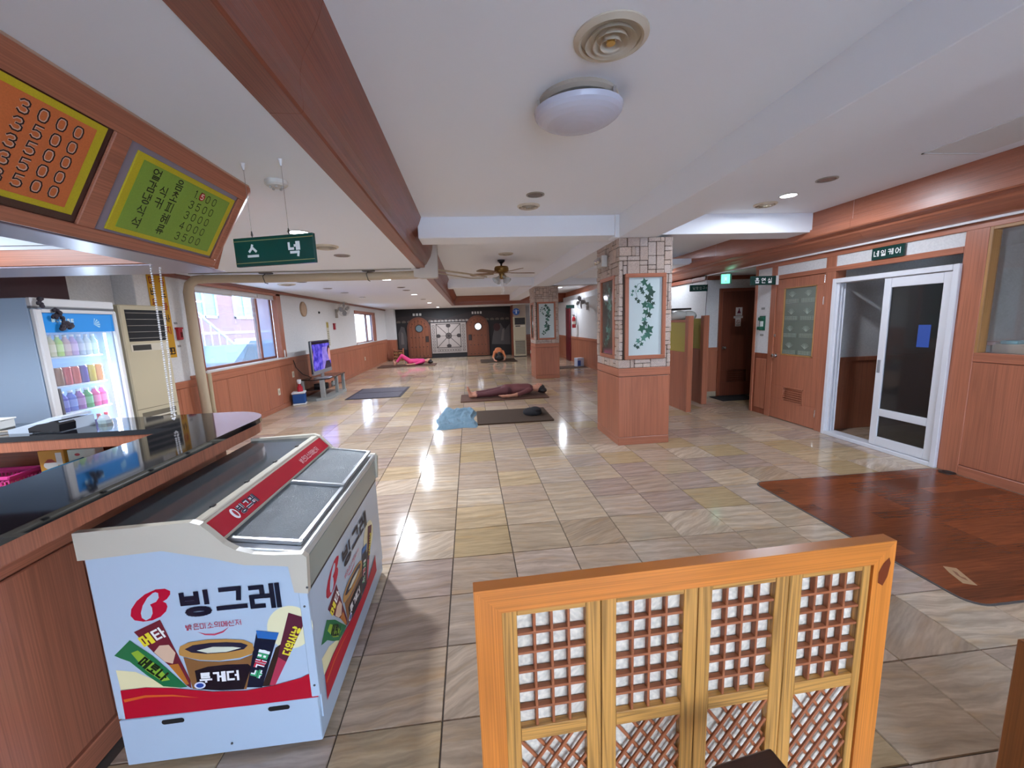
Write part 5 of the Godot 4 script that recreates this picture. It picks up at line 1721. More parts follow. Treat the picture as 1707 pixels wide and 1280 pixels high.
func build_counter() -> void:
	var c := thing("bar_counter", "L-shaped snack counter with a polished black top and reddish wooden front", "counter")
	var granite := mat("black_granite", "0f1116", 0.05)
	granite.metallic_specular = 0.7
	var b := MB.new()
	flat_slab(b, bar_outline(-1.645, -1.245, -2.315, -2.69, 0.30), 1.022, 1.05)
	obj("stone_top", b, granite, c)
	b = MB.new()
	flat_slab(b, bar_outline(-1.64, -1.25, -2.32, -2.685, 0.30), 0.965, 1.022)
	obj("edge_fascia", b, wood, c)
	b = MB.new()
	b.bx(Vector3(-1.60, 0.0, -2.45), Vector3(-1.46, 0.965, 1.6), 0.004, 2)
	obj("core", b, wood2, c)
	var z := 1.6
	var k := 0
	while z > -2.3:
		board("front_panel", Vector3(-1.462, 0.10, maxf(z - 0.78, -2.32) + 0.004), Vector3(-1.445, 0.83, z - 0.004), wood, c, 0.004, 1, Vector2(0.3 * k, 0))
		z -= 0.78
		k += 1
	board("top_rail", Vector3(-1.462, 0.838, -2.32), Vector3(-1.44, 0.965, 1.6), wood, c, 0.004, 2)
	board("plinth", Vector3(-1.462, 0.0, -2.32), Vector3(-1.435, 0.095, 1.6), wood, c, 0.004, 2)
	board("under_shelf", Vector3(-4.0, 0.74, -2.62), Vector3(-1.62, 0.76, -2.34), wood2, c, 0.002, 0)
	board("shelf_back", Vector3(-4.0, 0.0, -2.66), Vector3(-1.62, 0.965, -2.62), wood2, c, 0.0, 0)
	# canopy above it with the menu
	var n := thing("menu_canopy", "wooden canopy hanging from the ceiling over the snack counter with sloping menu face", "canopy")
	b = MB.new()
	b.prism(pv([-1.62, 2.34, -1.62, 1.92, -1.424, 1.92, -1.174, 2.34]), -2.47, 1.6)
	obj("body", b, wood, n)
	# rounded far end
	b = MB.new()
	var segs := 8
	for i in segs:
		var a0 := PI * 0.5 * i / segs
		var a1 := PI * 0.5 * (i + 1) / segs
		var prof := [Vector2(0.02, 1.92), Vector2(0.04, 1.925), Vector2(0.12, 2.32), Vector2(0.12, 2.34)]
		for j in 3:
			var q := []
			for e in [[j, a0], [j, a1], [j + 1, a1], [j + 1, a0]]:
				var pr: Vector2 = prof[e[0]]
				var base_x: float = [-1.44, -1.44, -1.285, -1.285][e[0]]
				q.append(Vector3(base_x + pr.x * cos(e[1]), pr.y, -2.47 - pr.x * sin(e[1])))
			b.quad(q[0], q[1], q[2], q[3])
	b.bx(Vector3(-1.62, 1.92, -2.59), Vector3(-1.45, 2.34, -2.47), 0.0)
	b.prism(pv([-1.46, 2.34, -1.46, 1.92, -1.44, 1.92, -1.285, 2.32, -1.285, 2.34]), -2.585, -2.47)
	obj("rounded_end", b, wood, n)
	board("soffit_board", Vector3(-1.615, 1.912, -2.54), Vector3(-1.43, 1.92, 1.6), mat("soffit_reflect_tint", "9a8f9c", 0.33), n, 0.002, 2)  # lavender reflection on the underside is put into this colour
	board("inner_arm", Vector3(-4.0, 1.92, -2.68), Vector3(-1.62, 2.0, -2.345), wood, n, 0.003, 0)
	board("inner_arm_soffit", Vector3(-4.0, 1.912, -2.68), Vector3(-1.45, 1.92, -2.35), mat("soffit_reflect_tint", "9a8f9c", 0.33), n, 0.002, 0)
	board("inner_arm_white", Vector3(-4.0, 2.0, -2.66), Vector3(-1.62, 2.34, -2.40), mat("arm_white", "cdd6dc", 0.6), n, 0.0)
	board("inner_arm_ledge", Vector3(-4.0, 2.03, -2.40), Vector3(-1.62, 2.045, -2.39), mat("arm_white", "cdd6dc", 0.6), n, 0.0)
	# edge strip along the ceiling
	board("top_bead", Vector3(-1.17, 2.33, -2.47), Vector3(-1.155, 2.34, 1.6), mat("bead_pale", "b79a86", 0.5), n, 0.002, 2)
	# menu boards lie on the sloping face: s runs down the slope, z along the hall
	var dn := Vector3(-0.25, -0.42, 0).normalized()
	var al := Vector3(0, 0, -1)
	var up := -dn
	var outn := al.cross(up).normalized()
	var org := Vector3(-1.17, 2.34, 0) + outn * 0.006
	menu_frame(n, Transform3D(Basis(al, up, outn), org))
	menu_board(Transform3D(Basis(al, up, outn), org + outn * 0.004), true)
	menu_board(Transform3D(Basis(al, up, outn), org + outn * 0.004), false)
	# bead strands
	var bs := thing("bead_strand", "looped strand of white beads hanging from the canopy over the counter", "beads")
	var bm := MB.new()
	bm.ball(Vector3.ZERO, Vector3.ONE * 0.0052, 8, 5)
	var bead := bm.mesh()
	var pearl := mat("bead_pearl", "dcd9d8", 0.25)
	var all := MB.new()
	var path := []
	for i in 68:
		path.append(Vector3(-1.60 - 0.06 * i / 68.0, 1.912 - i * 0.0118, -2.30 - 0.06 * i / 68.0))
	for i in 5:
		var a := PI * i / 4.0
		path.append(Vector3(-1.662, 1.105 - 0.02 * sin(a), -2.36 - 0.024 * (1.0 - cos(a)) * 0.5))
	for i in 68:
		path.append(Vector3(-1.665 + 0.05 * i / 68.0, 1.112 + i * 0.0118, -2.385))
	for i in path.size():
		put("bead", bead, pearl, bs).position = path[i]

func menu_frame(n: Node3D, xf: Transform3D) -> void:
	for r in [[-1.4, 1.69, 0.085, 0.42], [1.74, 2.43, 0.085, 0.435]]:
		pass
	var strips := [[-1.6, 2.47, 0.0, 0.08], [-1.6, 2.47, 0.44, 0.488], [1.665, 1.735, 0.08, 0.44], [2.43, 2.47, 0.08, 0.44]]
	for s in strips:
		var b := MB.new()
		b.xf = xf
		b.bx(Vector3(s[0], -s[3], 0), Vector3(s[1], -s[2], 0.012), 0.003, 0)
		obj("face_board", b, wood, n)
	var b2 := MB.new()
	b2.xf = xf
	b2.bx(Vector3(0.3, -0.44, -0.002), Vector3(1.665, -0.08, 0.001), 0.0)
	obj("brown_ground", b2, mat("marbled_ground", "4a2a22", 0.2, 0.0, t_mot, Vector3(6, 6, 1)), n)
	b2 = MB.new()
	b2.xf = xf
	b2.bx(Vector3(1.735, -0.44, -0.002), Vector3(2.43, -0.08, 0.001), 0.0)
	obj("grey_ground", b2, mat("grey_ground", "8d8390", 0.5), n)

func menu_board(xf: Transform3D, orange: bool) -> void:
	var o := thing("menu_board", "orange menu board with a yellow border and large dark prices" if orange else "green menu board with a yellow border and drink names", "menu board")
	o.transform = xf
	var r := Rect2(0.55, -0.413, 1.09, 0.328) if orange else Rect2(1.78, -0.429, 0.635, 0.328)
	var b := MB.new()
	b.bx(Vector3(r.position.x, r.position.y, -0.003), Vector3(r.end.x, r.end.y, 0.003), 0.001)
	obj("yellow_sheet", b, mat("menu_yellow", "cdb91c", 0.55, 0.0, t_mot, Vector3(4, 4, 1)), o)
	b = MB.new()
	b.bx(Vector3(r.position.x + 0.035, r.position.y + 0.02, 0.003), Vector3(r.end.x - 0.035, r.end.y - 0.022, 0.0045), 0.0)
	obj("colour_sheet", b, mat("menu_orange" if orange else "menu_green", "d9743a" if orange else "87a73a", 0.55, 0.0, t_mot, Vector3(4, 4, 1)), o)
	if orange:
		var rows := ["3000", "3500", "3500", "3500", "3500"]
		for i in 5:
			for j in 4:
				var r4 := Rect2(1.372 + j * 0.054, -0.165 - i * 0.0525, 0.036, 0.044)
				letter(o, rows[i][j], r4, 0.0075, 0.0052, "d9b09a", 0.6)
				letter(o, rows[i][j], r4, 0.0042, 0.0058, "2a0f14", 0.6)
	else:
		var names := [["얼", "", "음"], ["감", "식", "초"], ["냉", "커", "피"], ["식", "", "혜"], ["석", "", "류"]]
		var price := ["1.500", "3500", "3000", "4000", "3500"]
		for i in 5:
			var y := -0.160 - i * 0.0535
			for j in 3:
				if names[i][j] != "":
					letter(o, names[i][j], Rect2(1.872 + j * 0.065, y - 0.018, 0.045, 0.046), 0.0048, 0.0052, "1d2a0c", 0.6)
			var x := 2.12
			for ch in price[i]:
				letter(o, ch, Rect2(x, y - 0.018, 0.03, 0.038), 0.0036, 0.0052, "1d2a0c", 0.6)
				x += 0.02 if ch == "." or ch == "1" else 0.048
		b = MB.new()
		b.col = lin("b83a28")
		b.poly(disc_pts(Vector2(2.178, -0.159), 0.019, 0.019, 16), 0.0058)
		obj("red_sticker", b, inked(0.6), o)
		letter(o, "5", Rect2(2.168, -0.172, 0.02, 0.026), 0.003, 0.0066, "f0e2d8", 0.6)

# ------------------------------------------------------------------ ice cream chest
func build_freezer() -> void:
	var x0 := -1.305
	var f := thing("ice_cream_freezer", "white chest freezer with red stripe, ice cream pictures and sliding glass lids", "freezer", Vector3(x0, 0, -1.378))
	# local: x 0..0.68 from the counter outwards, z 0 at the near end to -1.06
	var L := 1.06
	var W := 0.675
	var white := mat("enamel_white", "b2c3d3", 0.22)
	var cream := mat("freezer_cream", "c3bcab", 0.35)
	var b := MB.new()
	b.prism(pv([0.0, 0.02, W, 0.02, W, 0.63, W - 0.02, 0.72, 0.40, 0.76, 0.02, 0.86]), -L, 0.0)
	obj("body", b, white, f)
	b = MB.new()
	b.bx(Vector3(0.04, 0.0, -L + 0.05), Vector3(W - 0.04, 0.02, -0.05), 0.0)
	obj("feet", b, black_plastic, f)
	# cream end caps with the swept outline
	var cap := pv([-0.006, 0.925, -0.006, 0.832, 0.25, 0.845, 0.45, 0.835, 0.60, 0.812, 0.636, 0.80, 0.643, 0.77, 0.650, 0.648, 0.695, 0.636, 0.704, 0.775, 0.69, 0.79, 0.60, 0.797, 0.52, 0.81, 0.47, 0.83, 0.435, 0.858, 0.405, 0.895, 0.375, 0.925, 0.345, 0.935])
	# the band keeps an even width under the curve
	cap = pv([-0.006, 0.928, -0.006, 0.832, 0.25, 0.842, 0.40, 0.80, 0.50, 0.765, 0.60, 0.752, 0.640, 0.745, 0.650, 0.645, 0.695, 0.636, 0.704, 0.772, 0.69, 0.786, 0.60, 0.792, 0.53, 0.803, 0.48, 0.822, 0.445, 0.848, 0.41, 0.89, 0.38, 0.922, 0.35, 0.934])
	for z in [0.0, -L - 0.022]:
		b = MB.new()
		b.xf = Transform3D(Basis(), Vector3(0, 0, z))
		b.prism(cap, 0.0, 0.024)
		obj("end_cap", b, cream, f)
	# white end skin, stands a little proud
	b = MB.new()
	b.bx(Vector3(0.0, 0.02, 0.0), Vector3(W, 0.205, 0.008), 0.002)
	b.prism(pv([0.0, 0.212, W - 0.02, 0.212, W - 0.02, 0.74, 0.5, 0.775, 0.40, 0.81, 0.25, 0.85, 0.0, 0.85]), 0.0, 0.006)
	b.bx(Vector3(W - 0.018, 0.212, 0.0), Vector3(W + 0.012, 0.64, 0.012), 0.002)
	obj("end_panel", b, white, f)
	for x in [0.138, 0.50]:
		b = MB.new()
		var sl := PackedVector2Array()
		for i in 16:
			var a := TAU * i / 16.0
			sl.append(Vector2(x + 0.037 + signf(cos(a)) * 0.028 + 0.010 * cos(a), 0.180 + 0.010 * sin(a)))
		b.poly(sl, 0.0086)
		obj("grip_slot", b, mat("slot_shade", "15100e", 0.9), f)  # flat dark patch painting the shade inside the hole
	for p in [[0.694, 0.66], [0.672, 0.58], [0.672, 0.26], [0.36, 0.06]]:
		var scr := MB.new()
		scr.ball(Vector3(p[0], p[1], 0.012 if p[1] < 0.65 else 0.024), Vector3(0.0045, 0.0045, 0.003), 8, 4)
		obj("screw", scr, mat("screw_dark", "4a4a4a", 0.4, 0.5), f)
	# rear deck, red lightbox, glass lids
	b = MB.new()
	b.bx(Vector3(0.0, 0.90, -L), Vector3(0.345, 0.915, 0.0), 0.002)
	obj("rear_deck", b, mat("deck_glass", "41484c", 0.12), f)
	b = MB.new()
	b.bx(Vector3(0.335, 0.905, -L), Vector3(0.372, 0.925, 0.0), 0.004)
	obj("deck_edge", b, cream, f)
	for z in [-0.12, -0.35, -0.6, -0.85]:
		board("deck_hinge", Vector3(0.33, 0.922, z - 0.01), Vector3(0.345, 0.93, z + 0.01), black_plastic, f, 0.002)
	var hd := MB.new()
	hd.prism(pv([0.345, 0.87, 0.395, 0.83, 0.43, 0.845, 0.432, 0.852, 0.372, 0.918]), -L + 0.002, -0.002)
	var head := obj("header_box", hd, cream, f)
	# the red face looks outwards and up
	var fa := Vector3(0.376, 0.914, 0)
	var fb := Vector3(0.431, 0.853, 0)
	var dn := (fb - fa).normalized()
	var bas := Basis(Vector3(0, 0, -1), -dn, Vector3(0, 0, -1).cross(-dn))
	b = MB.new()
	b.xf = Transform3D(bas, fa)
	b.bx(Vector3(0.006, -0.078, 0.0), Vector3(L - 0.006, -0.004, 0.004), 0.002)
	obj("red_face", b, mat("header_red", "b3122c", 0.25), head)
	b = MB.new()
	b.xf = Transform3D(bas, fa)
	b.col = lin("f0f0f2")
	line(b, "빙그레", Vector2(0.21, -0.04), Vector2(0.04, 0.042), 0.042, 0.011, 0.005)
	b.poly(disc_pts(Vector2(0.125, -0.04), 0.016, 0.024, 18), 0.005)
	b.col = lin("181a3a")
	line(b, "빙그레", Vector2(0.21, -0.04), Vector2(0.04, 0.042), 0.042, 0.006, 0.0056)
	b.col = lin("b3122c")
	b.poly(disc_pts(Vector2(0.128, -0.04), 0.007, 0.017, 14), 0.0056)
	b.col = lin("e7b9bd")
	line(b, "밝은미소의메신저", Vector2(0.82, -0.045), Vector2(0.028, 0.03), 0.029, 0.003, 0.005)
	obj("lettering", b, inked(0.4), head)
	# opening rim and lids
	var alu := mat("lid_aluminium", "a9adb0", 0.3, 0.7)
	b = MB.new()
	b.bx(Vector3(0.645, 0.75, -L), Vector3(0.692, 0.785, 0.0), 0.006)
	obj("front_rail", b, mat("rail_grey", "b9bab6", 0.35, 0.2), f)
	b = MB.new()
	b.prism(pv([0.36, 0.76, 0.645, 0.73, 0.645, 0.74, 0.36, 0.77]), -L, 0.0)
	obj("frosted_well", b, mat("frost", "5d666c", 0.8, 0.0, mottle_tex(77, 0.85, 9.0), Vector3(6, 6, 1)), f)
	for zb in [-0.034, -L]:
		b = MB.new()
		b.xf = Transform3D(Basis(), Vector3(0, 0, zb))
		b.prism(pv([0.395, 0.76, 0.668, 0.735, 0.668, 0.785, 0.395, 0.829]), 0.0, 0.034)
		obj("lid_bed", b, mat("bed_white", "c9ced2", 0.35), f)
	for i in 2:
		var z1 := -0.03 - i * 0.50
		var z0 := z1 - 0.53
		var up := 0.0 if i == 0 else 0.008
		b = MB.new()
		var p0 := Vector3(0.395, 0.832 + up, 0)
		var p1 := Vector3(0.668, 0.788 + up, 0)
		var dd := (p1 - p0).normalized()
		b.xf = Transform3D(Basis(Vector3(0, 0, -1), -dd, Vector3(0, 0, -1).cross(-dd)), p0)
		var ll := p0.distance_to(p1)
		b.bx(Vector3(-z1, -ll, 0), Vector3(-z1 + 0.02, 0, 0.014), 0.003)
		b.bx(Vector3(-z0 - 0.02, -ll, 0), Vector3(-z0, 0, 0.014), 0.003)
		b.bx(Vector3(-z1 + 0.02, -ll, 0), Vector3(-z0 - 0.02, -ll + 0.02, 0.014), 0.003)
		b.bx(Vector3(-z1 + 0.02, -0.02, 0), Vector3(-z0 - 0.02, 0, 0.014), 0.003)
		var lid := obj("glass_lid", b, alu, f)
		var g := MB.new()
		g.xf = b.xf
		g.bx(Vector3(-z1 + 0.02, -ll + 0.02, 0.004), Vector3(-z0 - 0.02, -0.02, 0.009), 0.0)
		obj("pane", g, frosted_lid(), lid)
	# long side: frosted strip, dark gasket, printed skin, base
	b = MB.new()
	b.bx(Vector3(W - 0.004, 0.632, -L), Vector3(W + 0.012, 0.748, -0.012), 0.003)
	obj("frosted_strip", b, mat("strip_glass", "8d9690", 0.2), f)
	b = MB.new()
	b.bx(Vector3(W, 0.618, -L), Vector3(W + 0.008, 0.632, -0.012), 0.001)
	obj("gasket", b, mat("gasket_black", "16181a", 0.5), f)
	b = MB.new()
	b.bx(Vector3(W, 0.10, -L), Vector3(W + 0.006, 0.618, -0.012), 0.001)
	b.bx(Vector3(W - 0.02, 0.02, -L), Vector3(W - 0.004, 0.10, -0.012), 0.001)
	obj("side_panel", b, white, f)
	b = MB.new()
	for i in 10:
		b.bx(Vector3(W - 0.004, 0.035, -0.08 - i * 0.03), Vector3(W - 0.003, 0.085, -0.09 - i * 0.03), 0.0)
	obj("vent_slots", b, mat("vent_grey", "77797c", 0.6), f)
	# printed pictures: on the near end, and stretched along the side
	b = MB.new()
	b.xf = Transform3D(Basis(), Vector3(0, 0, 0.0065))
	freezer_art(b)
	obj("end_print", b, inked(0.25), f)
	b = MB.new()
	b.xf = Transform3D(Basis(Vector3(0, 0, -1) * 1.28, Vector3(0, 0.92, 0), Vector3(1, 0, 0)), Vector3(W + 0.0066, -0.065, -0.02))
	freezer_art(b, true)
	obj("side_print", b, inked(0.5), f)

func frosted_lid() -> StandardMaterial3D:
	if mats.has("lid_frost"):
		return mats["lid_frost"]
	# one even colour; a crust of ice grains as relief
	var m := pane("lid_frost", "868f93", 0.82, 0.3)
	m.heightmap_enabled = true
	m.heightmap_texture = mottle_tex(78, 1.0, 7.0)
	m.heightmap_scale = 0.35
	m.uv1_scale = Vector3(4, 4, 1)
	return m

func freezer_art(b: MB, side := false) -> void:
	var zz := [0.0002]
	var P := func(c: String, a: Array) -> void:
		zz[0] += 0.00012
		b.col = lin(c)
		b.poly(pv(a), zz[0])
	b.col = lin("e6dfb4")
	b.poly(disc_pts(Vector2(0.612, 0.50), 0.078, 0.085, 28), 0.0001)
	P.call("e9dfae", [0.0239, 0.4069, 0.0838, 0.3922, 0.1622, 0.3367, 0.2198, 0.3083, 0.1081, 0.3270, 0.0264, 0.3274])
	P.call("e3c78a", [0.6795, 0.3168, 0.6251, 0.2935, 0.5295, 0.2762, 0.5485, 0.2791, 0.6266, 0.3073, 0.6794, 0.3335])
	P.call("bb1532", [0.2417, 0.6848, 0.2263, 0.6956, 0.1967, 0.6959, 0.1605, 0.6813, 0.1317, 0.6595, 0.1103, 0.6316, 0.1041, 0.6069, 0.1138, 0.5889, 0.1401, 0.5806, 0.1702, 0.5821, 0.1977, 0.5932, 0.2176, 0.6113, 0.2245, 0.6284, 0.2222, 0.6414, 0.2127, 0.6486, 0.2267, 0.6562, 0.2398, 0.6724])
	P.call("b2c3d3", [0.1862, 0.6835, 0.1668, 0.6680, 0.1475, 0.6399, 0.1377, 0.6131, 0.1382, 0.5952, 0.1493, 0.5846, 0.1654, 0.5919, 0.1744, 0.6087, 0.1755, 0.6290, 0.1712, 0.6422, 0.1916, 0.6500, 0.2023, 0.6640, 0.2029, 0.6816, 0.1951, 0.6860])
	P.call("c2415a", [0.3041, 0.5215, 0.3289, 0.5105, 0.3593, 0.5067, 0.3869, 0.5138, 0.4111, 0.5282, 0.3884, 0.5083, 0.3585, 0.5004, 0.3282, 0.5053])
	P.call("6e2330", [0.1046, 0.5453, 0.1938, 0.5823, 0.2194, 0.4812, 0.2552, 0.3371, 0.2545, 0.3017, 0.2390, 0.3176, 0.1981, 0.3990, 0.1550, 0.4580])
	P.call("d9b79a", [0.1554, 0.4605, 0.1764, 0.4841, 0.2066, 0.4829, 0.2233, 0.4490, 0.2083, 0.4083, 0.1838, 0.4196, 0.1695, 0.4402])
	P.call("b8702c", [0.1946, 0.4048, 0.2256, 0.4060, 0.2485, 0.3217, 0.2390, 0.3176])
	P.call("1d7044", [0.0293, 0.4640, 0.0871, 0.5165, 0.0996, 0.5019, 0.1491, 0.4482, 0.2424, 0.3105, 0.2201, 0.3105, 0.1646, 0.3238, 0.1162, 0.3781, 0.0735, 0.4345, 0.0463, 0.4513])
	P.call("8fb43a", [0.0832, 0.4674, 0.1059, 0.4749, 0.1561, 0.4101, 0.1901, 0.3463, 0.1634, 0.3446, 0.1188, 0.3938])
	P.call("33241f", [0.5544, 0.4271, 0.5915, 0.4495, 0.5789, 0.3803, 0.5295, 0.2762, 0.4900, 0.2763])
	P.call("5a2436", [0.6133, 0.5593, 0.6720, 0.5310, 0.5842, 0.3658, 0.5561, 0.3833, 0.5750, 0.4462])
	P.call("b23a52", [0.5590, 0.3884, 0.5842, 0.3658, 0.5350, 0.2755, 0.5158, 0.2782])
	P.call("101a30", [0.4996, 0.5013, 0.5703, 0.4845, 0.4897, 0.2735, 0.4353, 0.2813])
	P.call("2c6ab0", [0.4976, 0.5032, 0.5727, 0.4853, 0.5612, 0.4577, 0.4984, 0.4732])
	P.call("8a6038", [0.2467, 0.4299, 0.2965, 0.4072, 0.3619, 0.3957, 0.4295, 0.3948, 0.4746, 0.4105, 0.4367, 0.2739, 0.3507, 0.2807, 0.2589, 0.3011])
	P.call("16141f", [0.2759, 0.3722, 0.3197, 0.3825, 0.3826, 0.3821, 0.4542, 0.3751, 0.4640, 0.3628, 0.4276, 0.2752, 0.3507, 0.2807, 0.2762, 0.2969])
	P.call("b98a4a", [0.2352, 0.4554, 0.2422, 0.4730, 0.2724, 0.4849, 0.3345, 0.4876, 0.3961, 0.4824, 0.4529, 0.4714, 0.4800, 0.4530, 0.4818, 0.4312, 0.4727, 0.4134, 0.4305, 0.4028, 0.3626, 0.4010, 0.2973, 0.4124, 0.2554, 0.4287, 0.2350, 0.4394])
	P.call("26263a", [0.2557, 0.4606, 0.2839, 0.4729, 0.3416, 0.4750, 0.3945, 0.4709, 0.4427, 0.4620, 0.4637, 0.4497, 0.4483, 0.4355, 0.3890, 0.4298, 0.3224, 0.4332, 0.2754, 0.4448])
	P.call("d9dcc8", [0.2938, 0.4503, 0.3482, 0.4582, 0.4141, 0.4497, 0.4401, 0.4420, 0.3893, 0.4325, 0.3273, 0.4363])
	P.call("b80d2b", [0.0268, 0.3274, 0.1082, 0.3281, 0.1939, 0.3131, 0.3235, 0.2807, 0.4360, 0.2684, 0.5295, 0.2762, 0.6251, 0.2935, 0.6794, 0.3157, 0.6798, 0.2065, 0.4512, 0.2061, 0.2231, 0.2095, 0.0237, 0.2122])
	P.call("d8642a", [0.0302, 0.2906, 0.1034, 0.2979, 0.1900, 0.2874, 0.2758, 0.2628, 0.1890, 0.2810, 0.1020, 0.2893, 0.0327, 0.2794])
	# lettering
	var z: float = zz[0] + 0.0002
	b.col = lin("14162c")
	line(b, "빙그레", Vector2(0.432, 0.632), Vector2(0.105, 0.098), 0.112, 0.0165, z)
	b.col = lin("b5203a")
	line(b, "밝은미소의메신저", Vector2(0.363, 0.543), Vector2(0.021, 0.022), 0.0232, 0.0021, z)
	var base := b.xf
	b.xf = base * Transform3D(Basis(Vector3.BACK, -0.86), Vector3(0.146, 0.398, 0))
	b.col = lin("12301a")
	line(b, "메로나", Vector2.ZERO, Vector2(0.034, 0.04), 0.036, 0.007, z)
	b.xf = base * Transform3D(Basis(Vector3.BACK, 0.42), Vector3(0.163, 0.522, 0))
	b.col = lin("e8d53a")
	glyph(b, "메", Rect2(-0.045, -0.022, 0.042, 0.044), 0.008, z)
	b.col = lin("f0ece6")
	glyph(b, "타", Rect2(0.002, -0.022, 0.04, 0.044), 0.007, z)
	b.xf = base * Transform3D(Basis(Vector3.BACK, -0.04), Vector3(0.354, 0.338, 0))
	b.col = lin("ecebea")
	line(b, "투게더", Vector2.ZERO, Vector2(0.043, 0.042), 0.046, 0.0075, z)
	b.xf = base * Transform3D(Basis(Vector3.BACK, 1.16), Vector3(0.497, 0.372, 0))
	var cs := ["3ba06a", "c23040", "3ba06a"]
	for i in 3:
		b.col = lin("f2f2f2")
		glyph(b, "누가바"[i], Rect2(-0.06 + i * 0.04, -0.019, 0.036, 0.04), 0.0115, z)
		b.col = lin(cs[i])
		glyph(b, "누가바"[i], Rect2(-0.06 + i * 0.04, -0.019, 0.036, 0.04), 0.0065, z + 0.0002)
	b.xf = base * Transform3D(Basis(Vector3.BACK, 1.12), Vector3(0.612, 0.448, 0))
	b.col = lin("e3d23c")
	line(b, "더위사냥", Vector2.ZERO, Vector2(0.028, 0.03), 0.03, 0.006, z)
	b.xf = base
	b.col = lin("dfe6f4")
	b.poly(disc_pts(Vector2(0.285, 0.312), 0.019, 0.014, 16), z)
	b.col = lin("2c4a9a")
	b.poly(disc_pts(Vector2(0.285, 0.312), 0.013, 0.009, 12), z + 0.0002)

# ------------------------------------------------------------------ kitchen behind the counter
func tower_ac(at: Vector3, turn: float, w: float, h: float, label: String) -> Node3D:
	var a := thing("tower_air_conditioner", label, "air conditioner", at, turn)
	var body := mat("ac_beige", "c2b79a", 0.45)
	var D := 0.30
	var b := MB.new()
	b.bx(Vector3(-w / 2, 0.03, -D), Vector3(w / 2, h, 0), 0.012)
	obj("body", b, body, a)
	board("plinth", Vector3(-w / 2 + 0.01, 0, -D + 0.01), Vector3(w / 2 - 0.01, 0.03, -0.01), black_plastic, a, 0.0)
	board("outlet", Vector3(-w / 2 + 0.05, h * 0.80, 0.0), Vector3(w / 2 - 0.03, h - 0.05, 0.004), mat("ac_black", "101014", 0.6), a, 0.0)
	for i in 5:
		board("louvre", Vector3(-w / 2 + 0.05, h * 0.80 + 0.03 + i * (h * 0.2 - 0.05) / 5.0, 0.002), Vector3(w / 2 - 0.03, h * 0.80 + 0.036 + i * (h * 0.2 - 0.05) / 5.0, 0.016), mat("ac_louvre", "8f8a84", 0.5), a, 0.001)
	board("control_panel", Vector3(-w / 2 + 0.05, h * 0.745, 0.0), Vector3(w / 2 - 0.04, h * 0.785, 0.005), mat("ac_panel", "cfc7b4", 0.4), a, 0.002)
	board("display", Vector3(-w / 2 + 0.07, h * 0.75, 0.005), Vector3(0.02, h * 0.78, 0.007), mat("ac_display", "3c3a36", 0.3), a, 0.0)
	board("seam", Vector3(-w / 2 + 0.004, h * 0.42, 0.0), Vector3(w / 2 - 0.004, h * 0.423, 0.002), mat("ac_seam", "7d745f", 0.6), a, 0.0)
	for i in 10:
		var s := MB.new()
		s.xf = Transform3D(Basis(Vector3.RIGHT, 0.5), Vector3(0, h * 0.08 + i * h * 0.032, 0.006))
		s.box(Vector3.ZERO, Vector3(w - 0.1, 0.012, 0.02), 0.003)
		obj("intake_slat", s, mat("ac_slat", "cbc2ae", 0.45), a)
	board("intake_back", Vector3(-w / 2 + 0.05, h * 0.06, 0.0), Vector3(w / 2 - 0.05, h * 0.40, 0.003), mat("ac_intake", "6d6656", 0.7), a, 0.0)
	return a

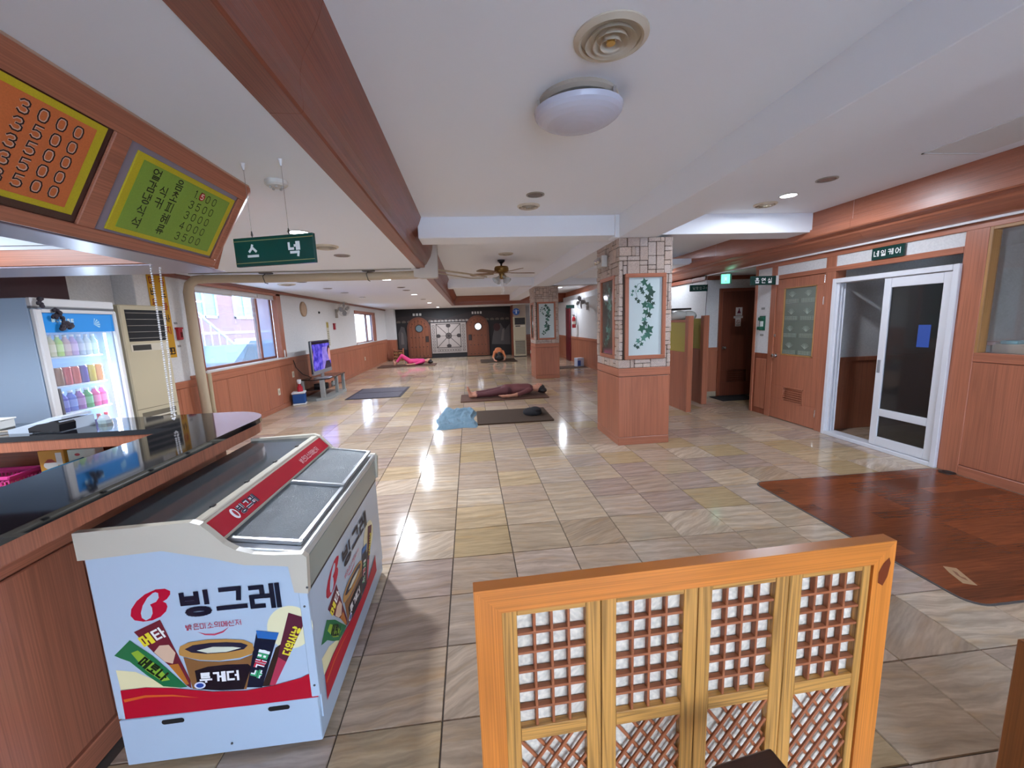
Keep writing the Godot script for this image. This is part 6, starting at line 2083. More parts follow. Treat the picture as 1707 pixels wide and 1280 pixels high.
func build_kitchen() -> void:
	# glass-door drinks fridge; its front looks along +x, local z to the front
	var F := Vector3(-3.10, 0, -3.605)
	var f := thing("drinks_fridge", "upright drinks fridge with a lit glass door and blue header", "fridge", F, PI / 2)
	var steel := mat("fridge_grey", "9db2c8", 0.3)
	var fw := mat("fridge_white", "c6c6c6", 0.3)
	var W := 0.34
	var D := 0.62
	var b := MB.new()
	b.bx(Vector3(-W, 0.05, -D), Vector3(-W + 0.035, 1.85, -0.03), 0.004)
	b.bx(Vector3(W - 0.035, 0.05, -D), Vector3(W, 1.85, -0.03), 0.004)
	b.bx(Vector3(-W + 0.004, 1.80, -D + 0.004), Vector3(W - 0.004, 1.846, -0.034), 0.0)
	b.bx(Vector3(-W + 0.004, 0.054, -D + 0.004), Vector3(W - 0.004, 0.35, -0.034), 0.0)
	b.bx(Vector3(-W + 0.005, 0.058, -D + 0.006), Vector3(W - 0.005, 1.842, -D + 0.03), 0.0)
	obj("cabinet", b, steel, f)
	board("liner", Vector3(-W + 0.036, 0.35, -D + 0.031), Vector3(W - 0.036, 1.80, -D + 0.036), mat("liner_blue", "7f98b4", 0.5), f, 0.0)
	board("top_cover", Vector3(-W, 1.79, -0.035), Vector3(W, 1.852, 0.0), fw, f, 0.006)
	board("hinge_gap", Vector3(-W, 1.775, -0.03), Vector3(W, 1.79, -0.005), mat("gap_grey", "5d5d60", 0.5), f, 0.0)
	b = MB.new()
	b.bx(Vector3(-W, 0.1, -0.025), Vector3(-W + 0.055, 1.772, 0.012), 0.008)
	b.bx(Vector3(W - 0.03, 0.1, -0.025), Vector3(W, 1.772, 0.012), 0.008)
	b.bx(Vector3(-W + 0.055, 1.745, -0.025), Vector3(W - 0.03, 1.772, 0.012), 0.004)
	b.bx(Vector3(-W + 0.055, 0.1, -0.025), Vector3(W - 0.03, 0.40, 0.012), 0.004)
	var dr := obj("door", b, fw, f)
	board("pane", Vector3(-W + 0.055, 0.40, -0.012), Vector3(W - 0.03, 1.60, -0.007), pane("fridge_pane", "dbe9f5", 0.10), dr, 0.0)
	var hdr := board("lit_header", Vector3(-W + 0.055, 1.60, -0.014), Vector3(W - 0.03, 1.745, -0.004), glow("header_blue", "1b74b8", 0.22), dr, 0.0)
	spell(hdr, "BLUESE", Vector2(-0.13, 1.69), Vector2(0.026, 0.026), 0.03, 0.005, -0.0034, "d9e2c8")
	b = MB.new()
	b.col = lin("9ac3d8")
	for i in 5:
		var a := -0.6 + i * 0.45
		b.poly(pv([0.12, 1.66, 0.12 + 0.06 * cos(a), 1.66 + 0.05 * sin(a), 0.13 + 0.05 * cos(a + 0.3), 1.66 + 0.05 * sin(a + 0.3)]), -0.0034 + i * 0.0001)
	obj("emblem", b, inked(0.4), hdr)
	b = MB.new()
	b.bx(Vector3(-W + 0.056, 0.45, -0.004), Vector3(-W + 0.072, 1.18, 0.013), 0.002)
	obj("handle_groove", b, mat("gap_grey", "5d5d60", 0.5), dr)
	# lighting strip inside the door edge
	var led := MB.new()
	led.bx(Vector3(0.245, 0.42, -0.05), Vector3(0.262, 1.59, -0.04), 0.002)
	obj("lamp_strip", led, glow("strip_glow", "e4f1ff", 7.0), f)
	area_light(f, Vector3(0.24, 1.0, -0.055), Vector2(0.02, 1.1), Color("cfe4ff"), 1.6, Basis(Vector3.UP, 0.9))
	for y in [1.415, 1.19, 0.98, 0.72]:
		board("wire_shelf", Vector3(-W + 0.04, y - 0.012, -D + 0.05), Vector3(0.20, y, -0.04), mat("shelf_white", "c9d9ea", 0.3), f, 0.003)
	for x in [-0.26, 0.185]:
		board("shelf_rail", Vector3(x, 0.4, -D + 0.04), Vector3(x + 0.012, 1.6, -D + 0.05), mat("shelf_white", "c9d9ea", 0.3), f, 0.0)
	# drinks, one by one
	var water := ["b7c46a", "c9c3a0", "a9d06a", "c2a0a6", "b59bd0", "a8b8cc", "c6d2d6", "bcd7c8"]
	for i in 8:
		drink("juice_bottle", Vector3(-0.245 + i * 0.059, 1.415, -0.075), F, 0.027, 0.168, water[i], ["yellow-green", "beige", "bright green", "pink", "lilac", "grey-blue", "clear", "mint"][i] + " drink bottle on the top fridge shelf", "bottles on the top fridge shelf", false)
	var cans := ["c87a2a", "8a5a34", "b83038", "c04a44", "4a3a9a", "c9b23a", "d08a4a"]
	for i in 7:
		drink("drink_can", Vector3(-0.245 + i * 0.069, 1.19, -0.08), F, 0.033, 0.14, cans[i], ["orange", "brown", "red", "coral", "violet", "yellow", "amber"][i] + " drink can on the middle fridge shelf", "cans on the middle fridge shelf", true)
	var pch := ["4a3ab0", "3a44b8", "4a6ac8", "8a4a9a", "3a9a50", "d84a8a", "e05a9a"]
	for i in 7:
		drink("drink_pouch", Vector3(-0.245 + i * 0.069, 0.98, -0.08), F, 0.033, 0.165, pch[i], ["indigo", "blue", "light blue", "purple", "green", "pink", "rose"][i] + " sports drink bottle on the third fridge shelf", "bottles on the third fridge shelf", false)
	var low := ["8a3440", "a83a44", "b8444c", "c0525a"]
	for i in 4:
		drink("tea_bottle", Vector3(-0.04 + i * 0.07, 0.72, -0.08), F, 0.03, 0.19, low[i], "red capped bottle on the fridge shelf below the sports drinks", "bottles on the lowest fridge shelf", false)
	# cloth flowers hung on the fridge corner
	var fl := thing("cloth_flower_spray", "spray of dark cloth flowers stuck to the upper corner of the fridge", "flowers", Vector3(-3.07, 0, -3.4))
	b = MB.new()
	var rng := RandomNumberGenerator.new()
	rng.seed = 9
	for p in [[1.84, 0.10, 0.022], [1.80, 0.11, 0.025], [1.77, 0.0, 0.022], [1.735, -0.01, 0.03], [1.72, 0.02, 0.025], [1.71, -0.04, 0.022], [1.68, -0.03, 0.02], [1.66, -0.05, 0.035], [1.645, -0.08, 0.03], [1.635, -0.03, 0.03], [1.65, -0.10, 0.02]]:
		for k in 4:
			b.ball(Vector3(0.0 + rng.randf_range(-0.01, 0.01), p[0] + rng.randf_range(-0.012, 0.012), p[1] + rng.randf_range(-0.012, 0.012)), Vector3(p[2] * 0.5, p[2] * 0.6, p[2] * 0.6), 7, 5)
	obj("petals", b, mat("petal_dark", "2c2630", 0.8), fl)
	# air conditioner, maroon cupboard, banner, red box
	tower_ac(Vector3(-3.42, 0, -4.70), PI / 2 - 0.2, 0.48, 1.87, "beige tower air conditioner standing beside the drinks fridge")
	var mc := thing("maroon_cupboard", "dark maroon wall cupboard above the drinks fridge", "cupboard", Vector3(-4.06, 1.862, -4.32))
	b = MB.new()
	b.bx(Vector3(0, 0, 0), Vector3(0.30, 0.40, 2.0), 0.004)
	obj("body", b, mat("maroon_laminate", "330c15", 0.6), mc)
	board("cornice", Vector3(0, 0.37, -0.02), Vector3(0.33, 0.41, 2.0), mat("maroon_laminate", "330c15", 0.6), mc, 0.008)
	for i in 3:
		board("door", Vector3(0.30, 0.01, 0.02 + i * 0.65), Vector3(0.315, 0.36, 0.64 + i * 0.65), mat("maroon_door", "330c15", 0.6), mc, 0.003)
	var bn := thing("yellow_banner", "tall yellow banner with red and black writing on the wall by the air conditioner", "banner", Vector3(XL + 0.004, 0, -5.545), PI / 2)
	b = MB.new()
	b.bx(Vector3(-0.15, 1.26, 0), Vector3(0.15, 2.30, 0.003), 0.0)
	obj("cloth", b, mat("banner_yellow", "cf9a1c", 0.7, 0.0, t_mot, Vector3(3, 3, 1)), bn)
	var left := "마비무스크광"
	var right := "카드마사지"
	for i in left.length():
		letter(bn, left[i], Rect2(-0.125, 2.17 - i * 0.135, 0.085, 0.095), 0.014, 0.004, "7a1e12" if i % 2 == 0 else "2a1c10", 0.7)
	for i in right.length():
		letter(bn, right[i], Rect2(0.04, 2.16 - i * 0.15, 0.085, 0.1), 0.014, 0.004, "a02a1a" if i % 2 == 0 else "2a1c10", 0.7)
	b = MB.new()
	b.col = lin("2e120a")
	b.poly(rect_pts(-0.13, 1.30, 0.13, 1.39), 0.004)
	b.col = lin("cf9a1c")
	for i in 4:
		b.poly(rect_pts(-0.115 + i * 0.062, 1.315, -0.075 + i * 0.062, 1.335), 0.0046)
		b.poly(rect_pts(-0.105 + i * 0.062, 1.345, -0.085 + i * 0.062, 1.375), 0.0046)
	obj("dark_block", b, inked(0.7), bn)
	var rb := thing("alarm_box", "small red alarm box on the white wall between the banner and the wrapped pipe", "alarm", Vector3(XL, 1.56, -5.775), PI / 2)
	board("box", Vector3(-0.035, -0.08, 0), Vector3(0.035, 0.08, 0.05), mat("alarm_red", "9e1626", 0.35), rb, 0.01)
	board("flange", Vector3(-0.045, 0.06, 0), Vector3(0.045, 0.085, 0.055), mat("alarm_red", "9e1626", 0.35), rb, 0.006)
	board("glass", Vector3(-0.022, -0.05, 0.05), Vector3(0.022, 0.02, 0.053), mat("alarm_dark", "5a0e18", 0.2), rb, 0.002)
	for y in [1.70, 1.40]:
		var o := board("paper_label", Vector3(XL, y - 0.014, -5.80), Vector3(XL + 0.003, y + 0.014, -5.74), mat("label_grey", "8f8f8d", 0.7), self, 0.0)
		tag(o, "tiny grey label %s the small red alarm box" % ["above" if y > 1.5 else "below"], "label")
	# ceiling light of the kitchen
	var kl := thing("kitchen_lamp", "white tube lamp on the kitchen ceiling behind the menu canopy", "lamp", Vector3(-2.75, 2.34, -1.3))
	board("base", Vector3(-0.08, -0.03, -0.6), Vector3(0.08, 0.0, 0.6), mat("lamp_base", "d8d8d8", 0.5), kl, 0.004)
	board("tube_cover", Vector3(-0.06, -0.07, -0.58), Vector3(0.06, -0.03, 0.58), glow("kitchen_glow", "eef5ff", 5.0), kl, 0.012)
	area_light(kl, Vector3(0, -0.08, 0), Vector2(0.12, 1.1), Color("e8f2ff"), 4.0)
	# things on and under the rear arm of the counter
	var la := thing("receipt_machine", "grey and black receipt machine with a slanting lid on the rear counter", "machine", Vector3(-2.36, 1.05, -2.47), -0.1)
	b = MB.new()
	b.prism(pv([-0.15, 0.0, 0.14, 0.0, 0.14, 0.06, -0.02, 0.045, -0.15, 0.022]), -0.09, 0.09)
	obj("body", b, mat("machine_grey", "a9b2bd", 0.35), la)
	b = MB.new()
	b.prism(pv([-0.02, 0.004, 0.145, 0.004, 0.15, 0.045, 0.13, 0.062, 0.03, 0.048, -0.02, 0.03]), 0.02, 0.105)
	obj("dark_hood", b, mat("machine_black", "18181c", 0.15), la)
	b = MB.new()
	b.prism(pv([-0.145, 0.024, -0.03, 0.05, 0.06, 0.076, 0.13, 0.08, 0.13, 0.066, -0.03, 0.04]), -0.088, 0.07)
	obj("lid", b, mat("machine_silver", "b7bfc9", 0.25), la)
	b = MB.new()
	b.tube([Vector3(-0.15, 0.01, 0.05), Vector3(-0.24, 0.012, 0.09), Vector3(-0.29, 0.0, 0.135), Vector3(-0.30, -0.03, 0.15), Vector3(-0.28, -0.10, 0.15)], 0.005, 6)
	obj("cable", b, mat("cable_beige", "a89886", 0.6), la)
	var cbx := thing("crystal_ornament", "small clear glass ornament beside the receipt machine", "ornament", Vector3(-2.17, 1.05, -2.56))
	b = MB.new()
	b.lathe(Vector3.ZERO, [Vector2(0, 0), Vector2(0.03, 0), Vector2(0.034, 0.02), Vector2(0.02, 0.045), Vector2(0, 0.05)], 8, false)
	obj("glass", b, pane("ornament_glass", "b8cfd6", 0.55, 0.05), cbx)
	var wb := thing("white_caddy", "small white plastic caddy at the end of the rear counter", "caddy", Vector3(-2.72, 1.05, -2.55))
	board("box", Vector3(-0.08, 0, -0.05), Vector3(0.04, 0.055, 0.05), mat("caddy_white", "d0d0cc", 0.4), wb, 0.006)
	board("rim", Vector3(-0.085, 0.05, -0.055), Vector3(0.045, 0.058, 0.055), mat("caddy_white", "d0d0cc", 0.4), wb, 0.003)
	var ob := thing("orange_box", "orange snack box standing on the shelf under the rear counter", "box", Vector3(-2.37, 0.76, -2.46), 0.05)
	board("carton", Vector3(-0.065, 0, -0.03), Vector3(0.06, 0.175, 0.03), mat("carton_orange", "d99a3c", 0.5), ob, 0.003)
	b = MB.new()
	b.col = lin("e9e4da")
	b.poly(rect_pts(0.02, 0.09, 0.05, 0.16), 0.0306)
	b.poly(disc_pts(Vector2(-0.01, 0.09), 0.035, 0.025, 16), 0.0306)
	b.col = lin("a8483a")
	b.poly(pv([-0.04, 0.105, 0.02, 0.105, 0.0, 0.125, -0.02, 0.125]), 0.031)
	obj("print", b, inked(0.5), ob)
	var wx := thing("white_box", "white paper box with a small red mark under the rear counter", "box", Vector3(-2.225, 0.76, -2.47), 0.03)
	board("carton", Vector3(-0.07, 0, -0.03), Vector3(0.07, 0.17, 0.03), mat("carton_pale", "cfd6c6", 0.6), wx, 0.003)
	b = MB.new()
	b.col = lin("b84a4a")
	b.poly(disc_pts(Vector2(-0.02, 0.14), 0.014, 0.008, 12), 0.0306)
	b.col = lin("5f7f62")
	b.poly(pv([-0.03, 0.105, 0.06, 0.10, 0.06, 0.106, -0.03, 0.112]), 0.0306)
	obj("print", b, inked(0.5), wx)
	var tb := thing("teal_folder", "teal plastic folder lying across the shelf under the counter", "folder", Vector3(-2.29, 0.84, -2.41), 0.2)
	b = MB.new()
	b.xf = Transform3D(Basis(Vector3.BACK, 0.3), Vector3.ZERO)
	b.bx(Vector3(-0.09, 0, -0.02), Vector3(0.09, 0.02, 0.03), 0.004)
	obj("cover", b, mat("folder_teal", "1f5f7c", 0.3), tb)
	board("stand_tray", Vector3(-0.09, -0.08, -0.02), Vector3(0.09, -0.03, 0.03), mat("tray_dark", "2a2320", 0.6), tb, 0.004)
	var bb := thing("black_bag", "small black bag beside the pink basket under the counter", "bag", Vector3(-2.445, 0.76, -2.53))
	b = MB.new()
	b.ball(Vector3(0, 0.05, 0), Vector3(0.075, 0.065, 0.05), 14, 9)
	b.ball(Vector3(0.03, 0.085, 0), Vector3(0.03, 0.03, 0.03), 10, 6)
	obj("cloth", b, mat("bag_black", "121214", 0.7), bb)
	pink_basket()

func drink(called: String, at: Vector3, F: Vector3, r: float, h: float, color: String, label: String, group: String, can: bool) -> void:
	var p := F + Vector3(at.z, 0, -at.x)   # the fridge is turned a quarter
	p.y = at.y
	var o := thing(called, label, "can" if can else "bottle", p, 0.0, group)
	var b := MB.new()
	if can:
		b.lathe(Vector3.ZERO, [Vector2(0, 0), Vector2(r * 0.85, 0), Vector2(r, 0.008), Vector2(r, h - 0.012), Vector2(r * 0.85, h)], 14)
		obj("body", b, mat("drink_" + color, color, 0.25, 0.2), o)
		b = MB.new()
		b.lathe(Vector3.ZERO, [Vector2(r * 0.85, h), Vector2(r * 0.8, h - 0.003), Vector2(0, h - 0.003)], 14)
		obj("lid", b, chrome, o)
	else:
		b.lathe(Vector3.ZERO, [Vector2(0, 0), Vector2(r, 0.002), Vector2(r, h * 0.66), Vector2(r * 0.45, h * 0.84), Vector2(r * 0.42, h * 0.9)], 14)
		obj("body", b, mat("drink_" + color, color, 0.15), o)
		b = MB.new()
		b.lathe(Vector3.ZERO, [Vector2(r * 0.5, h * 0.9), Vector2(r * 0.5, h), Vector2(0, h)], 12)
		obj("cap", b, mat("cap_" + ("red" if called == "tea_bottle" else "white"), "c03a44" if called == "tea_bottle" else "d8dde0", 0.4), o)
		b = MB.new()
		b.lathe(Vector3.ZERO, [Vector2(r + 0.0006, h * 0.22), Vector2(r + 0.0006, h * 0.56)], 14)
		obj("wrapper", b, mat("wrap_" + color, Color(color).lightened(0.25).to_html(false), 0.3), o)

func pink_basket() -> void:
	var o := thing("pink_basket", "pink plastic basket with small holes on the shelf under the counter", "basket", Vector3(-2.68, 0.66, -2.44))
	var pink := mat("basket_pink", "d8408c", 0.35)
	# walls of bars and rails leave rows of square holes
	for s in 4:
		var b := MB.new()
		var L: float = 0.16 if s % 2 == 0 else 0.09
		b.xf = Transform3D(Basis(Vector3.UP, s * PI / 2), Vector3.ZERO) * Transform3D(Basis(), Vector3(0, 0, 0.09 if s % 2 == 0 else 0.16))
		for y in [0.0, 0.045, 0.075, 0.105, 0.135]:
			b.bx(Vector3(-L, y, -0.003), Vector3(L, y + 0.012, 0.003), 0.001)
		b.bx(Vector3(-L - 0.005, 0.147, -0.006), Vector3(L + 0.005, 0.165, 0.008), 0.003)
		b.bx(Vector3(-L, 0.0, -0.003), Vector3(L, 0.045, 0.003), 0.001)
		var n := int(L * 2 / 0.02)
		for i in n + 1:
			var x := -L + i * 2 * L / n
			b.bx(Vector3(x - 0.004, 0.04, -0.003), Vector3(x + 0.004, 0.15, 0.003), 0.0)
		obj("side", b, pink, o)
	board("bottom", Vector3(-0.16, 0, -0.09), Vector3(0.16, 0.005, 0.09), pink, o, 0.0)
	board("riser_block", Vector3(-2.85, 0.60, -2.53), Vector3(-2.51, 0.66, -2.35), wood2, get_node("bar_counter"), 0.0)

# ------------------------------------------------------------------ along the left wall
func wall_fan(at: Vector3, turn: float, label: String) -> void:
	var f := thing("wall_fan", label, "fan", at, turn)
	var grey := mat("fan_grey", "a7a29a", 0.5)
	var b := MB.new()
	b.bx(Vector3(-0.05, -0.20, -0.0), Vector3(0.05, 0.05, 0.04), 0.01)
	b.tube([Vector3(0, -0.05, 0.03), Vector3(0, 0.03, 0.12), Vector3(0, 0.05, 0.2)], 0.025, 8)
	obj("bracket", b, grey, f)
	b = MB.new()
	b.xf = Transform3D(Basis(Vector3.RIGHT, PI / 2 + 0.15), Vector3(0, 0.05, 0.2))
	b.lathe(Vector3.ZERO, [Vector2(0, -0.06), Vector2(0.05, -0.05), Vector2(0.065, 0.0), Vector2(0.06, 0.08), Vector2(0, 0.09)], 14)
	obj("motor", b, grey, f)
	var hx := Transform3D(Basis(Vector3.RIGHT, PI / 2 + 0.15), Vector3(0, 0.045, 0.33))
	for i in 4:
		b = MB.new()
		b.xf = hx * Transform3D(Basis(Vector3.UP, TAU * i / 4.0) * Basis(Vector3.RIGHT, 0.35), Vector3.ZERO)
		b.xf = b.xf * Transform3D(Basis(Vector3.RIGHT, PI / 2), Vector3.ZERO)
		b.prism(pv([0.03, -0.03, 0.10, -0.09, 0.18, -0.07, 0.19, 0.0, 0.15, 0.05, 0.03, 0.03]), -0.002, 0.002)
		obj("blade", b, mat("fan_blade", "8b8b90", 0.3), f)
	b = MB.new()
	b.xf = hx
	for e in [[0.205, 0.0], [0.20, 0.035], [0.15, 0.055], [0.10, 0.065], [0.05, 0.07], [0.20, -0.035], [0.13, -0.055]]:
		var ring := []
		for i in 25:
			ring.append(Vector3(e[0] * cos(TAU * i / 24.0), e[1], e[0] * sin(TAU * i / 24.0)))
		b.tube(ring, 0.003, 5, false)
	for i in 20:
		var a := TAU * i / 20.0
		b.tube([Vector3(0.04 * cos(a), 0.07, 0.04 * sin(a)), Vector3(0.15 * cos(a), 0.055, 0.15 * sin(a)), Vector3(0.205 * cos(a), 0.0, 0.205 * sin(a)), Vector3(0.13 * cos(a), -0.055, 0.13 * sin(a))], 0.0018, 4, false)
	obj("cage", b, mat("cage_wire", "b4b0a8", 0.4), f)

# the picture on the television: a blue stage with a figure
func screen_look() -> StandardMaterial3D:
	var im := Image.create(160, 96, false, Image.FORMAT_RGB8)
	var f := fbm(17, 0.03, 3)
	for y in 96:
		for x in 160:
			var u := x / 160.0
			var v := y / 96.0
			var n := f.get_noise_2d(x, y)
			var c := Color(0.16, 0.15, 0.62).lerp(Color(0.42, 0.36, 0.85), clampf(0.5 + n * 1.4, 0.0, 1.0))
			if absf(u - 0.38) < 0.12 + 0.1 * v and v > 0.2:
				c = c.lerp(Color(0.72, 0.62, 0.85), 0.55)
			if Vector2((u - 0.62) / 0.11, (v - 0.36) / 0.2).length() < 1.0:
				c = Color(0.13, 0.09, 0.17)
			if Vector2((u - 0.63) / 0.075, (v - 0.5) / 0.24).length() < 1.0:
				c = Color(0.78, 0.55, 0.56)
			if v > 0.72 and absf(u - 0.5) < 0.1 + (v - 0.72) * 0.5:
				c = Color(0.12, 0.10, 0.2)
			if v < 0.08:
				c = Color(0.05, 0.05, 0.10)
			im.set_pixel(x, y, c)
	var m := mat("screen_picture", "101014", 0.15)
	var t := tex_of(im)
	m.emission_enabled = true
	m.emission = Color.WHITE
	m.emission_operator = BaseMaterial3D.EMISSION_OP_MULTIPLY
	m.emission_texture = t
	m.emission_energy_multiplier = 0.7
	m.uv1_scale = Vector3(1.0 / 1.08, -1.0 / 0.625, 1)
	m.uv1_offset = Vector3(0.495, 1.30, 0)
	return m

func build_left_side() -> void:
	wall_fan(Vector3(XL, 2.06, -12.3), PI / 2 - 0.5, "grey wall fan on the left wall above the television")
	var d := thing("round_wall_plaque", "round beige woven plaque on the white left wall", "plaque", Vector3(XL, 2.03, -9.96), PI / 2)
	var b := MB.new()
	b.xf = Transform3D(Basis(Vector3.RIGHT, PI / 2), Vector3.ZERO)
	b.lathe(Vector3.ZERO, [Vector2(0.17, 0), Vector2(0.17, 0.02), Vector2(0.15, 0.03), Vector2(0, 0.03)], 28)
	obj("disc", b, mat("plaque_beige", "b99d82", 0.8, 0.0, t_mot, Vector3(6, 6, 1)), d)
	b = MB.new()
	b.xf = Transform3D(Basis(Vector3.RIGHT, PI / 2), Vector3.ZERO)
	b.lathe(Vector3.ZERO, [Vector2(0.165, 0.02), Vector2(0.172, 0.028), Vector2(0.16, 0.034)], 28)
	obj("rim", b, mat("plaque_rim", "a3876c", 0.7), d)
	# television on its rack
	var r := thing("television_rack", "low grey and black glass television rack by the left wall", "rack", Vector3(-3.42, 0, -9.75), 0.0)
	var silver := mat("rack_silver", "9c9f9c", 0.4, 0.2)
	b = MB.new()
	var top := pv([-0.28, 0.7, -0.28, -0.75, -0.02, -0.75, 0.24, -0.45, 0.26, 0.7])
	# outline in (x, z): lay it flat
	b.xf = Transform3D(Basis(Vector3(1, 0, 0), Vector3(0, 0, -1), Vector3(0, 1, 0)), Vector3.ZERO)
	var flat := PackedVector2Array()
	for p in [[-0.30, -0.62], [0.02, -0.72], [0.27, -0.55], [0.27, 0.62], [-0.30, 0.62]]:
		flat.append(Vector2(p[0], p[1]))
	b.prism(flat, 0.455, 0.475)
	obj("glass_top", b, mat("rack_black_glass", "141416", 0.08), r)
	b = MB.new()
	b.xf = Transform3D(Basis(Vector3(1, 0, 0), Vector3(0, 0, -1), Vector3(0, 1, 0)), Vector3.ZERO)
	b.prism(flat, 0.0, 0.06)
	obj("base", b, silver, r)
	for p in [[-0.26, 0.66, 0.06], [0.14, 0.64, 0.1], [0.22, -0.05, 0.07], [0.22, -0.56, 0.07], [-0.26, -0.55, 0.07]]:
		board("post", Vector3(p[0] - p[2] / 2, 0.06, p[1] - 0.03 - 0.03), Vector3(p[0] + p[2] / 2, 0.455, p[1] - 0.0), silver, r, 0.006)
	board("middle_shelf", Vector3(-0.27, 0.23, -0.55), Vector3(0.2, 0.24, 0.6), mat("rack_black_glass", "141416", 0.08), r, 0.0)
	var tv := thing("television", "flat television showing a blue picture on the low rack", "television", Vector3(-3.33, 0.475, -9.43), PI / 2)
	b = MB.new()
	b.bx(Vector3(-0.565, 0.13, -0.05), Vector3(0.565, 0.835, 0.0), 0.01)
	obj("case", b, black_plastic, tv)
	board("speaker_bar", Vector3(-0.56, 0.105, -0.04), Vector3(0.56, 0.19, 0.006), mat("tv_silver", "8e8e92", 0.35, 0.3), tv, 0.004)
	board("side_bezel", Vector3(-0.565, 0.13, -0.01), Vector3(-0.535, 0.83, 0.005), mat("tv_silver", "8e8e92", 0.35, 0.3), tv, 0.003)
	board("screen", Vector3(-0.535, 0.19, 0.0), Vector3(0.545, 0.815, 0.003), screen_look(), tv, 0.0)
	b = MB.new()
	b.bx(Vector3(-0.07, 0.01, -0.04), Vector3(0.07, 0.14, -0.01), 0.006)
	b.lathe(Vector3(0, 0, -0.02), [Vector2(0.2, 0.0), Vector2(0.19, 0.012), Vector2(0, 0.016)], 20)
	obj("stand", b, mat("tv_silver", "8e8e92", 0.35, 0.3), tv)
	area_light(tv, Vector3(0, 0.5, 0.02), Vector2(1.0, 0.6), Color("6a6ae8"), 0.25, Basis(Vector3.UP, PI))
	# pots and jars inside the rack
	var jar := thing("white_jar", "small white jar on the middle shelf of the television rack", "jar", Vector3(-3.3, 0.24, -9.9))
	b = MB.new()
	b.lathe(Vector3.ZERO, [Vector2(0, 0), Vector2(0.04, 0), Vector2(0.045, 0.06), Vector2(0.03, 0.09), Vector2(0, 0.095)], 14)
	obj("body", b, mat("jar_white", "c9c5be", 0.4), jar)
	var dk := thing("set_top_box", "black box on the middle shelf of the television rack", "box", Vector3(-3.45, 0.24, -9.55))
	board("case", Vector3(-0.12, 0, -0.12), Vector3(0.12, 0.09, 0.12), black_plastic, dk, 0.006)
	board("front", Vector3(-0.11, 0.02, 0.12), Vector3(0.11, 0.07, 0.123), mat("box_front", "4a4a50", 0.3), dk, 0.0)
	b = MB.new()
	b.tube([Vector3(XL + 0.04, 0.92, -9.05), Vector3(XL + 0.06, 0.75, -9.1), Vector3(XL + 0.1, 0.58, -9.3), Vector3(XL + 0.2, 0.48, -9.5)], 0.008, 6)
	tag(obj("aerial_cable", b, black_plastic), "black cable drooping from the window sill to the television", "cable")
	# cooler box with a red bottle on it
	var c := thing("cooler_box", "small blue cooler box with a white lid against the left wall", "cooler", Vector3(-3.64, 0, -8.78), 0.25)
	b = MB.new()
	b.bx(Vector3(-0.12, 0.035, -0.12), Vector3(0.12, 0.24, 0.12), 0.015)
	obj("tub", b, mat("cooler_blue", "174a8a", 0.35), c)
	board("lid", Vector3(-0.13, 0.235, -0.13), Vector3(0.13, 0.275, 0.13), mat("cooler_white", "d6d8da", 0.4), c, 0.012)
	board("foot", Vector3(-0.125, 0.0, -0.125), Vector3(0.125, 0.035, 0.125), mat("cooler_white", "d6d8da", 0.4), c, 0.008)
	var rbm := thing("red_spray_can", "red can with a white cap standing on the blue cooler box", "can", Vector3(-3.62, 0.275, -8.8))
	b = MB.new()
	b.lathe(Vector3.ZERO, [Vector2(0, 0), Vector2(0.055, 0), Vector2(0.055, 0.09), Vector2(0.03, 0.12), Vector2(0.025, 0.16)], 14)
	obj("body", b, mat("can_red", "b02030", 0.4), rbm)
	b = MB.new()
	b.lathe(Vector3.ZERO, [Vector2(0.03, 0.16), Vector2(0.045, 0.2), Vector2(0.04, 0.25), Vector2(0, 0.26)], 12)
	obj("cap", b, mat("cap_white", "d8dde0", 0.4), rbm)
	var sp := thing("spray_bottle", "white trigger spray bottle on the left window sill", "bottle", Vector3(XL + 0.0, 1.016, -8.72))
	b = MB.new()
	b.lathe(Vector3.ZERO, [Vector2(0, 0), Vector2(0.04, 0), Vector2(0.042, 0.13), Vector2(0.018, 0.17), Vector2(0.016, 0.19)], 14)
	obj("body", b, mat("spray_white", "d3d6d8", 0.35), sp)
	b = MB.new()
	b.bx(Vector3(-0.015, 0.19, -0.05), Vector3(0.015, 0.235, 0.035), 0.006)
	b.bx(Vector3(-0.006, 0.14, 0.02), Vector3(0.006, 0.19, 0.032), 0.002)
	obj("trigger_head", b, mat("spray_head", "c4c8cc", 0.4), sp)
	for e in [[-8.28, 0.36, "beige wall socket on the panelling under the left window"], [-9.0, 0.62, "pale wall socket above the blue cooler box"], [-15.0, 0.45, "white wall socket on the panelling near the far left window"]]:
		var so := thing("wall_socket", e[2], "socket", Vector3(XL + 0.022, e[1], e[0]), PI / 2)
		board("plate", Vector3(-0.045, -0.065, 0), Vector3(0.045, 0.065, 0.01), mat("socket_cream", "d2c7b2", 0.4), so, 0.004)
		board("insert", Vector3(-0.02, -0.03, 0.01), Vector3(0.02, 0.03, 0.014), mat("socket_dark", "b0a48e", 0.4), so, 0.003)
	var al := thing("alarm_box", "small red alarm box high on the white left wall near the wall fan", "alarm", Vector3(XL, 1.62, -12.0), PI / 2)
	board("box", Vector3(-0.045, -0.09, 0), Vector3(0.045, 0.09, 0.05), mat("alarm_red", "9e1626", 0.35), al, 0.01)
	board("flange", Vector3(-0.055, 0.06, 0), Vector3(0.055, 0.09, 0.055), mat("alarm_red", "9e1626", 0.35), al, 0.006)
	var pc := thing("wall_notice", "narrow yellowish paper notice under the wall fan on the left wall", "notice", Vector3(XL, 1.45, -11.5), PI / 2)
	board("sheet", Vector3(-0.09, -0.35, 0), Vector3(0.09, 0.3, 0.003), mat("notice_cream", "c3bda6", 0.7), pc, 0.0)
	b = MB.new()
	b.col = lin("a8923e")
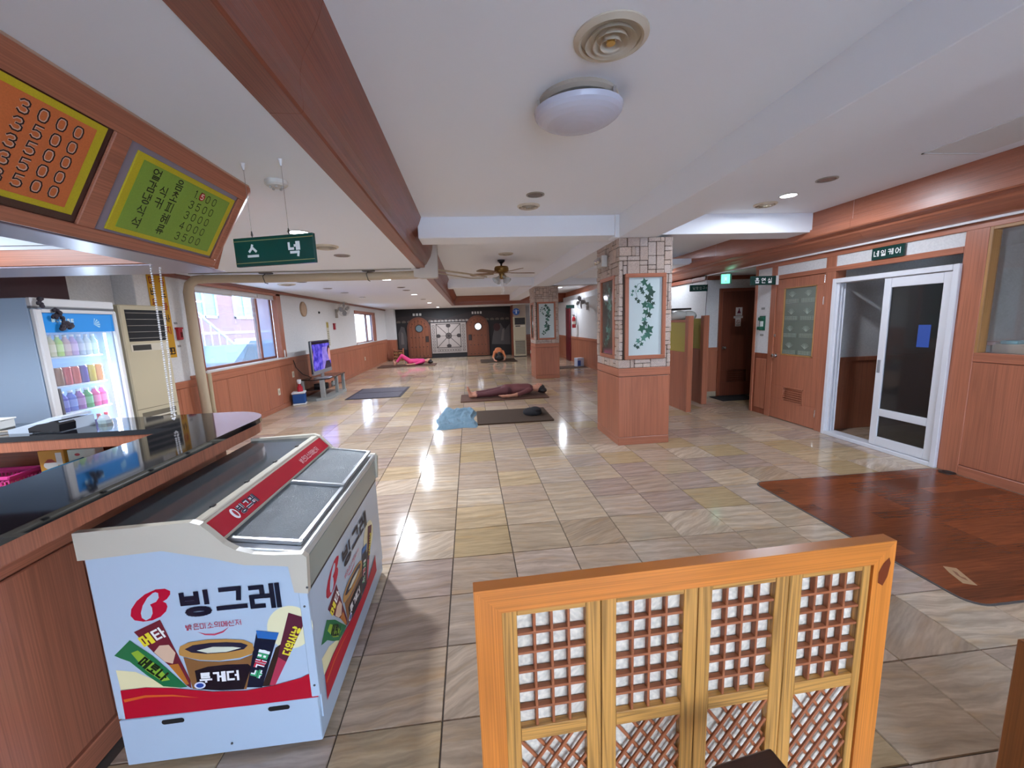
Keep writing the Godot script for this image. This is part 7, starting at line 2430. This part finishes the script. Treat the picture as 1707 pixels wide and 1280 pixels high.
	b.poly(rect_pts(-0.08, 0.14, 0.08, 0.28), 0.004)
	b.col = lin("8c8878")
	for i in 8:
		b.poly(rect_pts(-0.07, -0.32 + i * 0.05, 0.07, -0.30 + i * 0.05), 0.004)
	obj("print", b, inked(0.7), pc)
	var cv := thing("wall_camera_dot", "small black sensor on the white left wall above the television", "sensor", Vector3(XL, 1.98, -10.95), PI / 2)
	b = MB.new()
	b.ball(Vector3(0, 0, 0.01), Vector3(0.03, 0.03, 0.03), 10, 6)
	obj("dome", b, black_plastic, cv)

# ------------------------------------------------------------------ lattice screen in front
func build_screen() -> void:
	var s := thing("lattice_screen", "low wooden screen with four paper-backed lattice panels in an orange frame", "screen", Vector3(-0.022, 0, -0.835), 0.03)
	var orange := mat("orange_varnish", "d98438", 0.3, 0.0, t_wood, Vector3(2.2, 0.7, 1))
	var pine := mat("honey_pine", "d2994e", 0.4, 0.0, t_pine, Vector3(3.4, 0.5, 1))
	var bar := mat("lattice_wood", "a8623c", 0.45, 0.0, t_wood, Vector3(3, 1, 1))
	var paper := mat("lattice_paper", "e6dac6", 0.9, 0.0, mottle_tex(55, 0.16, 2.5), Vector3(2, 2, 1))
	paper.backlight_enabled = true
	paper.backlight = Color(0.45, 0.43, 0.39)
	var W := 1.106
	var H := 0.95
	# mitred frame boards
	var f := 0.062
	for p in [[0.0, H, W, H, W - f, H - f, f, H - f, 0], [0.0, 0.0, f, 0.0, f, H - f, 0.0, H, 1], [W, H, W, 0.0, W - f, 0.0, W - f, H - f, 1]]:
		var b := MB.new()
		b.prism(pv(p.slice(0, 8)), -0.035, 0.0)
		# let the grain run along the board
		for i in b.t.size():
			var q := b.v[i]
			b.t[i] = Vector2(q.x, q.y) if p[8] == 1 else Vector2(q.y, q.x)
		obj("frame_board", b, orange, s)
	board("bottom_board", Vector3(f, 0.03, -0.035), Vector3(W - f, 0.10, 0.0), orange, s, 0.003, 0)
	for x in [0.05, W - 0.05]:
		board("foot", Vector3(x - 0.03, 0.0, -0.16), Vector3(x + 0.03, 0.03, 0.12), orange, s, 0.004, 2)
	var kn := MB.new()
	kn.poly(pv([W - 0.045, H - 0.115, W - 0.03, H - 0.125, W - 0.018, H - 0.10, W - 0.012, H - 0.062, W - 0.018, H - 0.045, W - 0.034, H - 0.06, W - 0.046, H - 0.085]), 0.0006)
	obj("knot", kn, mat("knot_dark", "6e2f12", 0.35), s)
	# four panels: stiles, rails, paper, lattice
	var xs := [[0.098, 0.265], [0.342, 0.517], [0.593, 0.768], [0.844, 1.02]]
	var st := [[f, 0.098], [0.265, 0.302], [0.304, 0.342], [0.517, 0.554], [0.556, 0.593], [0.768, 0.805], [0.807, 0.844], [1.02, W - f]]
	for i in st.size():
		board("stile", Vector3(st[i][0], 0.10, -0.026), Vector3(st[i][1], H - f, -0.006), pine, s, 0.0015, 1, Vector2(i * 0.27, i * 0.11))
	for i in 4:
		var x0: float = xs[i][0]
		var x1: float = xs[i][1]
		for y in [[0.870, H - f], [0.525, 0.562], [0.10, 0.16]]:
			board("rail", Vector3(x0, y[0], -0.026), Vector3(x1, y[1], -0.007), pine, s, 0.0015, 0, Vector2(i * 0.19, y[0]))
		board("paper", Vector3(x0 - 0.006, 0.10, -0.029), Vector3(x1 + 0.006, H - f, -0.0265), paper, s, 0.0)
		var w := (x1 - x0) / 4.0
		for k in 3:
			board("lattice_bar", Vector3(x0 + w * (k + 1) - 0.0035, 0.562, -0.025), Vector3(x0 + w * (k + 1) + 0.0035, 0.870, -0.0095), bar, s, 0.001)
		for k in 5:
			var y := 0.562 + 0.308 * (k + 1) / 6.0
			board("lattice_bar", Vector3(x0, y - 0.0035, -0.024), Vector3(x1, y + 0.0035, -0.0088), bar, s, 0.001, 0)
		# crossing slats of the lower part
		var y0 := 0.16
		var y1 := 0.525
		for dir in [1.0, -1.0]:
			for k in range(-4, 9):
				var c := x0 + k * 0.044
				var a := Vector2(c, y0)
				var e := Vector2(c + (y1 - y0) * 0.72, y1)
				var seg := clip_x(a, e, x0, x1)
				if seg.size() < 2:
					continue
				if dir < 0:
					seg = [Vector2(x0 + x1 - seg[0].x, seg[0].y), Vector2(x0 + x1 - seg[1].x, seg[1].y)]
				var b := MB.new()
				var m: Vector2 = (seg[0] + seg[1]) * 0.5
				var dv: Vector2 = seg[1] - seg[0]
				if dv.length() < 0.012:
					continue
				b.xf = Transform3D(Basis(Vector3.BACK, dv.angle()), Vector3(m.x, m.y, -0.012 if dir > 0 else -0.019))
				b.box(Vector3.ZERO, Vector3(dv.length(), 0.008, 0.0065), 0.001, 0)
				obj("lattice_slat", b, bar, s)

func clip_x(a: Vector2, e: Vector2, x0: float, x1: float) -> Array:
	var t0 := clampf((x0 - a.x) / (e.x - a.x), 0.0, 1.0)
	var t1 := clampf((x1 - a.x) / (e.x - a.x), 0.0, 1.0)
	if t1 - t0 < 0.02:
		return []
	return [a.lerp(e, t0), a.lerp(e, t1)]

# ------------------------------------------------------------------ on the floor
func soft_rect(x0: float, z0: float, x1: float, z1: float, r: float) -> PackedVector2Array:
	# (x, -z) outline with rounded corners
	var p := PackedVector2Array()
	for c in [[x1 - r, -z0 - r, 0.0], [x0 + r, -z0 - r, 0.5], [x0 + r, -z1 + r, 1.0], [x1 - r, -z1 + r, 1.5]]:
		for i in 7:
			var a: float = PI * (c[2] + 0.5 * i / 6.0)
			p.append(Vector2(c[0] + r * cos(a), c[1] + r * sin(a)))
	return p

func build_floor_things() -> void:
	# wood-look vinyl sheet by the right wall
	var v := thing("vinyl_floor_sheet", "brown wood-look vinyl sheet with a grey edge lying on the tiles by the right wall", "floor sheet")
	var b := MB.new()
	flat_slab(b, soft_rect(2.535, -3.305, 4.43, -1.625, 0.10), 0.0005, 0.004)
	obj("edge_band", b, mat("vinyl_edge", "4f4a46", 0.6), v)
	b = MB.new()
	flat_slab(b, soft_rect(2.548, -3.292, 4.42, -1.638, 0.095), 0.004, 0.0055)
	obj("printed_sheet", b, mat("vinyl_wood", "ffffff", 0.2, 0.0, vinyl_tex(), Vector3(0.6, 0.6, 1)), v)
	var tg := thing("paper_strip", "torn beige paper strip taped on the brown vinyl sheet", "paper", Vector3(2.75, 0.0062, -1.858), 1.16)
	b = MB.new()
	b.prism_flat(pv([-0.085, -0.03, 0.08, -0.034, 0.086, 0.026, 0.02, 0.034, -0.08, 0.03]), 0.0, 0.0008)
	obj("sheet", b, mat("strip_beige", "b08c66", 0.8), tg)
	b = MB.new()
	b.col = lin("8a5c40")
	b.prism_flat(pv([-0.05, -0.012, -0.02, -0.016, -0.01, 0.0, 0.03, -0.008, 0.05, 0.004, 0.0, 0.012, -0.03, 0.004]), 0.0009, 0.0011)
	obj("stain", b, inked(0.8), tg)
	b = MB.new()
	b.lathe(Vector3(4.40, 0.0, -3.17), [Vector2(0.06, 0.0), Vector2(0.058, 0.012), Vector2(0.035, 0.016), Vector2(0.03, 0.01), Vector2(0, 0.01)], 18)
	tag(obj("door_stop", b, mat("stop_black", "1a1512", 0.5)), "small round black door stop on the floor by the panelled right wall", "door stop")
	# mats out in the hall
	var pm := thing("patterned_mat", "patterned dark-edged mat on the tiles near the television", "mat")
	b = MB.new()
	flat_slab(b, soft_rect(-2.80, -10.5, -1.6, -9.0, 0.01), 0.0005, 0.008)
	obj("border", b, mat("mat_dark_edge", "2a2228", 0.8), pm)
	b = MB.new()
	flat_slab(b, soft_rect(-2.74, -9.75, -1.66, -9.06, 0.01), 0.008, 0.011)
	flat_slab(b, soft_rect(-2.74, -10.44, -1.66, -9.82, 0.01), 0.008, 0.011)
	obj("field", b, mat("mat_field", "6c6672", 0.75, 0.0, mottle_tex(61, 0.6, 5.0), Vector3(2, 2, 1)), pm)
	var lab := ["dark red-brown mat under the person in pink", "dark brown mat under the kneeling person", "brown mat under the person lying near the second pillar", "brown folded mat lying beside the pale blue blanket"]
	var rects := [[-3.6, -16.7, -1.4, -15.8], [0.4, -17.3, 1.85, -15.9], [-0.25, -8.75, 1.55, -7.95], [0.05, -7.0, 1.25, -6.05]]
	for i in 4:
		var r: Array = rects[i]
		b = MB.new()
		flat_slab(b, soft_rect(r[0], r[1], r[2], r[3], 0.02), 0.0005, 0.022)
		tag(obj("floor_mat", b, mat("mat_brown%d" % (i % 2), "5a3a2a" if i % 2 == 0 else "43301f", 0.9, 0.0, t_mot, Vector3(4, 4, 1))), lab[i], "mat")
	# rumpled pale blue blanket: a height field
	var bl := thing("blue_blanket", "rumpled pale blue fleece blanket on the tiles in the middle of the hall", "blanket", Vector3(-0.28, 0.0, -6.5))
	b = MB.new()
	var f := fbm(71, 2.3, 3)
	var nx := 22
	var nz := 26
	var hgt := func(i: int, j: int) -> Vector3:
		var u := float(i) / nx
		var w := float(j) / nz
		var e := minf(minf(u, 1.0 - u), minf(w, 1.0 - w))
		var y := smoothstep(0.0, 0.12, e) * (0.022 + 0.035 * absf(f.get_noise_2d(u * 0.8, w * 0.8)) * 2.0 + 0.09 * smoothstep(0.45, 0.85, w) * (1.0 - u * 0.7))
		return Vector3((u - 0.5) * 0.62 + 0.03 * sin(w * 9.0), y + 0.003, (0.5 - w) * 1.15 + 0.03 * sin(u * 7.0))
	for i in nx:
		for j in nz:
			b.quad(hgt.call(i, j), hgt.call(i + 1, j), hgt.call(i + 1, j + 1), hgt.call(i, j + 1), Vector2(i, j) * 0.08, Vector2(i + 1, j) * 0.08, Vector2(i + 1, j + 1) * 0.08, Vector2(i, j + 1) * 0.08)
	obj("fleece", b, mat("fleece_blue", "8fb3c8", 0.95, 0.0, mottle_tex(63, 0.55, 8.0), Vector3(2, 2, 1)), bl)
	var pb := thing("folded_clothes", "black folded clothes on the brown mat beside the blanket", "clothes", Vector3(0.98, 0.022, -6.55))
	b = MB.new()
	b.ball(Vector3(0, 0.03, 0), Vector3(0.16, 0.07, 0.2), 14, 8)
	b.ball(Vector3(0.05, 0.07, 0.03), Vector3(0.1, 0.05, 0.13), 12, 8)
	obj("cloth", b, mat("cloth_black", "18161a", 0.9), pb)
	# near things at the bottom of the frame
	var bx := thing("brown_stool", "dark brown wooden stool with a metal ring standing before the lattice screen", "stool", Vector3(0.565, 0, -0.66), 0.12)
	b = MB.new()
	b.bx(Vector3(-0.085, 0.53, -0.05), Vector3(0.075, 0.575, 0.06), 0.006, 0)
	obj("seat", b, mat("stool_brown", "3a231b", 0.4, 0.0, t_wood, Vector3(3, 1, 1)), bx)
	for x in [-0.07, 0.06]:
		for z in [-0.035, 0.045]:
			board("leg", Vector3(x - 0.012, 0, z - 0.012), Vector3(x + 0.012, 0.53, z + 0.012), mat("stool_brown", "3a231b", 0.4, 0.0, t_wood, Vector3(3, 1, 1)), bx, 0.002)
	b = MB.new()
	var ring := []
	for i in 21:
		ring.append(Vector3(0.035 + 0.028 * cos(TAU * i / 20.0), 0.578, 0.03 + 0.028 * sin(TAU * i / 20.0)))
	b.tube(ring, 0.003, 6, false)
	obj("ring", b, chrome, bx)
	var cb := thing("wooden_cabinet", "low orange-brown wooden cabinet standing at the right of the lattice screen", "cabinet", Vector3(1.455, 0, -0.84))
	board("side_panel", Vector3(0, 0, 0), Vector3(0.03, 0.64, 0.4), mat("cabinet_wood", "8a5226", 0.35, 0.0, t_wood, Vector3(2, 0.6, 1)), cb, 0.003)
	board("back_panel", Vector3(0.03, 0, 0), Vector3(0.6, 0.62, 0.02), mat("cabinet_wood", "8a5226", 0.35, 0.0, t_wood, Vector3(2, 0.6, 1)), cb, 0.002)
	board("top", Vector3(0.03, 0.60, 0.02), Vector3(0.6, 0.62, 0.4), mat("cabinet_wood", "8a5226", 0.35, 0.0, t_wood, Vector3(2, 0.6, 1)), cb, 0.003)
	var sl := thing("brown_slipper", "reddish brown slipper on the tiles beside the lattice screen", "slipper", Vector3(1.36, 0, -0.86), 0.4)
	b = MB.new()
	b.ball(Vector3(0, 0.012, 0), Vector3(0.05, 0.012, 0.13), 14, 6)
	obj("sole", b, mat("slipper_sole", "3a2018", 0.7), sl)
	b = MB.new()
	b.ball(Vector3(0, 0.03, -0.05), Vector3(0.052, 0.05, 0.075), 14, 8)
	obj("strap", b, mat("slipper_red", "7a3422", 0.5), sl)

# ------------------------------------------------------------------ people
# bones: [from, to, radius, radius, colour]; one continuous skin by surface nets
func skin(bones: Array, cell: float) -> MB:
	var lo := Vector3.ONE * 1e9
	var hi := -lo
	for b in bones:
		var r := maxf(b[2], b[3]) + cell * 2.0
		for p in [b[0], b[1]]:
			lo = lo.min(p - Vector3.ONE * r)
			hi = hi.max(p + Vector3.ONE * r)
	var n := Vector3i(((hi - lo) / cell).ceil()) + Vector3i.ONE
	var val := PackedFloat32Array()
	val.resize(n.x * n.y * n.z)
	val.fill(1.0)
	var who := PackedInt32Array()
	who.resize(n.x * n.y * n.z)
	var best := PackedFloat32Array()
	best.resize(n.x * n.y * n.z)
	best.fill(1.0)
	var k := 0.03
	for bi in bones.size():
		var b: Array = bones[bi]
		var a: Vector3 = b[0]
		var d: Vector3 = b[1] - a
		var dd := maxf(d.length_squared(), 1e-9)
		var r0: float = b[2]
		var r1: float = b[3]
		var m := maxf(r0, r1) + cell * 2.0 + 0.02
		var p0 := Vector3i(((a.min(b[1]) - Vector3.ONE * m - lo) / cell).floor()).clamp(Vector3i.ZERO, n - Vector3i.ONE)
		var p1 := Vector3i(((a.max(b[1]) + Vector3.ONE * m - lo) / cell).ceil()).clamp(Vector3i.ZERO, n - Vector3i.ONE)
		for z in range(p0.z, p1.z + 1):
			for y in range(p0.y, p1.y + 1):
				for x in range(p0.x, p1.x + 1):
					var p := lo + Vector3(x, y, z) * cell - a
					var t := clampf(p.dot(d) / dd, 0.0, 1.0)
					var q := (p - d * t).length() - lerpf(r0, r1, t)
					var i := x + n.x * (y + n.y * z)
					var v := val[i]
					var h := clampf(0.5 + 0.5 * (v - q) / k, 0.0, 1.0)
					val[i] = lerpf(v, q, h) - k * h * (1.0 - h)
					if q < best[i]:
						best[i] = q
						who[i] = bi
	var out := MB.new()
	var at := {}
	for z in n.z - 1:
		for y in n.y - 1:
			for x in n.x - 1:
				var i := x + n.x * (y + n.y * z)
				var inside := 0
				var corner := []
				for c in 8:
					var j := i + (c & 1) + n.x * (((c >> 1) & 1) + n.y * (c >> 2))
					corner.append(val[j])
					if val[j] < 0.0:
						inside += 1
				if inside == 0 or inside == 8:
					continue
				var sum := Vector3.ZERO
				var cnt := 0
				for e in [[0, 1], [2, 3], [4, 5], [6, 7], [0, 2], [1, 3], [4, 6], [5, 7], [0, 4], [1, 5], [2, 6], [3, 7]]:
					var va: float = corner[e[0]]
					var vb: float = corner[e[1]]
					if (va < 0.0) != (vb < 0.0):
						var t := va / (va - vb)
						var ca := Vector3(e[0] & 1, (e[0] >> 1) & 1, e[0] >> 2)
						var cb := Vector3(e[1] & 1, (e[1] >> 1) & 1, e[1] >> 2)
						sum += ca.lerp(cb, t)
						cnt += 1
				var g := Vector3(corner[1] - corner[0] + corner[3] - corner[2] + corner[5] - corner[4] + corner[7] - corner[6], corner[2] - corner[0] + corner[3] - corner[1] + corner[6] - corner[4] + corner[7] - corner[5], corner[4] - corner[0] + corner[5] - corner[1] + corner[6] - corner[2] + corner[7] - corner[3])
				out.col = lin(bones[who[i]][4])
				at[i] = out.vert(lo + (Vector3(x, y, z) + sum / cnt) * cell, g.normalized(), Vector2.ZERO)
	for z in range(1, n.z - 1):
		for y in range(1, n.y - 1):
			for x in range(1, n.x - 1):
				var i := x + n.x * (y + n.y * z)
				var s0 := val[i] < 0.0
				for ax in 3:
					var st: int = [1, n.x, n.x * n.y][ax]
					if (val[i + st] < 0.0) == s0:
						continue
					var u: int = [n.x, n.x * n.y, 1][ax]
					var w: int = [n.x * n.y, 1, n.x][ax]
					var q := [i, i - u, i - u - w, i - w]
					if not (at.has(q[0]) and at.has(q[1]) and at.has(q[2]) and at.has(q[3])):
						continue
					if s0:
						out.ix.append_array(PackedInt32Array([at[q[0]], at[q[2]], at[q[1]], at[q[0]], at[q[3]], at[q[2]]]))
					else:
						out.ix.append_array(PackedInt32Array([at[q[0]], at[q[1]], at[q[2]], at[q[0]], at[q[2]], at[q[3]]]))
	return out

func hand(bones: Array, wrist: Vector3, fwd: Vector3, side: Vector3, c: String) -> void:
	var up := side.cross(fwd).normalized()
	var palm := wrist + fwd * 0.09
	bones.append([wrist, palm, 0.024, 0.03, c])
	for i in 4:
		var o: Vector3 = side * (-0.03 + 0.02 * i)
		var ln: float = [0.065, 0.075, 0.07, 0.055][i]
		var k: Vector3 = palm + o + fwd * 0.03
		bones.append([palm + o * 0.6, k, 0.011, 0.010, c])
		bones.append([k, k + fwd * ln - up * 0.02, 0.0095, 0.008, c])
	bones.append([wrist + fwd * 0.03 - side * 0.02, wrist + fwd * 0.08 - side * 0.06, 0.013, 0.010, c])

# a figure lying on its back: x runs from the feet (0) to the head
func lying(o: Node3D, top: String, low: String, sk: String, hair: String, knees: float) -> void:
	var bo := []
	var V := func(x: float, y: float, z: float) -> Vector3: return Vector3(x, y, z)
	for s in [-1.0, 1.0]:
		var hip := Vector3(0.86, 0.12, s * 0.09)
		var knee := Vector3(0.50 + knees * 0.12, 0.08 + knees, s * 0.12)
		var ank := Vector3(0.10 + knees * 0.5, 0.055, s * 0.11)
		bo.append([hip, knee, 0.092, 0.06, low])
		bo.append([knee, ank.lerp(knee, 0.35), 0.058, 0.052, low])
		bo.append([ank.lerp(knee, 0.35), ank, 0.048, 0.034, sk])
		bo.append([ank + Vector3(0.01, -0.01, 0), ank + Vector3(-0.05, 0.15, s * 0.03), 0.034, 0.022, sk])
		var sh := Vector3(1.32, 0.12, s * 0.17)
		var el := Vector3(1.06, 0.06, s * 0.30)
		var wr := Vector3(0.86, 0.05, s * 0.33)
		bo.append([sh, el, 0.052, 0.042, top])
		bo.append([el, wr, 0.038, 0.026, sk])
		hand(bo, wr, Vector3(-1, 0, 0), Vector3(0, 0, s), sk)
	bo.append([Vector3(0.86, 0.12, 0), Vector3(1.10, 0.125, 0), 0.125, 0.115, low if false else top])
	bo.append([Vector3(1.10, 0.125, -0.03), Vector3(1.32, 0.13, -0.04), 0.11, 0.10, top])
	bo.append([Vector3(1.10, 0.125, 0.03), Vector3(1.32, 0.13, 0.04), 0.11, 0.10, top])
	bo.append([Vector3(1.34, 0.13, 0), Vector3(1.45, 0.13, 0), 0.06, 0.055, sk])
	bo.append([Vector3(1.50, 0.125, 0), Vector3(1.58, 0.135, 0), 0.075, 0.09, sk])
	bo.append([Vector3(1.52, 0.21, 0), Vector3(1.545, 0.215, 0), 0.014, 0.016, sk])
	obj("body", skin(bo, 0.02), inked(0.75), o)
	var h := MB.new()
	h.ball(Vector3(1.60, 0.115, 0), Vector3(0.095, 0.095, 0.105), 14, 10)
	h.ball(Vector3(1.64, 0.08, 0.02), Vector3(0.09, 0.06, 0.12), 12, 8)
	obj("hair", h, mat("hair_dark", hair, 0.6), o)
	face(o, Transform3D(Basis(Vector3(0, 0, 1), Vector3(1, 0, 0), Vector3(0, 1, 0)), Vector3(1.54, 0.132, 0)))

# eyes and mouth on the front of a head; local y up the face, z forwards
func face(o: Node3D, xf: Transform3D) -> void:
	var b := MB.new()
	b.xf = xf
	b.col = lin("1d1412")
	for s in [-1.0, 1.0]:
		b.ball(Vector3(s * 0.032, 0.012, 0.079), Vector3(0.012, 0.006, 0.006), 8, 5)
	b.col = lin("8a4038")
	b.ball(Vector3(0, -0.045, 0.076), Vector3(0.022, 0.006, 0.006), 8, 5)
	obj("face_marks", b, inked(0.6), o)

func build_people() -> void:
	var p := thing("person", "person in bright pink clothes lying with raised knees on a dark mat", "person", Vector3(-3.25, 0.022, -16.25), 0.08)
	lying(p, "d8407c", "d63a70", "c48a70", "1c1514", 0.30)
	p = thing("person", "person lying on their back on a brown mat before the second stone pillar", "person", Vector3(-0.15, 0.022, -8.35), 0.02)
	lying(p, "6a3a3a", "5a3034", "b98068", "171214", 0.0)
	# kneeling figure bent forwards to the floor, seen from the back of the head
	p = thing("person", "kneeling person in an orange top bent forward on a dark mat by the far wall", "person", Vector3(1.15, 0.022, -16.6), 0.0)
	var bo := []
	var sk := "c08a72"
	for s in [-1.0, 1.0]:
		bo.append([Vector3(s * 0.10, 0.26, -0.38), Vector3(s * 0.12, 0.09, 0.0), 0.10, 0.07, "2a2226"])
		bo.append([Vector3(s * 0.12, 0.07, 0.0), Vector3(s * 0.11, 0.05, -0.38), 0.058, 0.038, "2a2226"])
		bo.append([Vector3(s * 0.11, 0.05, -0.38), Vector3(s * 0.11, 0.035, -0.55), 0.035, 0.024, sk])
		var sh := Vector3(s * 0.17, 0.36, 0.12)
		var el := Vector3(s * 0.24, 0.15, 0.28)
		var wr := Vector3(s * 0.20, 0.045, 0.46)
		bo.append([sh, el, 0.055, 0.044, "c8764a"])
		bo.append([el, wr, 0.038, 0.026, sk])
		hand(bo, wr, Vector3(-s * 0.3, -0.05, 0.95).normalized(), Vector3(s, 0, 0), sk)
	bo.append([Vector3(0, 0.28, -0.36), Vector3(0, 0.40, -0.10), 0.135, 0.125, "c8764a"])
	bo.append([Vector3(-0.04, 0.40, -0.10), Vector3(-0.05, 0.38, 0.13), 0.115, 0.10, "c8764a"])
	bo.append([Vector3(0.04, 0.40, -0.10), Vector3(0.05, 0.38, 0.13), 0.115, 0.10, "c8764a"])
	bo.append([Vector3(0, 0.36, 0.16), Vector3(0, 0.29, 0.27), 0.058, 0.054, sk])
	bo.append([Vector3(0, 0.24, 0.31), Vector3(0, 0.18, 0.34), 0.09, 0.075, sk])
	obj("body", skin(bo, 0.02), inked(0.75), p)
	var h := MB.new()
	h.ball(Vector3(0, 0.25, 0.37), Vector3(0.10, 0.12, 0.08), 16, 10)
	h.ball(Vector3(0, 0.13, 0.42), Vector3(0.13, 0.12, 0.06), 14, 8)
	obj("hair", h, mat("hair_dark", "171214", 0.6), p)
	face(p, Transform3D(Basis(Vector3(1, 0, 0), Vector3(0, 0.6, 0.8), Vector3(0, -0.8, 0.6)), Vector3(0, 0.21, 0.30)))
